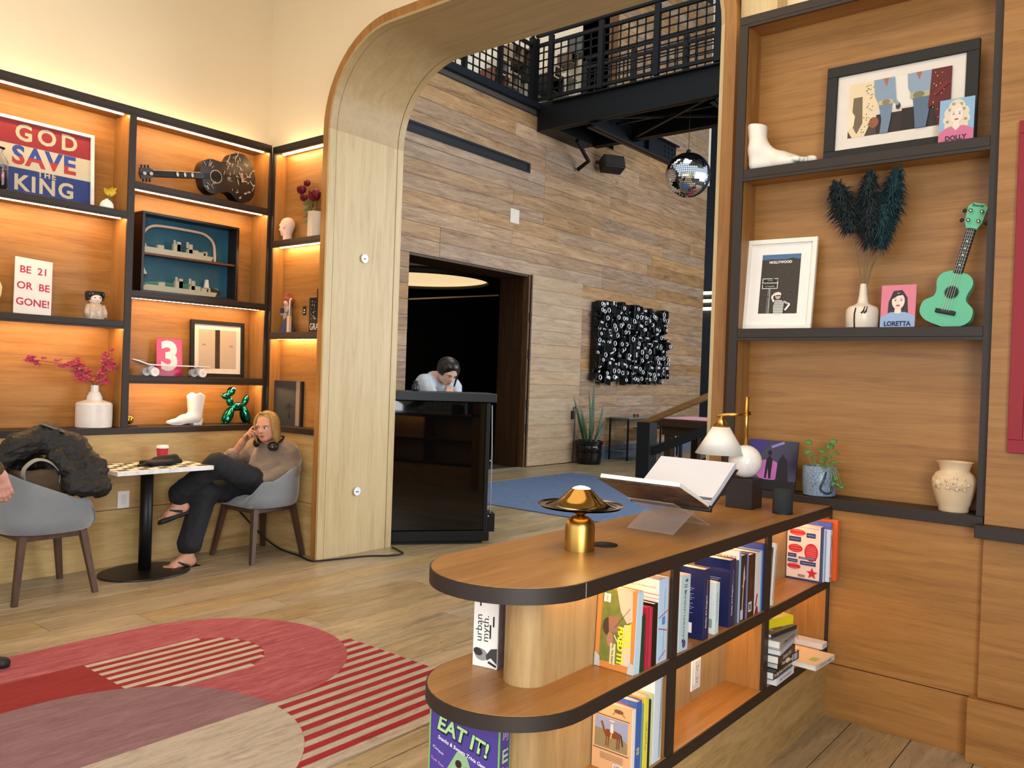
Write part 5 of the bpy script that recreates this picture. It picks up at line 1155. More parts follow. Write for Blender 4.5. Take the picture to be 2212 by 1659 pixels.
MB().tube(smoothpath(pth, 4), 0.011, 10).build('arch_tube', mat('pale_tube', '#b9a08e', 0.4), di, True)
HG = mat('hull_grey', '#a9a592', 0.6)
for z0, x0, x1, nm in ((0.302, -0.37, 0.20, 'ship'), (0.022, -0.36, 0.24, 'ship')):
    hull = MB().prism([(x0, 0), (x1-0.02, 0), (x1, 0.035), (x0+0.02, 0.045), (x0-0.004, 0.03)], 0.035, 0.085, lambda u, v, w_: (u, w_, z0+v)).build(nm, HG, di)
    b = MB(); L = x1-x0
    for f_, ww, hh in ((0.2, 0.05, 0.03), (0.42, 0.06, 0.055), (0.47, 0.03, 0.075), (0.62, 0.09, 0.03), (0.64, 0.03, 0.07), (0.78, 0.06, 0.02), (0.86, 0.03, 0.03)): b.span((x0+L*f_, 0.045, z0+0.035), (x0+L*f_+ww, 0.075, z0+0.04+hh))
    for f_ in (0.445, 0.63): b.tube([(x0+L*f_, 0.06, z0+0.08), (x0+L*f_, 0.06, z0+0.125)], 0.010, 10)
    b.build('superstructure', HG, hull)
for xx, zz, s_c in ((-0.34, 0.075 if False else 0.145, 1.0), (-0.33, 0.348, 0.6)):
    q = MB().prism([(-0.04*s_c, 0), (0.04*s_c, 0), (0.032*s_c, -0.012*s_c), (-0.032*s_c, -0.012*s_c)], 0.10, 0.112, lambda u, v, w_: (xx+u, w_, zz+v)).build('sailboat', col('#3a2a22'), di)
    MB().prism([(-0.036*s_c, 0.004), (0.004, 0.004), (0.0, 0.07*s_c)], 0.104, 0.108, lambda u, v, w_: (xx+u, w_, zz+v)).build('sail', col('#e2dccb'), q); MB().prism([(0.008, 0.004), (0.038*s_c, 0.004), (0.008, 0.062*s_c)], 0.104, 0.108, lambda u, v, w_: (xx+u, w_, zz+v)).build('sail', col('#d6d0be'), q)
MB().prism([(0.16, 0.09), (0.20, 0.09), (0.192, 0.16), (0.172, 0.16)], 0.09, 0.11, lambda u, v, w_: (u, w_, v)).build('lighthouse', col('#d9d6cc'), di)

SZ = 1.3662
sk8 = onA('skateboard', 'all-white skateboard with white wheels standing on the shelf', 'skateboard', 3.175, SZ, -5.905)
WS = mat('white_plaster', '#e9e0da', 0.5)
b = MB(); pr = [(-0.31, 0.116), (-0.27, 0.104), (-0.22, 0.084), (-0.18, 0.080), (0.0, 0.078), (0.2, 0.078), (0.30, 0.078)]
wd = [0.02, 0.05, 0.062, 0.065, 0.066, 0.064, 0.03]
for (u, z_), ww in zip(pr, wd): b.v += [Vector((u, -ww, z_)), Vector((u, ww, z_)), Vector((u, ww, z_+0.009)), Vector((u, -ww, z_+0.009))]
for i in range(len(pr)-1):
    for k in range(4): b.f.append((i*4+k, i*4+(k+1) % 4, i*4+4+(k+1) % 4, i*4+4+k)); b.m.append(0)
b.f += [(0, 1, 2, 3), (24, 25, 26, 27)]; b.m += [0, 0]; auto(b.build('deck', WS, sk8), 50)
for u in (-0.17, 0.21):
    MB().tube([(u, -0.07, 0.032), (u, 0.07, 0.032)], 0.008, 10).build('axle', WS, sk8, True); MB().box((u+0.01, 0, 0.055), (0.05, 0.04, 0.045), rotm('Y', 0.5 if u < 0 else -0.5), 0.006).build('truck', WS, sk8)
    for v in (-0.062, 0.062):
        q = MB().tube([(u, v-0.016, 0.032), (u, v+0.016, 0.032)], 0.032, 22).build('wheel', WS, sk8); auto(q, 40); MB().tube([(u, v-0.0175, 0.032), (u, v+0.0175, 0.032)], 0.014, 14).build('hub', mat('white_plaster2', '#d9d0ca', 0.5), q)
n3 = onA('number_plaque', 'pink enamel plaque with a white numeral', 'plaque', 3.215, SZ, -6.01, 0.08)
MB().span((-0.104, 0, 0), (0.104, 0.005, 0.29), 0.0015).build('plate', mat('pink_enamel', '#c2285a', 0.2), n3)
a = Art(n3, (0, -0.0004, 0.145), (1, 0, 0), (0, 0, 1)); a.text('3', 0, 0.0, 0.30, '#eadfe2', bold=0.012)
fr = onA('framed_print', 'black framed pale grid print with a dark centre bar', 'picture', 3.635, SZ, -6.025, 0.04)
a = frame(fr, 0.475, 0.455, 0.03, 0.025, BLACK, mat('white_mount', '#e9dccd', 0.7)); a.rect(0.04, 0.04, 0.375, 0.355, '#cdb8a2'); a.rect(0.185, 0.04, 0.228, 0.355, mat('smoky_bar', '#33261e', 0.5, var=0.4))
for i in range(22): a.line((0.04, 0.045+i*0.0145), (0.185, 0.045+i*0.0145), 0.0012, '#a08a76'); a.line((0.228, 0.045+i*0.0145), (0.375, 0.045+i*0.0145), 0.0012, '#a08a76')
for i in range(10): a.line((0.045+i*0.015, 0.04), (0.045+i*0.015, 0.355), 0.001, '#a08a76'); a.line((0.232+i*0.015, 0.04), (0.232+i*0.015, 0.355), 0.001, '#a08a76')
a.text('LOC', 0.085, 0.23, 0.016, '#2a211c', bold=0.0004); a.text('LOC', 0.325, 0.225, 0.016, '#2a211c', bold=0.0004); a.done()
gbl = onA('gold_ball_bookend', 'black bookend holding a gold ball beside the post', 'bookend', 2.868, AZ3, -5.90)
MB().span((-0.04, -0.02, 0), (0.05, 0.08, 0.008), 0.002).build('foot', BLACK, gbl); MB().span((-0.04, -0.02, 0.008), (-0.032, 0.08, 0.14), 0.002).build('upright', BLACK, gbl); MB().ball((-0.004, 0.02, 0.052), 0.034, 24, 14).build('ball', mat('polished_gold', '#d8a640', 0.08, 1.0, var=0), gbl, True)

# ceramic cowboy boot, toe to the left
bt = onA('ceramic_boot', 'white ceramic cowboy boot on the ledge', 'boot', 3.325, AZ3, -5.95)
shaft = [(0.060, 0.0, 0.10), (0.062, 0.0, 0.20)]
o = soft('boot_body', [cap((0.075, 0, 0.075), (0.078, 0, 0.23), 0.052, 0.070, 0.03), cap((0.07, 0, 0.055), (-0.02, 0, 0.042), 0.048, 0.038, 0.03), cap((-0.02, 0, 0.038), (-0.115, 0, 0.026), 0.036, 0.018, 0.03), cap((-0.115, 0, 0.026), (-0.15, 0, 0.028), 0.018, 0.009, 0.015),
     rbox((0.078+0.1*math.sin(0.5), 0, 0.255+0.1*math.cos(0.5)), (0.2, 0.1, 0.1), rotm('Y', 0.5), 0.001, 0.004, 'd'), rbox((0.078-0.1*math.sin(0.5), 0, 0.255+0.1*math.cos(0.5)), (0.2, 0.1, 0.1), rotm('Y', -0.5), 0.001, 0.004, 'd'), cap((0.078, 0, 0.16), (0.08, 0, 0.30), 0.045, 0.058, 0.005, 'd'), rbox((0.0, 0, -0.012), (0.3, 0.2, 0.026), None, 0.001, 0.004, 'd')], 0.004, mat('bisque', '#e8e2de', 0.5, var=0.03), bt)
MB().prism([(0.05, 0.0), (0.115, 0.0), (0.125, 0.05), (0.045, 0.03)], -0.034, 0.034, lambda u, v, w_: (u, w_, v)).build('heel', mat('bisque', '#e8e2de'), bt)
b = MB(); q = [(0.05, 0.028), (0.0, 0.022), (-0.06, 0.010), (-0.12, 0.012), (-0.155, 0.022), (-0.155, 0.028), (-0.12, 0.019), (-0.06, 0.017), (0.0, 0.030), (0.05, 0.038)]
b.prism(q, -0.036, 0.036, lambda u, v, w_: (u, w_*(1 if u > -0.05 else max(0.25, 1-(-0.05-u)*6)), v-0.006)); b.build('sole', mat('bisque', '#e8e2de'), bt)

# balloon animal, facing left
GD = mat('green_chrome', '#2f9a86', 0.08, 1.0, var=0.15, scale=8)
dg = onA('balloon_dog', 'shiny green metallic balloon animal on the ledge', 'figurine', 3.765, AZ3, -5.95)
def bal(nm, a, b_, r, parent=None):
    a, b_ = Vector(a), Vector(b_); d = b_-a; R = d.to_track_quat('Z', 'Y').to_matrix(); return MB().ball((a+b_)/2, (r*1.22, r*1.22, d.length/2*1.1), 20, 14, 0, R).build(nm, GD, parent or dg, True)
bal('body', (-0.055, 0, 0.135), (0.055, 0, 0.145), 0.030)
bal('neck', (-0.055, 0, 0.145), (-0.075, 0, 0.215), 0.024); bal('snout', (-0.065, 0, 0.225), (-0.135, 0, 0.225), 0.023); MB().ball((-0.142, 0, 0.230), 0.008, 10, 8).build('nose', GD, dg, True)
for s in (-1, 1):
    bal('ear', (-0.07, s*0.012, 0.232), (-0.045, s*0.022, 0.295), 0.020); bal('front_leg', (-0.05, s*0.012, 0.13), (-0.105, s*0.026, 0.012), 0.026); bal('hind_leg', (0.055, s*0.012, 0.135), (0.095, s*0.03, 0.012), 0.026)
    MB().ball((-0.112, s*0.026, 0.010), 0.010, 10, 8).build('paw', GD, dg, True); MB().ball((0.10, s*0.03, 0.010), 0.010, 10, 8).build('paw', GD, dg, True)
bal('tail', (0.06, 0, 0.15), (0.095, 0, 0.23), 0.022)

# ------------------------------------------------------------------ corner shelving beside the arch
def onB(name, label, cat, x, z, y=4.02, tilt=0.0, rz=0.0, **k): return thing(name, label, cat, (x, y, z), rz, tilt, **k)
mh = onB('mannequin_head', 'small pale mannequin head in profile', 'mannequin head', -5.70, 2.5032, 4.015)
H = []
s_ = 0.078; hc = (0, 0, 0.115)
soft('head', head(hc, s_, (-0.95, -0.3, 0))[0]+[cap((0.02, 0, 0.07), (0.01, 0, 0.0), 0.032, 0.036, 0.03), cap((-0.02, 0, 0.006), (0.02, 0, 0.004), 0.014, 0.03, 0.02), rbox((0, 0, -0.05), (0.2, 0.2, 0.05), None, 0.001, 0.004, 'd')], 0.0035, mat('peach_plaster', '#dcb8a4', 0.5, var=0.03), mh)
rv = onB('rose_vase', 'dark red roses in a tall pale angular vase', 'vase', -5.33, 2.5032, 4.02)
auto(MB().lathe([(0.062, 0), (0.062, 0.20), (0.056, 0.20), (0.056, 0.02)], n=6).build('vase', mat('pale_stone_glaze', '#c9b7a2', 0.5), rv), 20)
RS = mat('rose_red', '#6b1424', 0.6, var=0.3, scale=40); LG = mat('leaf_olive', '#4a5a2c', 0.55, var=0.3)
for (x, y, z, r) in ((-0.17, -0.01, 0.40, 0.042), (-0.125, -0.02, 0.33, 0.034), (0.03, -0.03, 0.33, 0.055), (-0.13, 0.01, 0.45, 0.03)):
    q = MB().ball((x, y, z), (r*0.75, r*0.75, r*0.85), 12, 8).build('rose', RS, rv, True)
    for k in range(7):
        an = k*0.9; b = MB(); c = Vector((x, y, z)); leafblade(b, c+Vector((0.3*r*math.cos(an), 0.3*r*math.sin(an), -r*0.8)), c+Vector((r*0.95*math.cos(an), r*0.95*math.sin(an), r*0.55)), r*1.3, -r*0.3, n=4); b.build('petal', RS, q, True)
for p in (((0, 0, 0.1), (-0.08, 0, 0.28), (-0.17, -0.01, 0.37)), ((0, 0, 0.1), (-0.06, -0.01, 0.25), (-0.12, -0.02, 0.31)), ((0, 0, 0.1), (0.01, 0, 0.22), (0.03, -0.03, 0.29))): MB().tube(smoothpath(p, 4), 0.004, 6).build('stem', LG, rv, True)
for bx, by, bz, tx, ty, tz in ((-0.06, 0, 0.25, -0.14, -0.02, 0.22), (-0.05, 0, 0.22, -0.15, -0.01, 0.165), (-0.04, 0, 0.18, -0.12, -0.03, 0.11), (-0.09, 0, 0.30, -0.03, -0.03, 0.34), (-0.05, 0, 0.26, 0.0, -0.04, 0.24), (-0.02, 0, 0.22, 0.03, -0.05, 0.15), (-0.06, 0.0, 0.27, -0.01, -0.05, 0.30), (-0.08, 0, 0.28, -0.13, -0.03, 0.27)):
    b = MB(); leafblade(b, (bx, by, bz), (tx, ty, tz), 0.035, 0.01, nrm=Vector((0, 1, 0))); b.build('leaf', LG, rv, True)

dd = onB('cloth_doll', 'cloth doll with rust yarn hair and blue skirt', 'doll', -5.665, 1.7502, 4.028, rz=-0.2)
auto(MB().lathe([(0.085, 0), (0.088, 0.006), (0.06, 0.07), (0.035, 0.13), (0.03, 0.14)], n=24, sx=1.15, sy=0.6).build('skirt', mat('navy_cloth', '#1f2c5a', 0.85), dd), 40)
soft('bodice', [cap((-0.012, 0, 0.13), (-0.012, 0, 0.20), 0.034, 0.036, 0.02), cap((-0.04, -0.005, 0.20), (-0.075, -0.02, 0.15), 0.016, 0.012), cap((0.02, -0.01, 0.2), (0.035, -0.03, 0.17), 0.015, 0.012)], 0.005, mat('lace_cloth', '#9a8a80', 0.9, var=0.4, scale=50), dd)
MB().ball((-0.012, 0, 0.248), 0.036, 18, 12).build('head', mat('doll_face', '#d8b094', 0.7), dd, True)
soft('yarn_hair', [ell((-0.012, 0.008, 0.268), (0.044, 0.042, 0.036)), cap((-0.045, 0.005, 0.25), (-0.05, 0.0, 0.20), 0.014, 0.012), cap((0.022, 0.005, 0.25), (0.03, 0, 0.20), 0.014, 0.012), cap((-0.03, 0, 0.30), (0.01, 0, 0.31), 0.016, 0.014)], 0.005, mat('rust_yarn', '#8f4420', 0.9, var=0.4, scale=60), dd)
MB().span((-0.055, -0.045, 0.16), (0.0, -0.03, 0.20), 0.004).build('pinafore', mat('indigo_cloth', '#2a2a48', 0.9), dd)
cr = onB('white_cane', 'small white stick on a block in front of the doll', 'ornament', -5.572, 1.7502, 3.974)
MB().span((-0.016, -0.012, 0), (0.016, 0.012, 0.13), 0.002).build('block', mat('pale_beech', '#c9a688', 0.5), cr); MB().tube([(0, 0, 0.13), (0.002, 0, 0.25), (0.008, 0, 0.265), (0.022, 0, 0.27)], 0.006, 10).build('stick', WHITE, cr, True)
ou = thing('black_outlet', 'small black wall socket on the oak shelf back', 'outlet', (-5.508, 4.0768, 1.93))
MB().span((-0.02, -0.006, -0.036), (0.02, 0, 0.036), 0.002).build('plate', BLACK, ou); MB().span((-0.010, -0.008, -0.02), (0.010, -0.006, -0.012)).build('socket', WHITE, ou); MB().span((-0.004, -0.008, -0.002), (0.008, -0.006, 0.012)).build('switch', WHITE, ou)
gr = onB('black_book', 'black book with white capitals beside the arch casing', 'book', -5.27, 1.7502, 4.045, 0.0)
MB().span((-0.14, 0, 0), (0.10, 0.026, 0.28), 0.002).build('cover', BLACK, gr); MB().span((-0.06, 0.010, 0.28), (0.10, 0.03, 0.35), 0.002).build('rear_board', BLACK, gr); MB().span((-0.135, 0.004, 0.2801), (-0.065, 0.022, 0.2806)).build('pages', PAPER, gr)
a = Art(gr, (-0.14, -0.0005, 0), (1, 0, 0), (0, 0, 1)); a.text('GRAFFITI', 0.012, 0.045, 0.075, '#e6e2dc', align='LEFT', sx=0.75)
ra = random.Random(9)
for k in range(26): a.oval(ra.uniform(0.02, 0.10), ra.uniform(0.10, 0.25), ra.uniform(0.002, 0.008), ra.uniform(0.002, 0.012), ['#8a8078', '#5a5450', '#c9c0b8'][k % 3], 6)
a.done()
bi = onB('black_binder', 'large black slipcase with a palm tree outline', 'binder', -5.645, 0.9912, 4.035, 0.0, rz=0.10)
MB().span((-0.165, 0, 0), (0.165, 0.004, 0.365), 0.001).build('front', mat('graphite_card', '#2c2e31', 0.5), bi); MB().span((-0.165, 0.004, 0.0), (-0.163, 0.03, 0.365)).build('side', BLACK, bi); MB().span((0.10, -0.002, 0.002), (0.145, 0.03, 0.362)).build('page_edge', mat('taupe_paper', '#8a7766', 0.8), bi); MB().span((0.15, -0.004, 0), (0.165, 0.03, 0.365), 0.001).build('back', BLACK, bi)
a = Art(bi, (0.02, -0.0005, 0), (1, 0, 0), (0, 0, 1)); PT = '#0e0e0f'; a.poly([(-0.006, 0.06), (0.016, 0.06), (0.008, 0.14), (0.002, 0.14)], PT)
for k in range(9): an = -0.4+k*0.5; a.poly([(0.004, 0.15), (0.004+0.05*math.cos(an)+0.012*math.sin(an), 0.155+0.035*math.sin(an)), (0.004+0.045*math.cos(an), 0.145+0.035*math.sin(an))], PT)
a.oval(0.004, 0.16, 0.025, 0.022, PT); a.done()

# ------------------------------------------------------------------ shelving right of the arch
RZ1, RZ2, RZ3 = 2.4742, 1.7172, 0.9612
ft = thing('foot_sculpture', 'white plaster sculpture of a bare foot', 'sculpture', (-1.50, 3.755, RZ1), 0.0)
pr_ = [cap((-0.095, 0, 0.205), (-0.088, 0, 0.11), 0.046, 0.040, 0.02), cap((-0.088, 0, 0.10), (-0.092, 0, 0.035), 0.040, 0.036, 0.03), cap((-0.075, 0, 0.09), (0.02, 0.0, 0.045), 0.040, 0.030, 0.04), cap((-0.08, 0, 0.03), (0.07, 0.0, 0.022), 0.033, 0.026, 0.03), cap((0.03, 0.012, 0.045), (0.11, 0.014, 0.026), 0.028, 0.018, 0.03), cap((0.03, -0.016, 0.03), (0.08, -0.028, 0.018), 0.024, 0.016, 0.03)]
for i in range(5):
    y = -0.034+0.0165*i; x0 = 0.085+0.012*i; r = (0.012, 0.0125, 0.013, 0.014, 0.018)[i]; pr_ += [cap((x0-0.01, y, 0.022), (x0+0.018, y, 0.026+0.004*(i == 4)), r, r, 0.005), ell((x0+0.03, y, 0.022+0.006*(i == 4)), (r*1.15, r*1.02, r*1.0), None, 0.005)]
pr_ += [rbox((-0.1, 0, 0.29), (0.2, 0.2, 0.07), rotm('Y', 0.15), 0.001, 0.004, 'd'), rbox((0, 0, -0.05), (0.4, 0.2, 0.05), None, 0.001, 0.005, 'd'), cap((-0.03, 0.0, -0.035), (0.03, 0.03, -0.035), 0.04, 0.04, 0.01, 'd')]
soft('foot', pr_, 0.0035, mat('white_gypsum', '#e8dfd2', 0.5, var=0.03), ft)
pf = thing('framed_photo', 'large black framed photo of people in western shirts', 'picture', (-0.977, 3.768, RZ1), 0.0, 0.05, roll=0.0)
a = frame(pf, 0.615, 0.435, 0.048, 0.022, BLACK, mat('white_mat', '#d8cec2', 0.7)); a.ux *= 0.519/0.547; a.uy *= 0.339/0.367; w, h = 0.547, 0.367; u0, v0, u1, v1 = 0.055, 0.055, 0.492, 0.318; a.rect(u0, v0, u1, v1, '#cfc3b4')
a.rect(0.18, 0.055, 0.44, 0.15, '#2a1e1a'); a.rect(0.29, 0.055, 0.40, 0.16, '#1c1412'); a.rect(0.23, 0.17, 0.40, 0.318, '#d8d2c8'); a.rect(0.055, 0.055, 0.18, 0.12, '#4a3a2e')
IV = '#d8c4a0'; DN = '#7e92a6'; DJ = '#6a7c92'; MR = '#5a1418'
a.poly([(0.055, 0.318), (0.165, 0.318), (0.185, 0.20), (0.16, 0.13), (0.13, 0.055), (0.075, 0.055), (0.055, 0.09)], IV); a.poly([(0.075, 0.25), (0.115, 0.25), (0.12, 0.12), (0.095, 0.07), (0.07, 0.12)], '#6b5c44'); a.poly([(0.055, 0.21), (0.085, 0.16), (0.08, 0.11), (0.055, 0.10)], '#e0cfb0'); a.oval(0.17, 0.115, 0.022, 0.026, '#8a5236')
ra = random.Random(2)
for k in range(34): a.oval(ra.uniform(0.115, 0.165), ra.uniform(0.07, 0.30), 0.0025, 0.0025, '#4a3a24', 6)
a.poly([(0.165, 0.318), (0.255, 0.318), (0.265, 0.21), (0.25, 0.195), (0.19, 0.20), (0.172, 0.24)], DN); a.poly([(0.19, 0.20), (0.25, 0.195), (0.245, 0.12), (0.235, 0.055), (0.20, 0.055), (0.205, 0.12)], DJ); a.poly([(0.205, 0.318), (0.23, 0.318), (0.222, 0.275)], '#9a6248'); a.rect(0.19, 0.192, 0.252, 0.212, '#b9a878'); a.oval(0.222, 0.202, 0.018, 0.012, '#8a7648')
a.oval(0.275, 0.175, 0.010, 0.016, '#3a2418'); a.line((0.255, 0.215), (0.275, 0.18), 0.012, DN)
a.poly([(0.31, 0.318), (0.41, 0.318), (0.415, 0.23), (0.40, 0.205), (0.335, 0.21), (0.315, 0.25)], '#8496aa'); a.poly([(0.335, 0.21), (0.40, 0.205), (0.405, 0.13), (0.395, 0.055), (0.35, 0.055), (0.345, 0.12)], '#54677e'); a.poly([(0.345, 0.318), (0.37, 0.318), (0.36, 0.28)], '#9a6248'); a.rect(0.325, 0.198, 0.405, 0.224, '#a8a27e'); a.oval(0.36, 0.211, 0.024, 0.015, '#77704c')
a.poly([(0.41, 0.318), (0.492, 0.318), (0.492, 0.055), (0.44, 0.055), (0.425, 0.15), (0.40, 0.14), (0.405, 0.20)], MR)
for k in range(26): a.oval(ra.uniform(0.42, 0.485), ra.uniform(0.08, 0.31), 0.0022, 0.003, '#c9a858', 6)
a.poly([(0.43, 0.19), (0.485, 0.24), (0.475, 0.255), (0.425, 0.21)], '#6b1a1e'); a.done()
def portrait(name, label, x, z, w, h, bg, hair, dress, txt, tcol, y=3.735, tilt=0.08, face='#ead0c2', acrylic=False, rz=0.0, hat=None):
    o = thing(name, label, 'print', (x, y, z), rz, tilt)
    MB().span((-w/2, 0, 0), (w/2, 0.012, h), 0.001).build('panel', mat('panel_'+bg.lstrip('#'), bg, 0.3), o)
    a = Art(o, (-w/2, -0.0003, 0), (1, 0, 0), (0, 0, 1)); a.rect(0, 0, w, h, bg)
    if hair == 'long': a.poly([(w*0.2, h*0.1), (w*0.22, h*0.6), (w*0.35, h*0.86), (w*0.6, h*0.88), (w*0.76, h*0.7), (w*0.82, h*0.1)], '#3a2630')
    else:
        for u, v, r in ((0.5, 0.8, 0.24), (0.32, 0.68, 0.18), (0.68, 0.68, 0.18), (0.26, 0.52, 0.15), (0.74, 0.52, 0.15), (0.30, 0.38, 0.14), (0.70, 0.38, 0.14)): a.oval(w*u, h*v, w*r, h*r*0.75, '#d2c6b0')
        for u, v in ((0.3, 0.75), (0.7, 0.74), (0.24, 0.48), (0.76, 0.5), (0.4, 0.88), (0.62, 0.86)): a.oval(w*u, h*v, w*0.05, h*0.035, '#9a8f7c', 10)
    a.poly([(0, 0), (w, 0), (w, h*0.26), (w*0.72, h*0.36), (w*0.28, h*0.36), (0, h*0.24)], dress); a.poly([(w*0.42, h*0.5), (w*0.58, h*0.5), (w*0.6, h*0.34), (w*0.5, h*0.26 if hair != 'long' else h*0.33), (w*0.4, h*0.34)], face)
    a.oval(w*0.5, h*0.62, w*0.185, h*0.195, face)
    if hair == 'long': a.poly([(w*0.31, h*0.66), (w*0.36, h*0.82), (w*0.5, h*0.8), (w*0.66, h*0.83), (w*0.69, h*0.68), (w*0.62, h*0.76), (w*0.48, h*0.745)], '#3a2630')
    else: a.poly([(w*0.3, h*0.66), (w*0.36, h*0.84), (w*0.6, h*0.86), (w*0.7, h*0.68), (w*0.58, h*0.78)], '#d8ccb6')
    for s in (-1, 1): a.oval(w*(0.5+0.085*s), h*0.64, w*0.03, h*0.014, '#3a2c2a', 10); a.line((w*(0.5+0.05*s), h*0.685), (w*(0.5+0.125*s), h*0.69), h*0.008, '#5a4238')
    a.line((w*0.5, h*0.63), (w*0.49, h*0.575), h*0.006, '#b08a7c'); a.oval(w*0.5, h*0.515, w*0.065, h*0.02, '#b4484e', 12); a.text(txt, w/2, h*0.085, h*0.15, tcol, bold=0.0012, sx=w/(h*0.11*len(txt))*0.92 if False else 0.9); a.done()
    return o
portrait('portrait_print', 'small blue and pink portrait print of a curly blonde woman', -0.735, RZ1, 0.128, 0.182, '#86a8c6', 'curl', '#c46a8a', 'DOLLY', '#3a2438', y=3.722)
portrait('portrait_print', 'pink portrait print of a dark-haired woman under clear acrylic', -0.933, RZ2, 0.138, 0.183, '#d0788a', 'long', '#8fa6c8', 'LORETTA', '#22264a', y=3.73)
hw = thing('framed_photo', 'white framed photo of a striped figure under a hillside sign', 'picture', (-1.478, 3.758, RZ2), 0.02, 0.10, roll=0.012)
a = frame(hw, 0.335, 0.435, 0.022, 0.022, mat('white_lacquer', '#e8e2d6', 0.35), mat('white_mat2', '#ebe3da', 0.7)); a.rect(0.055, 0.055, 0.24, 0.34, '#3a322a'); a.rect(0.055, 0.315, 0.24, 0.34, '#4a6a94'); a.poly([(0.055, 0.31), (0.1, 0.318), (0.16, 0.312), (0.2, 0.322), (0.24, 0.312), (0.24, 0.29), (0.055, 0.29)], '#3a322a')
a.text('HOLLYWOOD', 0.145, 0.302, 0.0165, '#dcd6cc', bold=0.0008); a.rect(0.065, 0.175, 0.14, 0.225, '#e3ded6'); a.rect(0.068, 0.178, 0.137, 0.222, '#1c1a18'); a.text('HOLLYWOODLAND', 0.1025, 0.202, 0.0085, '#e8e4dc', bold=0.0002); a.text('THE NEIGHBOR', 0.1025, 0.186, 0.0065, '#e8e4dc'); a.text('WELCOME', 0.1025, 0.215, 0.005, '#e8e4dc'); a.line((0.104, 0.055), (0.104, 0.175), 0.005, '#a8a49e'); a.line((0.095, 0.055), (0.097, 0.175), 0.003, '#8a8680')
for k in range(20): a.oval(0.07+0.16*((k*37 % 17)/17), 0.10+0.17*((k*23 % 19)/19), 0.006, 0.004, '#4a4236', 7)
a.poly([(0.13, 0.055), (0.175, 0.055), (0.178, 0.11), (0.165, 0.118), (0.135, 0.118), (0.128, 0.09)], '#e4dfd8'); a.line((0.13, 0.11), (0.118, 0.135), 0.010, '#e4dfd8'); a.line((0.118, 0.135), (0.135, 0.152), 0.009, '#e4dfd8'); a.line((0.175, 0.112), (0.205, 0.098), 0.010, '#e4dfd8'); a.line((0.205, 0.098), (0.185, 0.07), 0.009, '#e4dfd8')
for i in range(8): a.line((0.13, 0.06+i*0.0075), (0.177, 0.06+i*0.0075), 0.0028, '#2a2624')
for i in range(3): a.line((0.182+i*0.008, 0.116-i*0.003), (0.179+i*0.008, 0.100-i*0.003), 0.0025, '#2a2624'); a.line((0.122+i*0.004, 0.128+i*0.008), (0.130+i*0.004, 0.122+i*0.008), 0.0025, '#2a2624')
a.oval(0.148, 0.138, 0.014, 0.016, '#c99a80'); a.oval(0.147, 0.146, 0.016, 0.011, '#d9d4ce'); a.rect(0.138, 0.137, 0.160, 0.142, '#1a1716'); a.done()
pv = thing('pampas_vase', 'white bottle vase with dark pampas plumes', 'vase', (-1.085, 3.765, RZ2))
auto(MB().lathe([(0.064, 0), (0.068, 0.004), (0.069, 0.06), (0.067, 0.082), (0.058, 0.094), (0.034, 0.104), (0.023, 0.112), (0.018, 0.14), (0.013, 0.196), (0.010, 0.196), (0.012, 0.14)], n=40).build('vase', mat('cream_glaze', '#ddd0bc', 0.3), pv), 50)
b = MB(); bp = lambda an, z, r: Vector((math.sin(an)*r, -math.cos(an)*r, z))
MB().tube([bp(-0.18, 0.0, 0.0685), bp(-0.2, 0.03, 0.070), bp(-0.2, 0.06, 0.070), bp(-0.15, 0.085, 0.066)], 0.0032, 6).build('brush_mark', BLACK, pv, True)
for k in (0, 1): MB().tube([bp(0.2+0.16*k, 0.062, 0.0695), bp(0.32+0.16*k, 0.07, 0.0695), bp(0.42+0.16*k, 0.092, 0.063)], [0.0035, 0.0035, 0.0015], 6).build('brush_mark', BLACK, pv, True)
PM = mat('pampas_slate', '#232d2f', 0.95, var=0.5, scale=40); PM2 = mat('pampas_teal', '#1c3a40', 0.95, var=0.4, scale=40)
ra = random.Random(8)
plumes = [((-0.055, -0.02, 0.42), (-0.12, -0.03, 0.63), 0.074, PM), ((0.0, -0.015, 0.44), (0.02, -0.03, 0.66), 0.060, PM), ((0.03, -0.03, 0.36), (0.035, -0.04, 0.53), 0.066, PM), ((0.09, -0.02, 0.42), (0.13, -0.03, 0.66), 0.064, PM2), ((0.07, -0.03, 0.34), (0.085, -0.04, 0.50), 0.055, PM2)]
for a0, a1, r, m in plumes:
    a0, a1 = Vector(a0), Vector(a1); MB().tube(smoothpath([(0, 0, 0.12), (a0.x*0.35, 0, 0.26), a0, a1], 4), 0.0028, 5).build('stalk', mat('dry_stalk', '#7a6648', 0.8), pv, True)
    b = MB(); ax_ = (a1-a0)
    for k in range(1000):
        t = ra.random(); an = ra.uniform(0, 2*PI); base = a0+ax_*t; sp_ = r*(0.55+0.75*math.sin(PI*min(1, t*0.85+0.12)))
        d = Vector((math.cos(an), math.sin(an)*0.5, 0))*sp_*ra.uniform(0.5, 1.0)+Vector((0, 0, ra.uniform(-0.03, 0.045)))
        tip = base+d; side = d.cross(Vector((ra.uniform(-1, 1), ra.uniform(-1, 1), 1))).normalized()*0.0022; mid = base+d*0.6+Vector((0, 0, 0.012))
        b.add([base-side, base+side, mid+side*1.5, mid-side*1.5, tip+Vector((0, 0, -0.012))], [(0, 1, 2, 3), (3, 2, 4)])
    tag(b.build('plume', m, pv), kind='stuff')

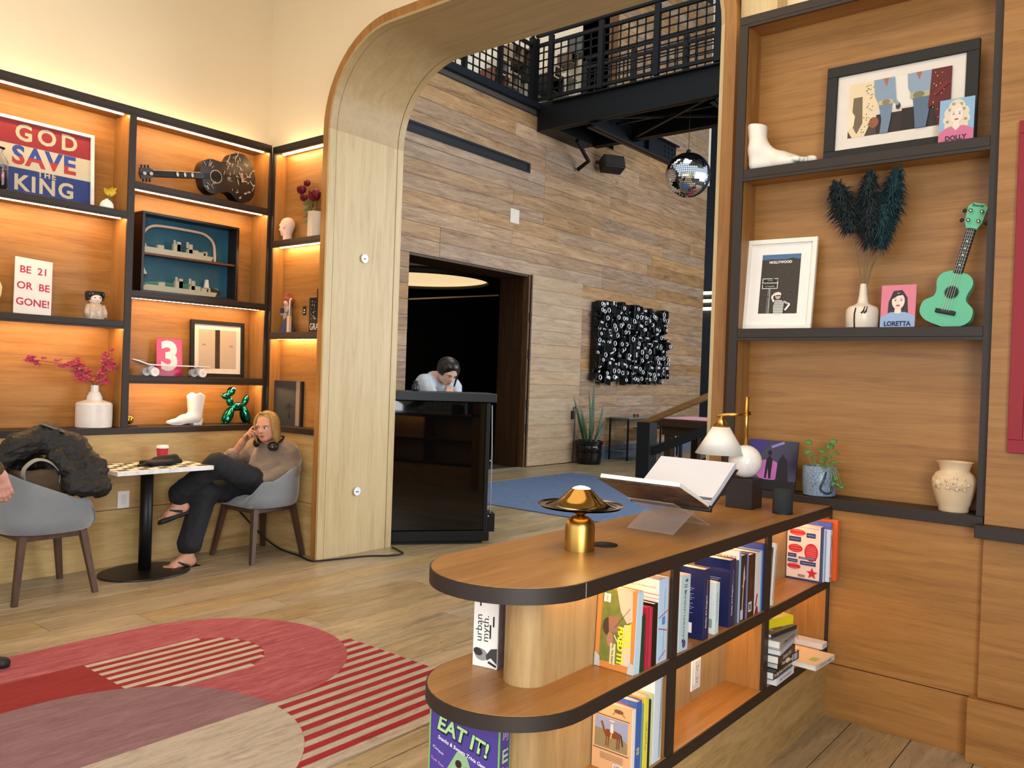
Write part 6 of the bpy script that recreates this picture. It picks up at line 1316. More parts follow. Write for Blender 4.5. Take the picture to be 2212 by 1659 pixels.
uk = thing('ukulele', 'mint green soprano ukulele leaning in the shelf corner', 'ukulele', (-0.764, 3.735, RZ2+0.003), 0.0, 0.10, roll=0.222)
UG = mat('mint_lacquer', '#5fb38c', 0.35, var=0.03)
ul = lambda u, v, w: (v, w, u)
auto(MB().prism([(u, -v) for u, v in outline_poly(0.235, 0.068, 0.05, 0.10)], 0.0, 0.05, lambda u, v, w: (v, w, 0.235-u)).build('body', UG, uk), 40)
MB().span((-0.017, -0.006, 0.225), (0.017, 0.012, 0.415), 0.002).build('neck', BLACK, uk); MB().prism([(-0.018, 0.41), (-0.032, 0.44), (-0.036, 0.505), (-0.02, 0.52), (0.02, 0.52), (0.036, 0.505), (0.032, 0.44), (0.018, 0.41)], -0.004, 0.01, lambda u, v, w: (u, w, v)).build('headstock', UG, uk)
for u, v in ((-0.019, 0.445), (0.019, 0.445), (-0.021, 0.485), (0.021, 0.485)):
    q = MB().tube([(u, -0.016, v), (u, -0.004, v)], 0.007, 12).build('tuning_peg', mat('chrome', '#cfd3d6', 0.2, 1.0), uk, True); s = -1 if u < 0 else 1; MB().ball((s*0.046, 0.004, v), (0.008, 0.005, 0.009), 10, 8).build('peg_button', BLACK, uk, True)
a = Art(uk, (0, -0.0004, 0), (1, 0, 0), (0, 0, 1)); a.oval(0, 0.145, 0.029, 0.029, '#3f8a6a', 26); a.oval(0, 0.145, 0.025, 0.025, '#12100f', 26); a.done()
MB().span((-0.038, -0.010, 0.052), (0.038, 0.0, 0.070), 0.002).build('bridge', BLACK, uk)
a = Art(uk, (0, -0.0064, 0), (1, 0, 0), (0, 0, 1))
for i in range(12): a.line((-0.017, 0.40-i*0.0145), (0.017, 0.40-i*0.0145), 0.0014, '#9a938a')
for z in (0.36, 0.33, 0.302, 0.26): a.oval(0, z, 0.003, 0.003, '#e4ded4', 8)
a.done(); a = Art(uk, (0, -0.0045, 0), (1, 0, 0), (0, 0, 1)); a.text('Beaver', 0.0, 0.510, 0.016, '#16231d', bold=0.0004); a.done()
b = MB()
for k in range(4): b.tube([(-0.0135+0.009*k, -0.0115, 0.062), (-0.0105+0.007*k, -0.0085, 0.41)], 0.0007, 4)
tag(b.build('strings', mat('nylon', '#c9d2ca', 0.3), uk), kind='stuff')

scn = thing('concert_print', 'glossy purple concert photo print leaning behind the lamp', 'picture', (-1.478, 3.775, RZ3), 0.0, 0.14)
MB().span((-0.118, 0, 0), (0.118, 0.008, 0.232), 0.001).build('panel', BLACK, scn)
a = Art(scn, (-0.118, -0.0003, 0), (1, 0, 0), (0, 0, 1)); a.rect(0, 0, 0.236, 0.232, mat('stage_purple', '#1e0f30', 0.2, var=0.8, scale=18)); a.oval(0.10, 0.09, 0.065, 0.05, mat('stage_glow', '#a84a9a', 0.15, var=0.5, scale=25)); a.poly([(0.0, 0.232), (0.1, 0.232), (0.03, 0.13), (0, 0.14)], '#3a2f74'); a.line((0.11, 0.20), (0.17, 0.225), 0.012, '#8a7ac0')
a.poly([(0.085, 0.05), (0.094, 0.05), (0.1, 0.1), (0.106, 0.05), (0.116, 0.05), (0.12, 0.14), (0.105, 0.16), (0.09, 0.14)], '#0c080f'); a.oval(0.104, 0.172, 0.010, 0.012, '#0c080f'); a.poly([(0.14, 0.045), (0.2, 0.045), (0.19, 0.14), (0.165, 0.17), (0.145, 0.13)], '#140c1a'); a.rect(0, 0, 0.236, 0.045, '#08060a'); a.done()
pp = thing('potted_pilea', 'small trailing plant in a speckled blue-grey mug pot', 'plant', (-1.243, 3.762, RZ3))
auto(MB().lathe([(0.062, 0), (0.070, 0.005), (0.074, 0.06), (0.074, 0.13), (0.069, 0.135), (0.067, 0.12), (0.0, 0.118)], n=40).build('pot', mat('speckled_blue_glaze', '#76879a', 0.25, var=0.95, scale=130, bump=0.3), pp), 50)
MB().tube(smoothpath([(0.045, -0.055, 0.115), (0.042, -0.07, 0.08), (0.03, -0.075, 0.04), (0.05, -0.064, 0.02), (0.066, -0.045, 0.025), (0.068, -0.04, 0.05)], 4), 0.0045, 8).build('handle', mat('dark_glaze', '#2e3238', 0.3), pp, True)
PG = mat('pilea_leaf', '#4f7a3a', 0.4, var=0.25, scale=20); ra = random.Random(12)
for (tx, ty, tz, r) in ((-0.045, -0.03, 0.24, 0.017), (-0.05, -0.03, 0.195, 0.02), (-0.02, -0.02, 0.175, 0.015), (0.02, -0.035, 0.205, 0.018), (0.06, -0.02, 0.25, 0.017), (0.04, 0.0, 0.225, 0.02), (0.015, 0.01, 0.17, 0.014), (0.075, -0.02, 0.20, 0.014), (0.05, -0.03, 0.18, 0.013), (0.03, -0.055, 0.135, 0.018), (0.07, -0.03, 0.16, 0.012), (0.085, -0.05, 0.09, 0.016), (0.10, -0.05, 0.065, 0.016), (0.075, -0.055, 0.065, 0.014), (0.11, -0.04, 0.055, 0.013), (0.02, -0.05, 0.16, 0.011)):
    st = [(tx*0.25, ty*0.3, 0.118), (tx*0.7, ty*0.8, max(0.135, tz*0.75)), (tx, ty, tz)]; MB().tube(smoothpath(st, 4), 0.0018, 5).build('stem', mat('pilea_stem', '#7a8a4a', 0.6), pp, True)
    MB().ball((tx, ty, tz), (r, r*0.8, r*0.22), 14, 6, 0, rotm('X', ra.uniform(0.4, 1.3)) @ rotm('Y', ra.uniform(-0.5, 0.5))).build('leaf', PG, pp, True)
MB().tube(smoothpath([(0.02, -0.02, 0.118), (0.06, -0.03, 0.15), (0.10, -0.035, 0.165), (0.125, -0.035, 0.16)], 4), 0.0022, 5).build('stem', mat('pilea_stem', '#7a8a4a', 0.6), pp, True)
rv2 = thing('rose_relief_vase', 'cream ceramic urn vase with raised roses', 'vase', (-0.697, 3.762, RZ3))
auto(MB().lathe([(0.053, 0), (0.056, 0.004), (0.056, 0.018), (0.062, 0.03), (0.078, 0.085), (0.084, 0.115), (0.082, 0.135), (0.07, 0.155), (0.056, 0.165), (0.055, 0.172), (0.062, 0.192), (0.069, 0.203), (0.064, 0.203), (0.05, 0.178)], n=48).build('body', mat('cream_bisque', '#d6bb98', 0.38, var=0.08), rv2), 50)
CB2 = mat('cream_bisque', '#d6bb98')
for cx_, cz_, r in ((0.012, 0.118, 0.021), (0.042, 0.116, 0.019), (-0.055, 0.118, 0.016)):
    an = cx_/0.083; c = Vector((math.sin(an)*0.084, -math.cos(an)*0.084, cz_)); t_ = Vector((math.cos(an), math.sin(an), 0)); q = None
    for k in range(3):
        rr = r*(1-0.3*k); ring = [c-Vector((math.sin(an), -math.cos(an), 0))*(-0.003*k)+t_*(rr*math.cos(j*PI/7))+Vector((0, 0, rr*0.85*math.sin(j*PI/7))) for j in range(14)]
        q2 = MB().tube(ring, 0.0042, 6, closed=True).build('rose_relief' if q is None else 'petal', CB2, rv2 if q is None else q, True); q = q or q2
    for k in range(5): j = k*1.3; MB().ball(c+t_*(r*1.35*math.cos(j))+Vector((0, 0, r*1.2*math.sin(j))), (0.008, 0.004, 0.006), 8, 6, 0, rotm('Z', an)).build('leaf_relief', CB2, rv2, True)
rf = thing('red_framed_picture', 'red framed picture cut off at the photo edge', 'picture', (-0.10, 3.645, 1.225))
a = frame(rf, 0.80, 1.275, 0.05, 0.02, mat('red_lacquer', '#8a0c1c', 0.5), mat('dark_print', '#17131c', 0.4)); a.rect(0.0, 0.0, 0.012, 1.175, '#b04a5c'); a.rect(0.0, 0.0, 0.70, 0.012, '#b04a5c'); a.rect(0.2, 0.3, 0.5, 0.9, '#4a2a4a'); a.done()
# ------------------------------------------------------------------ chairs and chess table
VELV = mat('grey_velvet', '#777c80', 0.85, var=0.16, scale=9, sheen=0.5); WALN = wood('walnut_leg', ['#33221a', '#4a3327', '#5a4031'], 'z', 0.5)
def tub_chair(label, loc_, rz):
    t = thing('tub_chair', label, 'chair', loc_, rz, group='grey tub chairs')
    N_ = 40; b = MB(); rings = []
    def ring(zf, fx, fy, thick):
        o_ = []
        for i in range(N_+1):
            th = -2.55+5.1*i/N_; c, s = math.cos(th), math.sin(th); e_ = 2.6
            r = 1.0/((abs(s)/1.0)**e_+(abs(c)/1.0)**e_)**(1/e_); o_.append(Vector((s*r*(fx-thick), c*r*(fy-thick)-0.005, zf(abs(th)))))
        return o_
    top = lambda a: 0.78-0.17*max(0, min(1, (a-0.55)/1.35))-0.15*max(0, (a-2.15)/0.4)
    lev = [(lambda a: 0.402, 0.245, 0.245), (lambda a: 0.42, 0.268, 0.265), (lambda a: 0.455+0.03*(a < 2.2), 0.283, 0.277), (lambda a: 0.5*0.52+0.5*top(a), 0.285, 0.278), (lambda a: top(a)-0.012, 0.297, 0.287)]
    outer = [ring(z, fx, fy, 0) for z, fx, fy in lev]; lip = [ring(lambda a: top(a), 0.292, 0.283, 0.0)]; inner = [ring(z, fx, fy, 0.032) for z, fx, fy in lev[::-1]]
    R_ = outer+lip+inner; n = N_+1
    for r in R_: b.v += r
    for j in range(len(R_)-1):
        for i in range(N_): b.f.append((j*n+i, j*n+i+1, (j+1)*n+i+1, (j+1)*n+i)); b.m.append(0)
    for i in (0, N_): b.f.append(tuple(j*n+i for j in range(len(R_)))); b.m.append(0)
    auto(b.build('shell', VELV, t), 50)
    soft('seat', [rbox((0, -0.01, 0.43), (0.205, 0.222, 0.030), None, 0.028), ell((0, -0.02, 0.455), (0.18, 0.19, 0.03), None, 0.03)], 0.012, VELV, t)
    for sx in (-1, 1):
        for sy in (-1, 1):
            b = MB(); a0, a1 = Vector((sx*0.18, sy*0.175, 0.40)), Vector((sx*0.245, sy*0.235, 0.0)); d = 0.021
            for p, q in ((a0, 1.0), (a1, 0.72)): b.v += [p+Vector((u*d*q, v*d*q, 0)) for u, v in ((-1, -1), (1, -1), (1, 1), (-1, 1))]
            b.f = [(0, 1, 5, 4), (1, 2, 6, 5), (2, 3, 7, 6), (3, 0, 4, 7), (3, 2, 1, 0), (4, 5, 6, 7)]; b.m = [0]*6; b.build('leg', WALN, t)
    for a0, a1 in (((-0.18, -0.175, 0.385), (0.18, -0.175, 0.385)), ((-0.18, 0.175, 0.385), (0.18, 0.175, 0.385)), ((-0.18, -0.175, 0.385), (-0.18, 0.175, 0.385)), ((0.18, -0.175, 0.385), (0.18, 0.175, 0.385))): MB().beam(a0, a1, 0.03, 0.045, 0, 0.003).build('seat_rail', WALN, t)
    return t
tub_chair('grey velvet tub chair in the corner under the seated person', (-5.50, 3.70, 0), 0.06)
tub_chair('grey velvet tub chair draped with a dark jacket', (-5.505, 2.125, 0), PI+0.03)
tb = thing('chess_table', 'pedestal table with a marble chessboard top', 'table', (-5.585, 2.865, 0), 0.0)
MARB2 = wood('table_marble', ['#9aa0a6', '#cfd2d4', '#e2e2df'], 'x', 0.2, stretch=1.6, scale=8, bump=0, contrast=(0.28, 0.55))
MB().span((-0.245, -0.345, 0.712), (0.245, 0.345, 0.742), 0.002).build('top', MARB2, tb)
a = Art(tb, (-0.215, -0.315, 0.7422), (1, 0, 0), (0, 1, 0), step=0.0002, name='chessboard'); a.rect(0, 0, 0.43, 0.63, '#3a2d26')
for i in range(6):
    for j in range(9):
        if (i+j) % 2 == 0: a.k = 2; a.rect(0.0+0.43/6*i, 0.07*j, 0.43/6*(i+1), 0.07*(j+1), '#e3d9cc')
a.done()
MB().tube([(0.04, -0.04, 0.02), (0.04, -0.04, 0.712)], 0.042, 28).build('column', mat('black_powdercoat', '#111112', 0.45, 0.3), tb, True)
auto(MB().lathe([(0.275, 0), (0.28, 0.004), (0.278, 0.012), (0.05, 0.02)], c=(0.045, -0.04, 0), n=56, sx=0.92, sy=1.1).build('base', mat('black_powdercoat', '#111112'), tb), 40)
cp = thing('paper_cup', 'red paper coffee cup with white lid on the chess table', 'cup', (-5.735, 3.03, 0.7435))
MB().lathe([(0.029, 0), (0.030, 0.002), (0.041, 0.10)], n=28).build('sleeve', mat('red_paper', '#a81e38', 0.6), cp, True); MB().lathe([(0.0292, -0.0005), (0.0305, 0.012)], n=28, cap=False).build('cup_foot', WHITE, cp, True)
auto(MB().lathe([(0.043, 0.10), (0.044, 0.106), (0.042, 0.109), (0.041, 0.12), (0.036, 0.122), (0.0, 0.119)], n=28).build('lid', mat('white_plastic', '#ece6e2', 0.35), cp), 40)
bg = tag(soft('black_pouch', [rbox((0, 0, 0.022), (0.075, 0.13, 0.014), rotm('Z', 0.2), 0.012), cap((-0.02, -0.03, 0.04), (0.02, 0.09, 0.048), 0.018, 0.028, 0.03), cap((0.03, -0.11, 0.014), (0.05, -0.19, 0.012), 0.012, 0.010, 0.02), rbox((0, 0, -0.05), (0.3, 0.3, 0.0505), None, 0.001, 0.003, 'd')], 0.007, mat('black_cloth', '#0c0c0d', 0.8), None, (-5.56, 2.93, 0.7432)), 'crumpled black pouch lying on the chessboard', 'pouch')

# ------------------------------------------------------------------ people
SKIN = mat('skin', '#c08a70', 0.5, var=0.06, scale=12); SKINP = mat('skin_pale', '#c29c88', 0.5, var=0.06, scale=12)
def face_parts(parent, Q, Rm, s, hairc, look=(0, 0), lid=0.0):
    R3 = Matrix([list(x) for x in Rm])
    for q in (-1, 1):
        e_ = MB().ball(Q(0.615, q*0.265, -0.045), 0.105*s, 14, 10).build('eye', mat('eye_white', '#d9cfc8', 0.2, var=0), parent, True)
        MB().ball(Q(0.675, q*0.265+look[0], -0.045+look[1]), 0.062*s, 12, 8).build('iris', mat('iris_dark', '#2a211c', 0.15, var=0), e_, True)
        MB().tube([Q(0.735, q*0.13, 0.115), Q(0.755, q*0.26, 0.15), Q(0.66, q*0.42, 0.115)], [0.022*s, 0.028*s, 0.012*s], 6).build('eyebrow', mat('brow_'+hairc, hairc, 0.8), parent, True)
        MB().tube([Q(0.71, q*0.15, -0.0), Q(0.735, q*0.27, 0.05), Q(0.66, q*0.40, 0.01)], [0.014*s, 0.018*s, 0.012*s], 6).build('eyelid', mat('lid_skin', '#7a5244', 0.6), parent, True)
    MB().tube([Q(0.70, -0.19, -0.552), Q(0.80, -0.06, -0.525), Q(0.80, 0.06, -0.525), Q(0.70, 0.19, -0.552)], [0.012*s, 0.045*s, 0.045*s, 0.012*s], 6).build('upper_lip', mat('lip', '#a4574e', 0.45), parent, True)
    MB().tube([Q(0.69, -0.17, -0.575), Q(0.775, -0.05, -0.60), Q(0.775, 0.05, -0.60), Q(0.69, 0.17, -0.575)], [0.012*s, 0.05*s, 0.05*s, 0.012*s], 6).build('lower_lip', mat('lip', '#a4574e'), parent, True)
def hand(w, fd, nb, curl=(0.4, 0.4, 0.4, 0.4), thumb=1, sc_=1.0, spread=0.06, tcurl=0.5):
    """w wrist, fd finger direction, nb back-of-hand normal, thumb side sign"""
    w = np.array(w, float); f = nrm(fd); n = np.array(nb, float); n = nrm(n-f*(n @ f)); sd = np.cross(f, n)*thumb; Rm = np.stack([sd, f, n], 1)
    pr = [rbox(w+f*0.047*sc_, V3(0.037, 0.046, 0.013)*sc_, Rm, 0.012*sc_, 0.012), cap(w-f*0.02, w+f*0.02, 0.025*sc_, 0.027*sc_, 0.02)]
    ln = (0.040, 0.045, 0.042, 0.033)
    for i in range(4):
        o_ = 0.0285-0.019*i; p = w+f*(0.088-0.004*abs(i-1))*sc_+sd*o_*sc_; a_ = 0.25*curl[i]; d = f+sd*(o_*spread*20)
        for k in range(3):
            dd = nrm(d)*math.cos(a_)-n*math.sin(a_); q = p+dd*ln[i]*(1.0, 0.72, 0.55)[k]*sc_; r0 = (0.0095, 0.0088, 0.008)[k]*sc_
            pr.append(cap(p, q, r0, r0*0.93, 0.006)); p = q; a_ += curl[i]*(1.0 if k == 0 else 0.8)
    p = w+f*0.025*sc_+sd*0.030*sc_-n*0.006; d = nrm(f*0.75+sd*0.75-n*0.25)
    for k in range(3):
        q = p+d*(0.038, 0.03, 0.024)[k]*sc_; pr.append(cap(p, q, (0.014, 0.0115, 0.010)[k]*sc_, (0.0115, 0.0105, 0.009)[k]*sc_, 0.012)); p = q; d = nrm(d*0.8+f*0.5*tcurl-n*0.35*tcurl)
    return pr
def crease(o_, amp, sc_, seed=0, dirs=(1, 1, 1)):
    """fold a garment mesh: ridged waves along the normals"""
    me = o_.data; n = len(me.vertices); co = np.empty(n*3, np.float32); no = np.empty(n*3, np.float32); me.vertices.foreach_get('co', co); me.vertices.foreach_get('normal', no); co = co.reshape(-1, 3); no = no.reshape(-1, 3)
    r_ = np.random.RandomState(seed); h = np.zeros(n)
    for k in range(5):
        d = r_.normal(size=3)*np.array(dirs); d /= np.linalg.norm(d); ph = r_.rand()*6.28; d2 = r_.normal(size=3)
        w_ = np.sin(co @ d*sc_*(1+0.5*k)+ph+1.6*np.sin(co @ d2*sc_*0.25+ph)); h += (1-np.abs(w_))**1.5/(1+0.4*k)
    co += no*((h-h.mean())*amp)[:, None]; me.vertices.foreach_set('co', co.ravel().astype(np.float32)); me.update()

# seated person with crossed legs
pe = thing('person', 'blonde person in taupe sweater sitting with crossed legs', 'person', (-5.5, 3.6, 0)); PO = V3(-5.5, 3.6, 0)
L_ = lambda *p: V3(*p)-PO
hd_c, fdir, sH = L_(-5.415, 3.685, 1.005), nrm((0.50, -0.86, -0.05)), 0.113
hp, Q, Rm = head(hd_c, sH, fdir, (-0.12, 0.05, 1))
pel, che, nek = L_(-5.50, 3.74, 0.53), L_(-5.50, 3.80, 0.72), L_(-5.47, 3.77, 0.875)
lsh, rsh, lel, lwr = L_(-5.345, 3.84, 0.805), L_(-5.665, 3.775, 0.815), L_(-5.295, 3.845, 0.68), L_(-5.35, 3.65, 0.605)
rel, rwr = L_(-5.69, 3.50, 0.69), L_(-5.545, 3.56, 0.868)
lhi, lkn, lan = L_(-5.42, 3.70, 0.545), L_(-5.425, 3.285, 0.735), L_(-5.60, 3.10, 0.455)
rhi, rkn, ran = L_(-5.60, 3.70, 0.52), L_(-5.555, 3.275, 0.52), L_(-5.505, 3.125, 0.085)
b_ = hp+[cap(hd_c-V3(0, 0, 0.06)-fdir*0.03, nek, 0.047, 0.055, 0.03), cap(nek, che, 0.06, 0.10, 0.05), cap(che, pel, 0.105, 0.12, 0.05), cap(lsh, rsh, 0.05, None, 0.05), cap(lsh, lel, 0.042, 0.036, 0.02), cap(lel, lwr, 0.034, 0.026, 0.02), cap(rsh, rel, 0.042, 0.036, 0.02), cap(rel, rwr, 0.036, 0.025, 0.02),
      cap(pel, lhi, 0.09, None, 0.04), cap(pel, rhi, 0.09, None, 0.04), cap(lhi, lkn, 0.072, 0.052, 0.03), cap(lkn, lan, 0.05, 0.032, 0.03), cap(rhi, rkn, 0.072, 0.052, 0.03), cap(rkn, ran, 0.05, 0.032, 0.03)]
b_ += hand(rwr, (0.52, 0.12, 0.84), (-0.6, -0.6, 0.5), (0.2, 1.1, 1.25, 1.3), thumb=-1, tcurl=0.7)
def foot(an, dr, up=(0, 0, 1), r=1.0):
    an = np.array(an, float); d = nrm(dr); u = nrm(up); s = np.cross(d, u); q = [cap(an, an-u*0.045, 0.034, 0.034, 0.03), cap(an-u*0.05-d*0.03, an-u*0.062+d*0.10, 0.030, 0.026, 0.04), cap(an-u*0.02+d*0.03, an-u*0.062+d*0.12, 0.03, 0.02, 0.04)]
    for i in range(5): p = an-u*0.066+d*(0.135-0.008*abs(i-1))+s*(0.03-0.015*i); q.append(cap(p, p+d*(0.035-0.004*i), 0.0125 if i == 0 else 0.0095, None, 0.006))
    return q
fdL, upL = nrm((-0.15, -0.92, -0.25)), nrm((-0.35, -0.2, 0.92)); fdR, upR = nrm((0.02, -1, -0.02)), V3(0, 0, 1)
b_ += foot(lan, fdL, upL)+foot(ran, fdR, upR)
soft('body', b_, 0.005, SKIN, pe)
face_parts(pe, Q, Rm, sH, '#8a5f38', look=(0.03, 0.0))
tr = soft('trousers', [cap(pel-V3(0, 0.02, 0.01), lhi, 0.135, 0.11, 0.05), cap(pel, rhi, 0.13, 0.11, 0.05), cap(lhi, lkn, 0.105, 0.082, 0.04), cap(lkn, lan+V3(0.0, 0, 0.06), 0.078, 0.082, 0.05), cap(rhi, rkn, 0.105, 0.085, 0.04), cap(rkn, ran+V3(0.0, 0.01, 0.075), 0.082, 0.085, 0.04), rbox(ran+V3(0, 0, -0.075), V3(0.2, 0.2, 0.09), None, 0.001, 0.01, 'd')], 0.008, mat('black_trousers', '#15161c', 0.85), pe); crease(tr, 0.006, 22, 3)
SWT = mat('taupe_knit', '#7d6c5c', 0.95, var=0.2, scale=14, bump=0.2, sheen=0.3)
sw = soft('sweater', [cap(pel+V3(0.0, -0.02, 0.035), che, 0.138, 0.150, 0.06), cap(che, nek-V3(0, 0, 0.05), 0.140, 0.085, 0.06), cap(lsh, rsh, 0.078, None, 0.06), cap(lsh, lel, 0.078, 0.064, 0.04), cap(lel, lwr+nrm(lwr-lel)*0.02, 0.062, 0.05, 0.03), cap(rsh, rel, 0.076, 0.062, 0.04), cap(rel, rel+(rwr-rel)*0.48, 0.058, 0.055, 0.03), rbox(pel+V3(0.04, -0.10, 0.10), V3(0.10, 0.04, 0.09), rotm('X', -0.5), 0.03, 0.04), cap(nek-V3(0, 0, 0.03), nek+V3(0, 0, 0.1), 0.058, 0.075, 0.01, 'd')], 0.007, SWT, pe); crease(sw, 0.007, 17, 5)
sh = soft('striped_shirt', [cap(pel+V3(0.09, -0.085, 0.0), pel+V3(-0.08, -0.10, 0.02), 0.065, 0.06, 0.03)], 0.008, wood('stripe_cloth', ['#1d1c20', '#d8d0c8'], 'x', 0.9, stretch=1, scale=30, contrast=(0.48, 0.52), bump=0), pe)
HR = wood('blonde_hair', ['#6b4a26', '#a07a42', '#c2a062'], 'z', 0.55, stretch=9, scale=7, bump=0.12)
hz = np.array(Rm)[:, 2]; hf = np.array(Rm)[:, 1]; hr = np.array(Rm)[:, 0]
def strands(parent, Q, s, m, n, seed, zend=(-1.15, -0.8), part=0.12, back=1.0, tmax=0.42, rad=0.0075):
    """hair combed from a parting down over temples and nape, each lock a tapered tube"""
    r_ = random.Random(seed); b = MB()
    for k in range(n):
        sg = 1 if k % 2 else -1; t = (k/n); ph = math.radians(58+118*t+r_.uniform(-5, 5))*sg; st = Q(tmax-0.85*t, part+0.05*sg+r_.uniform(-0.02, 0.02), 0.97-0.12*abs(tmax-0.85*t)); pts = [Vector(st)]; g = 1.0+r_.uniform(-0.02, 0.06)
        for th in (35, 58, 80, 98):
            a_ = math.radians(th); pts.append(Vector(Q(-0.12+0.90*g*math.cos(ph)*math.sin(a_), 0.74*g*math.sin(ph)*math.sin(a_), 0.17+0.84*g*math.cos(a_))))
        ze = r_.uniform(*zend); p = (-0.12+0.86*math.cos(ph), 0.78*math.sin(ph))
        for q_, sh in ((0.5, 1.0), (1.0, 0.86)): pts.append(Vector(Q(p[0]*sh-0.04*q_, p[1]*sh*(1.0+0.05*q_), ze*q_-0.02)))
        rr = rad*r_.uniform(0.8, 1.25); b.tube(smoothpath(pts, 3), [rr*(1.0 if i_ < 13 else 1.0-0.75*(i_-12)/7) for i_ in range((len(pts)-1)*3+1)], 6)
    tag(b.build('hair_locks', m, parent, True), kind='stuff')
soft('hair', [ell(Q(-0.20, 0, 0.27), V3(0.70, 0.82, 0.82)*sH, Rm, 0.02), cap(Q(-0.6, 0, 0.1), Q(-0.62, 0, -0.8), 0.34*sH, 0.2*sH, 0.04), ell(Q(0.80, 0, -0.10), V3(0.62, 0.62, 0.84)*sH, Rm, 0.01, 'd')], 0.005, HR, pe)
strands(pe, Q, sH, HR, 230, 3)
for an, d, u, nm in ((lan, fdL, upL, 'sandal'), (ran, fdR, upR, 'sandal')):
    s = np.cross(d, u); Rs = np.stack([s, d, u], 1); c = an-u*0.092+d*0.045
    so = soft(nm, [rbox(c, V3(0.043, 0.135, 0.012), Rs, 0.010, 0.01), ell(c+d*0.08, V3(0.050, 0.06, 0.012), Rs, 0.02)], 0.006, mat('black_rubber', '#15161a', 0.6), pe)
    MB().tube([c+d*0.085+u*0.03, c+d*0.04+s*0.02+u*0.055, c-d*0.03+s*0.046+u*0.02], 0.009, 8).build('thong_strap', mat('black_rubber', '#15161a'), so, True); MB().tube([c+d*0.085+u*0.03, c+d*0.04-s*0.025+u*0.055, c-d*0.03-s*0.046+u*0.02], 0.009, 8).build('thong_strap', mat('black_rubber', '#15161a'), so, True)
hpn = thing('headphones', 'black over-ear headphones round the seated person neck', 'headphones', Vector(nek+PO))
nk = V3(0, 0, 0)
def hq(a, b, d): return Vector(hf*a+hr*b+V3(0, 0, 1)*d)
CUPS = mat('black_leatherette', '#141210', 0.3)
for q, aa in ((1, 0.10), (-1, 0.10)):
    c = hq(0.105+0.01*q, -q*0.072, 0.012-0.03*(q > 0)); ax_ = hq(0.75, -q*0.5, 0.3).normalized(); R_ = ax_.to_track_quat('Z', 'Y').to_matrix()
    e_ = MB().ball(c, (0.042, 0.036, 0.021), 22, 14, 0, R_).build('ear_cup', CUPS, hpn, True); MB().ball(c+ax_*0.012, (0.03, 0.026, 0.012), 16, 10, 0, R_).build('ear_cap', mat('brown_shell', '#2a1f18', 0.25), e_, True)
MB().tube(smoothpath([hq(0.10, -0.085, 0.0), hq(0.03, -0.10, 0.02), hq(-0.07, -0.07, 0.035), hq(-0.10, 0, 0.04), hq(-0.07, 0.07, 0.035), hq(0.03, 0.10, 0.02), hq(0.10, 0.085, 0.0)], 5), 0.009, 10).build('headband', CUPS, hpn, True)

# standing person leaning on the black stand
PD = lambda px, py, d: (Vector((0, 0, EYE))+(_f*FPX+_r*(px-1106)+_d*(py-829.5))*(d/FPX))
pb = thing('person', 'dark-haired person in a pale top leaning on the black stand', 'person', (-5.45, 5.62, 0)); PO2 = V3(-5.45, 5.62, 0)
M_ = lambda px, py, d: np.array(PD(px, py, d))-PO2
c2, f2, s2 = M_(968, 803, 7.55), nrm((0.86, -0.18, -0.62)), 0.118
hp2, Q2, Rm2 = head(c2, s2, f2, (0.55, -0.05, 0.85))
n2, s1_, s2_ = M_(935, 818, 7.66), M_(918, 829, 7.50), M_(978, 836, 7.85)
pl2 = V3(-5.62, 5.86, 0.93)-PO2; ch2 = M_(918, 880, 7.75); el1 = M_(938, 868, 7.36)+V3(0, 0, 0.0); el2 = M_(985, 868, 7.45); wr2 = M_(966, 858, 7.43); wr1 = M_(950, 866, 7.30)
b_ = hp2+[cap(c2-V3(0, 0, 0.04)-f2*0.04, n2, 0.048, 0.055, 0.03), cap(n2, ch2, 0.06, 0.11, 0.05), cap(ch2, pl2, 0.11, 0.13, 0.05), cap(s1_, s2_, 0.05, None, 0.05), cap(s1_, el1, 0.04, 0.034, 0.02), cap(s2_, el2, 0.04, 0.034, 0.02), cap(el2, wr2, 0.03, 0.024, 0.02), cap(el1, wr1, 0.03, 0.024, 0.02)]
for sg in (-1, 1): hx = pl2+V3(0.05*sg, 0.09*sg, -0.03); kx = V3(hx[0]+0.02, hx[1], 0.48); ax2 = V3(hx[0], hx[1], 0.09); b_ += [cap(hx, kx, 0.08, 0.055, 0.03), cap(kx, ax2, 0.052, 0.034, 0.03)]+foot(ax2, (1, -0.1, 0))
b_ += hand(wr2, c2+f2*0.07-V3(0, 0, 0.085)-wr2, (0.7, -0.5, -0.2), (0.9, 1.0, 1.1, 1.1), thumb=1)+hand(wr1, (0.9, -0.6, -0.05), (0, 0, 1), (0.3, 0.3, 0.3, 0.3), thumb=-1)
soft('body', b_, 0.007, SKINP, pb); face_parts(pb, Q2, Rm2, s2, '#2a1c16')
PT2 = mat('pale_knit', '#aeb6c0', 0.9, var=0.08, scale=20)
tp = soft('pale_top', [cap(n2-V3(0, 0, 0.02), ch2, 0.085, 0.15, 0.05), cap(ch2, pl2+V3(0, 0, 0.05), 0.15, 0.155, 0.05), cap(s1_, s2_, 0.082, None, 0.06), cap(s1_, el1, 0.080, 0.058, 0.04), cap(s2_, el2, 0.075, 0.055, 0.04), cap(el2, el2+(wr2-el2)*0.4, 0.05, 0.042, 0.03), cap(el1, el1+(wr1-el1)*0.5, 0.05, 0.042, 0.03), cap(n2-V3(0, 0, 0.02), c2, 0.062, 0.07, 0.01, 'd')], 0.010, PT2, pb); crease(tp, 0.008, 20, 8, (1, 1, 0.3))
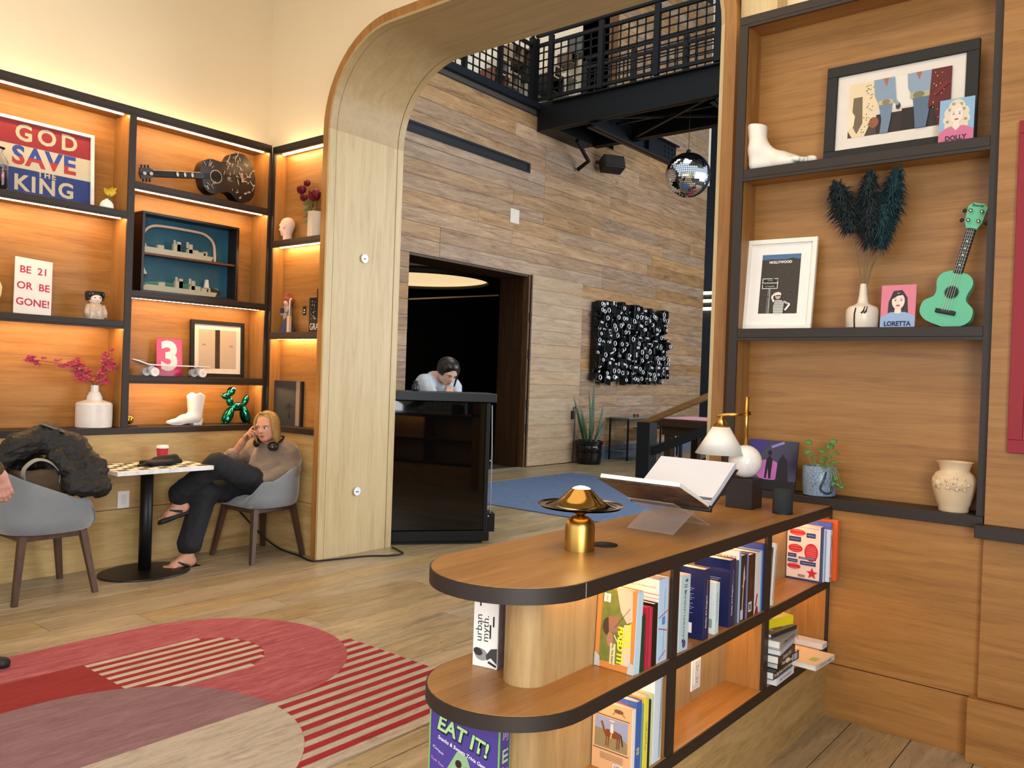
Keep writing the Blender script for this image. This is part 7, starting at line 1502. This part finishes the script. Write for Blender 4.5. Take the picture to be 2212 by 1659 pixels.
soft('trousers', [cap(pl2+V3(0.05*sg, 0.09*sg, 0), V3(pl2[0]+0.05*sg, pl2[1]+0.09*sg, 0.1), 0.10, 0.07, 0.04) for sg in (-1, 1)]+[cap(pl2+V3(0, 0, 0.02), pl2-V3(0, 0, 0.05), 0.135, 0.13, 0.05)], 0.016, mat('dark_trousers', '#121216', 0.9), pb)
soft('hair', [ell(Q2(-0.20, 0, 0.30), V3(0.76, 0.88, 0.80)*s2, Rm2, 0.02), ell(Q2(0.05, 0, 0.66), V3(0.6, 0.6, 0.4)*s2, Rm2, 0.03), ell(Q2(-0.85, 0, 0.1), V3(0.35, 0.4, 0.35)*s2, Rm2, 0.06), cap(Q2(0.35, -0.62, 0.45), Q2(0.60, -0.72, -0.9), 0.10*s2, 0.07*s2, 0.03), ell(Q2(0.80, 0, -0.20), V3(0.58, 0.52, 0.78)*s2, Rm2, 0.012, 'd')]+[ell(Q2(-0.08, q*0.80, -0.14), V3(0.22, 0.2, 0.24)*s2, Rm2, 0.012, 'd') for q in (-1, 1)], 0.006, mat('dark_hair', '#1a1210', 0.35, var=0.3, scale=60), pb)
MB().tube([Vector(wr2-V3(0.03, 0, 0.012))+Vector((0.035*math.cos(t), 0.035*math.sin(t), 0.004*math.sin(3*t))) for t in [2*PI*i/16 for i in range(16)]], 0.008, 6, closed=True).build('bracelet', mat('beads', '#3a2c48', 0.4, var=0.8, scale=90), pb, True)
strands(pb, Q2, s2, mat('dark_hair', '#1a1210'), 150, 5, zend=(-0.25, -0.1), part=0.0, tmax=0.5, rad=0.006)
bo = thing('black_bottle', 'small dark bottle on the black stand beside the person', 'bottle', Vector(PD(897, 856, 7.12)).to_tuple()[:2]+(1.301,))
auto(MB().lathe([(0.03, 0), (0.032, 0.004), (0.032, 0.045), (0.022, 0.058), (0.018, 0.07), (0.02, 0.085), (0.0, 0.087)], n=24).build('body', mat('dark_bottle', '#20262e', 0.2), bo), 40); MB().lathe([(0.0205, 0.068), (0.0215, 0.07), (0.0215, 0.088), (0, 0.089)], n=20).build('cap', BLACK, bo, True)

# person at the left edge: only a hand, cuff and shoe tip enter the frame
pl = thing('person', 'person in olive jacket at the photo edge, hand and shoe visible', 'person', (-4.45, 1.22, 0)); PO3 = V3(-4.45, 1.22, 0)
T_ = lambda *p: V3(*p)-PO3
hd3, w3 = T_(-4.35, 1.08, 1.62), np.array(P(-3, 1022, 'x', -4.78))-PO3
sA, sB = T_(-4.52, 1.24, 1.38), T_(-4.22, 0.98, 1.38); eA = T_(-4.72, 1.42, 1.08); pv3 = T_(-4.38, 1.10, 0.92); tray_h = T_(-4.80, 1.42, 0.93); eB = T_(-4.42, 0.95, 1.02)
hp3, Q3, Rm3 = head(hd3, 0.118, (-0.9, 0.1, -0.1))
b_ = hp3+[cap(hd3-V3(0, 0, 0.08), T_(-4.37, 1.1, 1.42), 0.05, 0.058, 0.03), cap(T_(-4.37, 1.1, 1.40), pv3, 0.12, 0.13, 0.05), cap(sA, sB, 0.055, None, 0.05), cap(sA, eA, 0.045, 0.038, 0.02), cap(eA, w3, 0.036, 0.027, 0.02), cap(sB, eB, 0.045, 0.038, 0.02), cap(eB, tray_h, 0.036, 0.027, 0.02)]+hand(w3, (-0.05, 0.32, -0.95), (0.9, -0.35, 0.0), (0.35, 0.45, 0.5, 0.55), thumb=1)+hand(tray_h, (-0.8, 0.5, 0.0), (0, 0, -1), (0.3, 0.3, 0.3, 0.3), thumb=1)
soft('body', b_, 0.007, mat('skin_pink', '#cf9a88', 0.5, var=0.06), pl)
OL = mat('olive_jacket', '#4f4127', 0.85, var=0.1)
jk = soft('jacket', [cap(T_(-4.37, 1.1, 1.40), pv3, 0.16, 0.175, 0.05), cap(sA, sB, 0.085, None, 0.05), cap(sA, eA, 0.075, 0.062, 0.03), cap(eA, eA+(w3-eA)*0.90, 0.06, 0.045, 0.03), cap(sB, eB, 0.075, 0.06, 0.03), cap(eB, eB+(tray_h-eB)*0.85, 0.058, 0.045, 0.03)], 0.012, OL, pl)
lg = [(T_(-4.42, 1.18, 0.90), T_(-4.40, 1.25, 0.48), T_(-4.30, 1.36, 0.09)), (T_(-4.30, 1.02, 0.90), T_(-4.40, 0.98, 0.48), T_(-4.45, 0.92, 0.09))]
soft('trousers', [p for h_, k_, a_ in lg for p in (cap(h_, k_, 0.10, 0.075, 0.04), cap(k_, a_, 0.075, 0.06, 0.04))], 0.012, mat('dark_trousers', '#121216', 0.9), pl)
for (h_, k_, a_), d in zip(lg, ((0.35, 0.55), (-0.8, 0.2))):
    d = nrm((d[0], d[1], 0)); soft('shoe', [cap(a_-V3(0, 0, 0.03), a_-V3(0, 0, 0.045)+d*0.06, 0.045, 0.04, 0.03), cap(a_-V3(0, 0, 0.055)+d*0.05, a_-V3(0, 0, 0.062)+d*0.15, 0.038, 0.03, 0.03), rbox((a_[0], a_[1], -0.05), (0.4, 0.4, 0.0592), None, 0.001, 0.004, 'd')], 0.008, BLACK, pl)
ty = thing('serving_tray', 'black tray edge holding a saucer at the photo edge', 'tray', np.array(tray_h+PO3)+V3(-0.085, 0.10, 0.034))
MB().lathe([(0.0, 0), (0.14, 0), (0.15, 0.012), (0.145, 0.012), (0.137, 0.004), (0, 0.004)], n=40, sx=0.8).build('tray', BLACK, ty)
sa = thing('saucer', 'white saucer on the black tray', 'saucer', np.array(ty.location)+V3(-0.01, 0.04, 0.0045)); MB().lathe([(0.0, 0), (0.05, 0.0), (0.085, 0.012), (0.084, 0.015), (0.048, 0.004), (0, 0.004)], n=36).build('dish', WHITE, sa, True)
gl2 = thing('glass_tumbler', 'clear tumbler with green drink on the saucer', 'glass', np.array(sa.location)+V3(0, 0.01, 0.0045))
MB().lathe([(0.030, 0), (0.032, 0.001), (0.040, 0.115), (0.0385, 0.115), (0.0305, 0.008), (0, 0.007)], n=32).build('glass', GLASS, gl2, True); MB().lathe([(0.0, 0.0075), (0.0300, 0.0085), (0.0325, 0.035), (0, 0.035)], n=28).build('drink', mat('green_drink', '#8a9a5c', 0.1, trans=0.6), gl2, True)

# jacket and tote on the left chair
tt = thing('tote_bag', 'brown canvas tote bag with pale straps on the chair', 'bag', (-5.46, 2.06, 0.468))
tz = soft('bag', [rbox((0, 0, 0.16), (0.14, 0.13, 0.165), None, 0.04), rbox((0, 0, 0.33), (0.105, 0.10, 0.06), None, 0.03, 0.01, 'd'), rbox((0, 0, -0.05), (0.4, 0.4, 0.052), None, 0.001, 0.003, 'd')], 0.009, mat('brown_canvas', '#51412f', 0.9, var=0.2, scale=12), tt); crease(tz, 0.004, 20, 4)
STR = mat('pale_webbing', '#8f8c80', 0.85)
for sx in (0.128, -0.115):
    b = MB(); pth = smoothpath([(sx, -0.10, 0.25), (sx+0.02, -0.11, 0.33), (sx+0.03, -0.05, 0.385), (sx+0.02, 0.03, 0.37), (sx+0.02, 0.09, 0.31), (sx, 0.10, 0.24)], 5)
    for i in range(len(pth)-1): b.beam(pth[i], pth[i+1]+(pth[i+1]-pth[i])*0.15, 0.004, 0.034, 0, 0, up=(1, 0, 0.2)) if False else b.beam(pth[i], pth[i+1]+(pth[i+1]-pth[i])*0.15, 0.03, 0.005, up=(pth[i]-Vector((sx-0.05, 0, 0.2))))
    b.build('strap', STR, tt)
jk2 = thing('black_jacket', 'black padded jacket heaped over the chair back', 'jacket', (-5.45, 2.1, 0.468)); JO = V3(-5.45, 2.1, 0.468)
J = lambda *p: V3(*p)-JO
JM = mat('black_nylon', '#14100d', 0.62, var=0.5, scale=8)
jj = soft('shell', [cap(J(-5.44, 1.86, 0.83), J(-5.47, 1.97, 0.925), 0.05, 0.07, 0.05), cap(J(-5.47, 1.97, 0.925), J(-5.48, 2.13, 0.965), 0.07, 0.085, 0.06), cap(J(-5.48, 2.13, 0.965), J(-5.42, 2.27, 0.90), 0.085, 0.08, 0.06), cap(J(-5.42, 2.27, 0.90), J(-5.30, 2.34, 0.78), 0.08, 0.075, 0.06), cap(J(-5.30, 2.34, 0.78), J(-5.225, 2.35, 0.685), 0.075, 0.06, 0.05), cap(J(-5.235, 2.20, 0.685), J(-5.215, 2.345, 0.675), 0.055, 0.062, 0.03), cap(J(-5.36, 2.15, 0.86), J(-5.27, 2.22, 0.75), 0.055, 0.05, 0.05), cap(J(-5.56, 1.95, 0.80), J(-5.62, 2.2, 0.80), 0.06, 0.08, 0.05)], 0.008, JM, jk2); crease(jj, 0.010, 26, 11); crease(jj, 0.005, 55, 12)
MB().beam(J(-5.44, 2.08, 1.065), J(-5.40, 2.21, 1.01), 0.04, 0.012, 0, 0.003).build('collar_tab', mat('grey_nylon', '#5b5a58', 0.5), jk2)
# ------------------------------------------------------------------ red and pink rug
RC = 0.0
PINK = rugmat('rug_pink', ['#7d3038', '#9c4a50', '#b06a6c'], 4.0); MAUV = rugmat('rug_mauve', ['#6a4a4e', '#7d5c60', '#8c6c6e'], 4.0); GREY = rugmat('rug_grey', ['#83766a', '#a89a8a', '#b8aa9a'], 4.0); RRED = rugmat('rug_red', ['#7a141c', '#8f1c24', '#9a242c'], 4.0); RED2 = rugmat('rug_scarlet', ['#7a1a18', '#85211e', '#8f2824'], 4.0); RBEI = rugmat('rug_beige', ['#9a8474', '#b8a494', '#c4b0a0'], 4.0)
def pill(cx, cy, r, y0, n=40): return [(cx-r, y0)]+[(cx+r*math.cos(PI-PI*i/n), cy+r*math.sin(PI-PI*i/n)) for i in range(n+1)]+[(cx+r, y0)]
rg = thing('striped_rug', 'large red, pink and mauve rug with stripes and rounded shapes', 'rug', (-3.4, 1.6, 0))
G = lambda u, v, w: (u+3.4, v-1.6, w)
YL = -0.3; px_, py_, pr2 = -3.67, 2.19, 0.69
outer = pill(px_, py_, pr2, YL)
cut = [p for p in outer if p[0] <= -3.40]; edge = cut+[(-3.40, 2.90), (-2.36, 2.90), (-2.36, YL)]
MB().prism(edge, 0.0005, 0.007, G).build('pile', GREY, rg)
a = Art(rg, (3.4, -1.6, 0.0072), (1, 0, 0), (0, 1, 0), step=0.00025, name='pattern')
a.k = 1
x = -3.42
while x < -2.42: a.k = 1; a.rect(x, 1.2, x+0.040, 2.895, RRED); x += 0.080
a.k = 2; a.poly(pill(px_, py_, pr2-0.002, YL), PINK)
a.k = 3; a.poly([(-4.0, YL), (-4.0, 1.75), (-3.42, 1.75), (-3.42, YL)], RED2)
ip = pill(-3.71, 2.21, 0.285, 1.75); a.k = 4; a.poly(ip, RED2)
for i in range(8):
    x0 = -3.985+0.0745*i; xm = x0+0.018; hh = math.sqrt(max(0.0, 0.285**2-(xm+3.71)**2)); a.k = 5; a.rect(x0, 1.75, x0+0.036, 2.21+hh-0.004, RBEI)
a.k = 6; a.poly(pill(-2.98, 1.41, 0.69, YL), MAUV)
q = [(-2.98, YL), (-2.98, 2.10)]+[(-2.98+0.69*math.cos(PI/2-PI/2*i/24), 1.41+0.69*math.sin(PI/2-PI/2*i/24)) for i in range(25)]+[(-2.29 if False else -2.36, 1.41), (-2.36, YL)]
q = [(min(u, -2.362), v) for u, v in q]; a.k = 7; a.poly(q, GREY); a.done()
# ------------------------------------------------------------------ lettering becomes plain mesh
bpy.context.view_layer.update()
_dg = bpy.context.evaluated_depsgraph_get()
for _o in [o for o in S.objects if o.type == 'FONT']:
    _me = bpy.data.meshes.new_from_object(_o.evaluated_get(_dg)); _me.name = 'lettering'
    _n = bpy.data.objects.new('lettering', _me); COL.objects.link(_n); _n.parent = _o.parent; _n.matrix_local = _o.matrix_local.copy()
    if '_split' in _o:
        _me.materials.append(col(_o['_split'])); _bm = bmesh.new(); _bm.from_mesh(_me)
        bmesh.ops.bisect_plane(_bm, geom=_bm.verts[:]+_bm.edges[:]+_bm.faces[:], plane_co=(0, 0, 0), plane_no=(0, 1, 0))
        for _f2 in _bm.faces: _f2.material_index = 1 if _f2.calc_center_median().y < 0 else 0
        _bm.to_mesh(_me); _bm.free()
    bpy.data.objects.remove(_o)
for _o in S.objects:
    for _k in ('_d',):
        if _k in _o: del _o[_k]
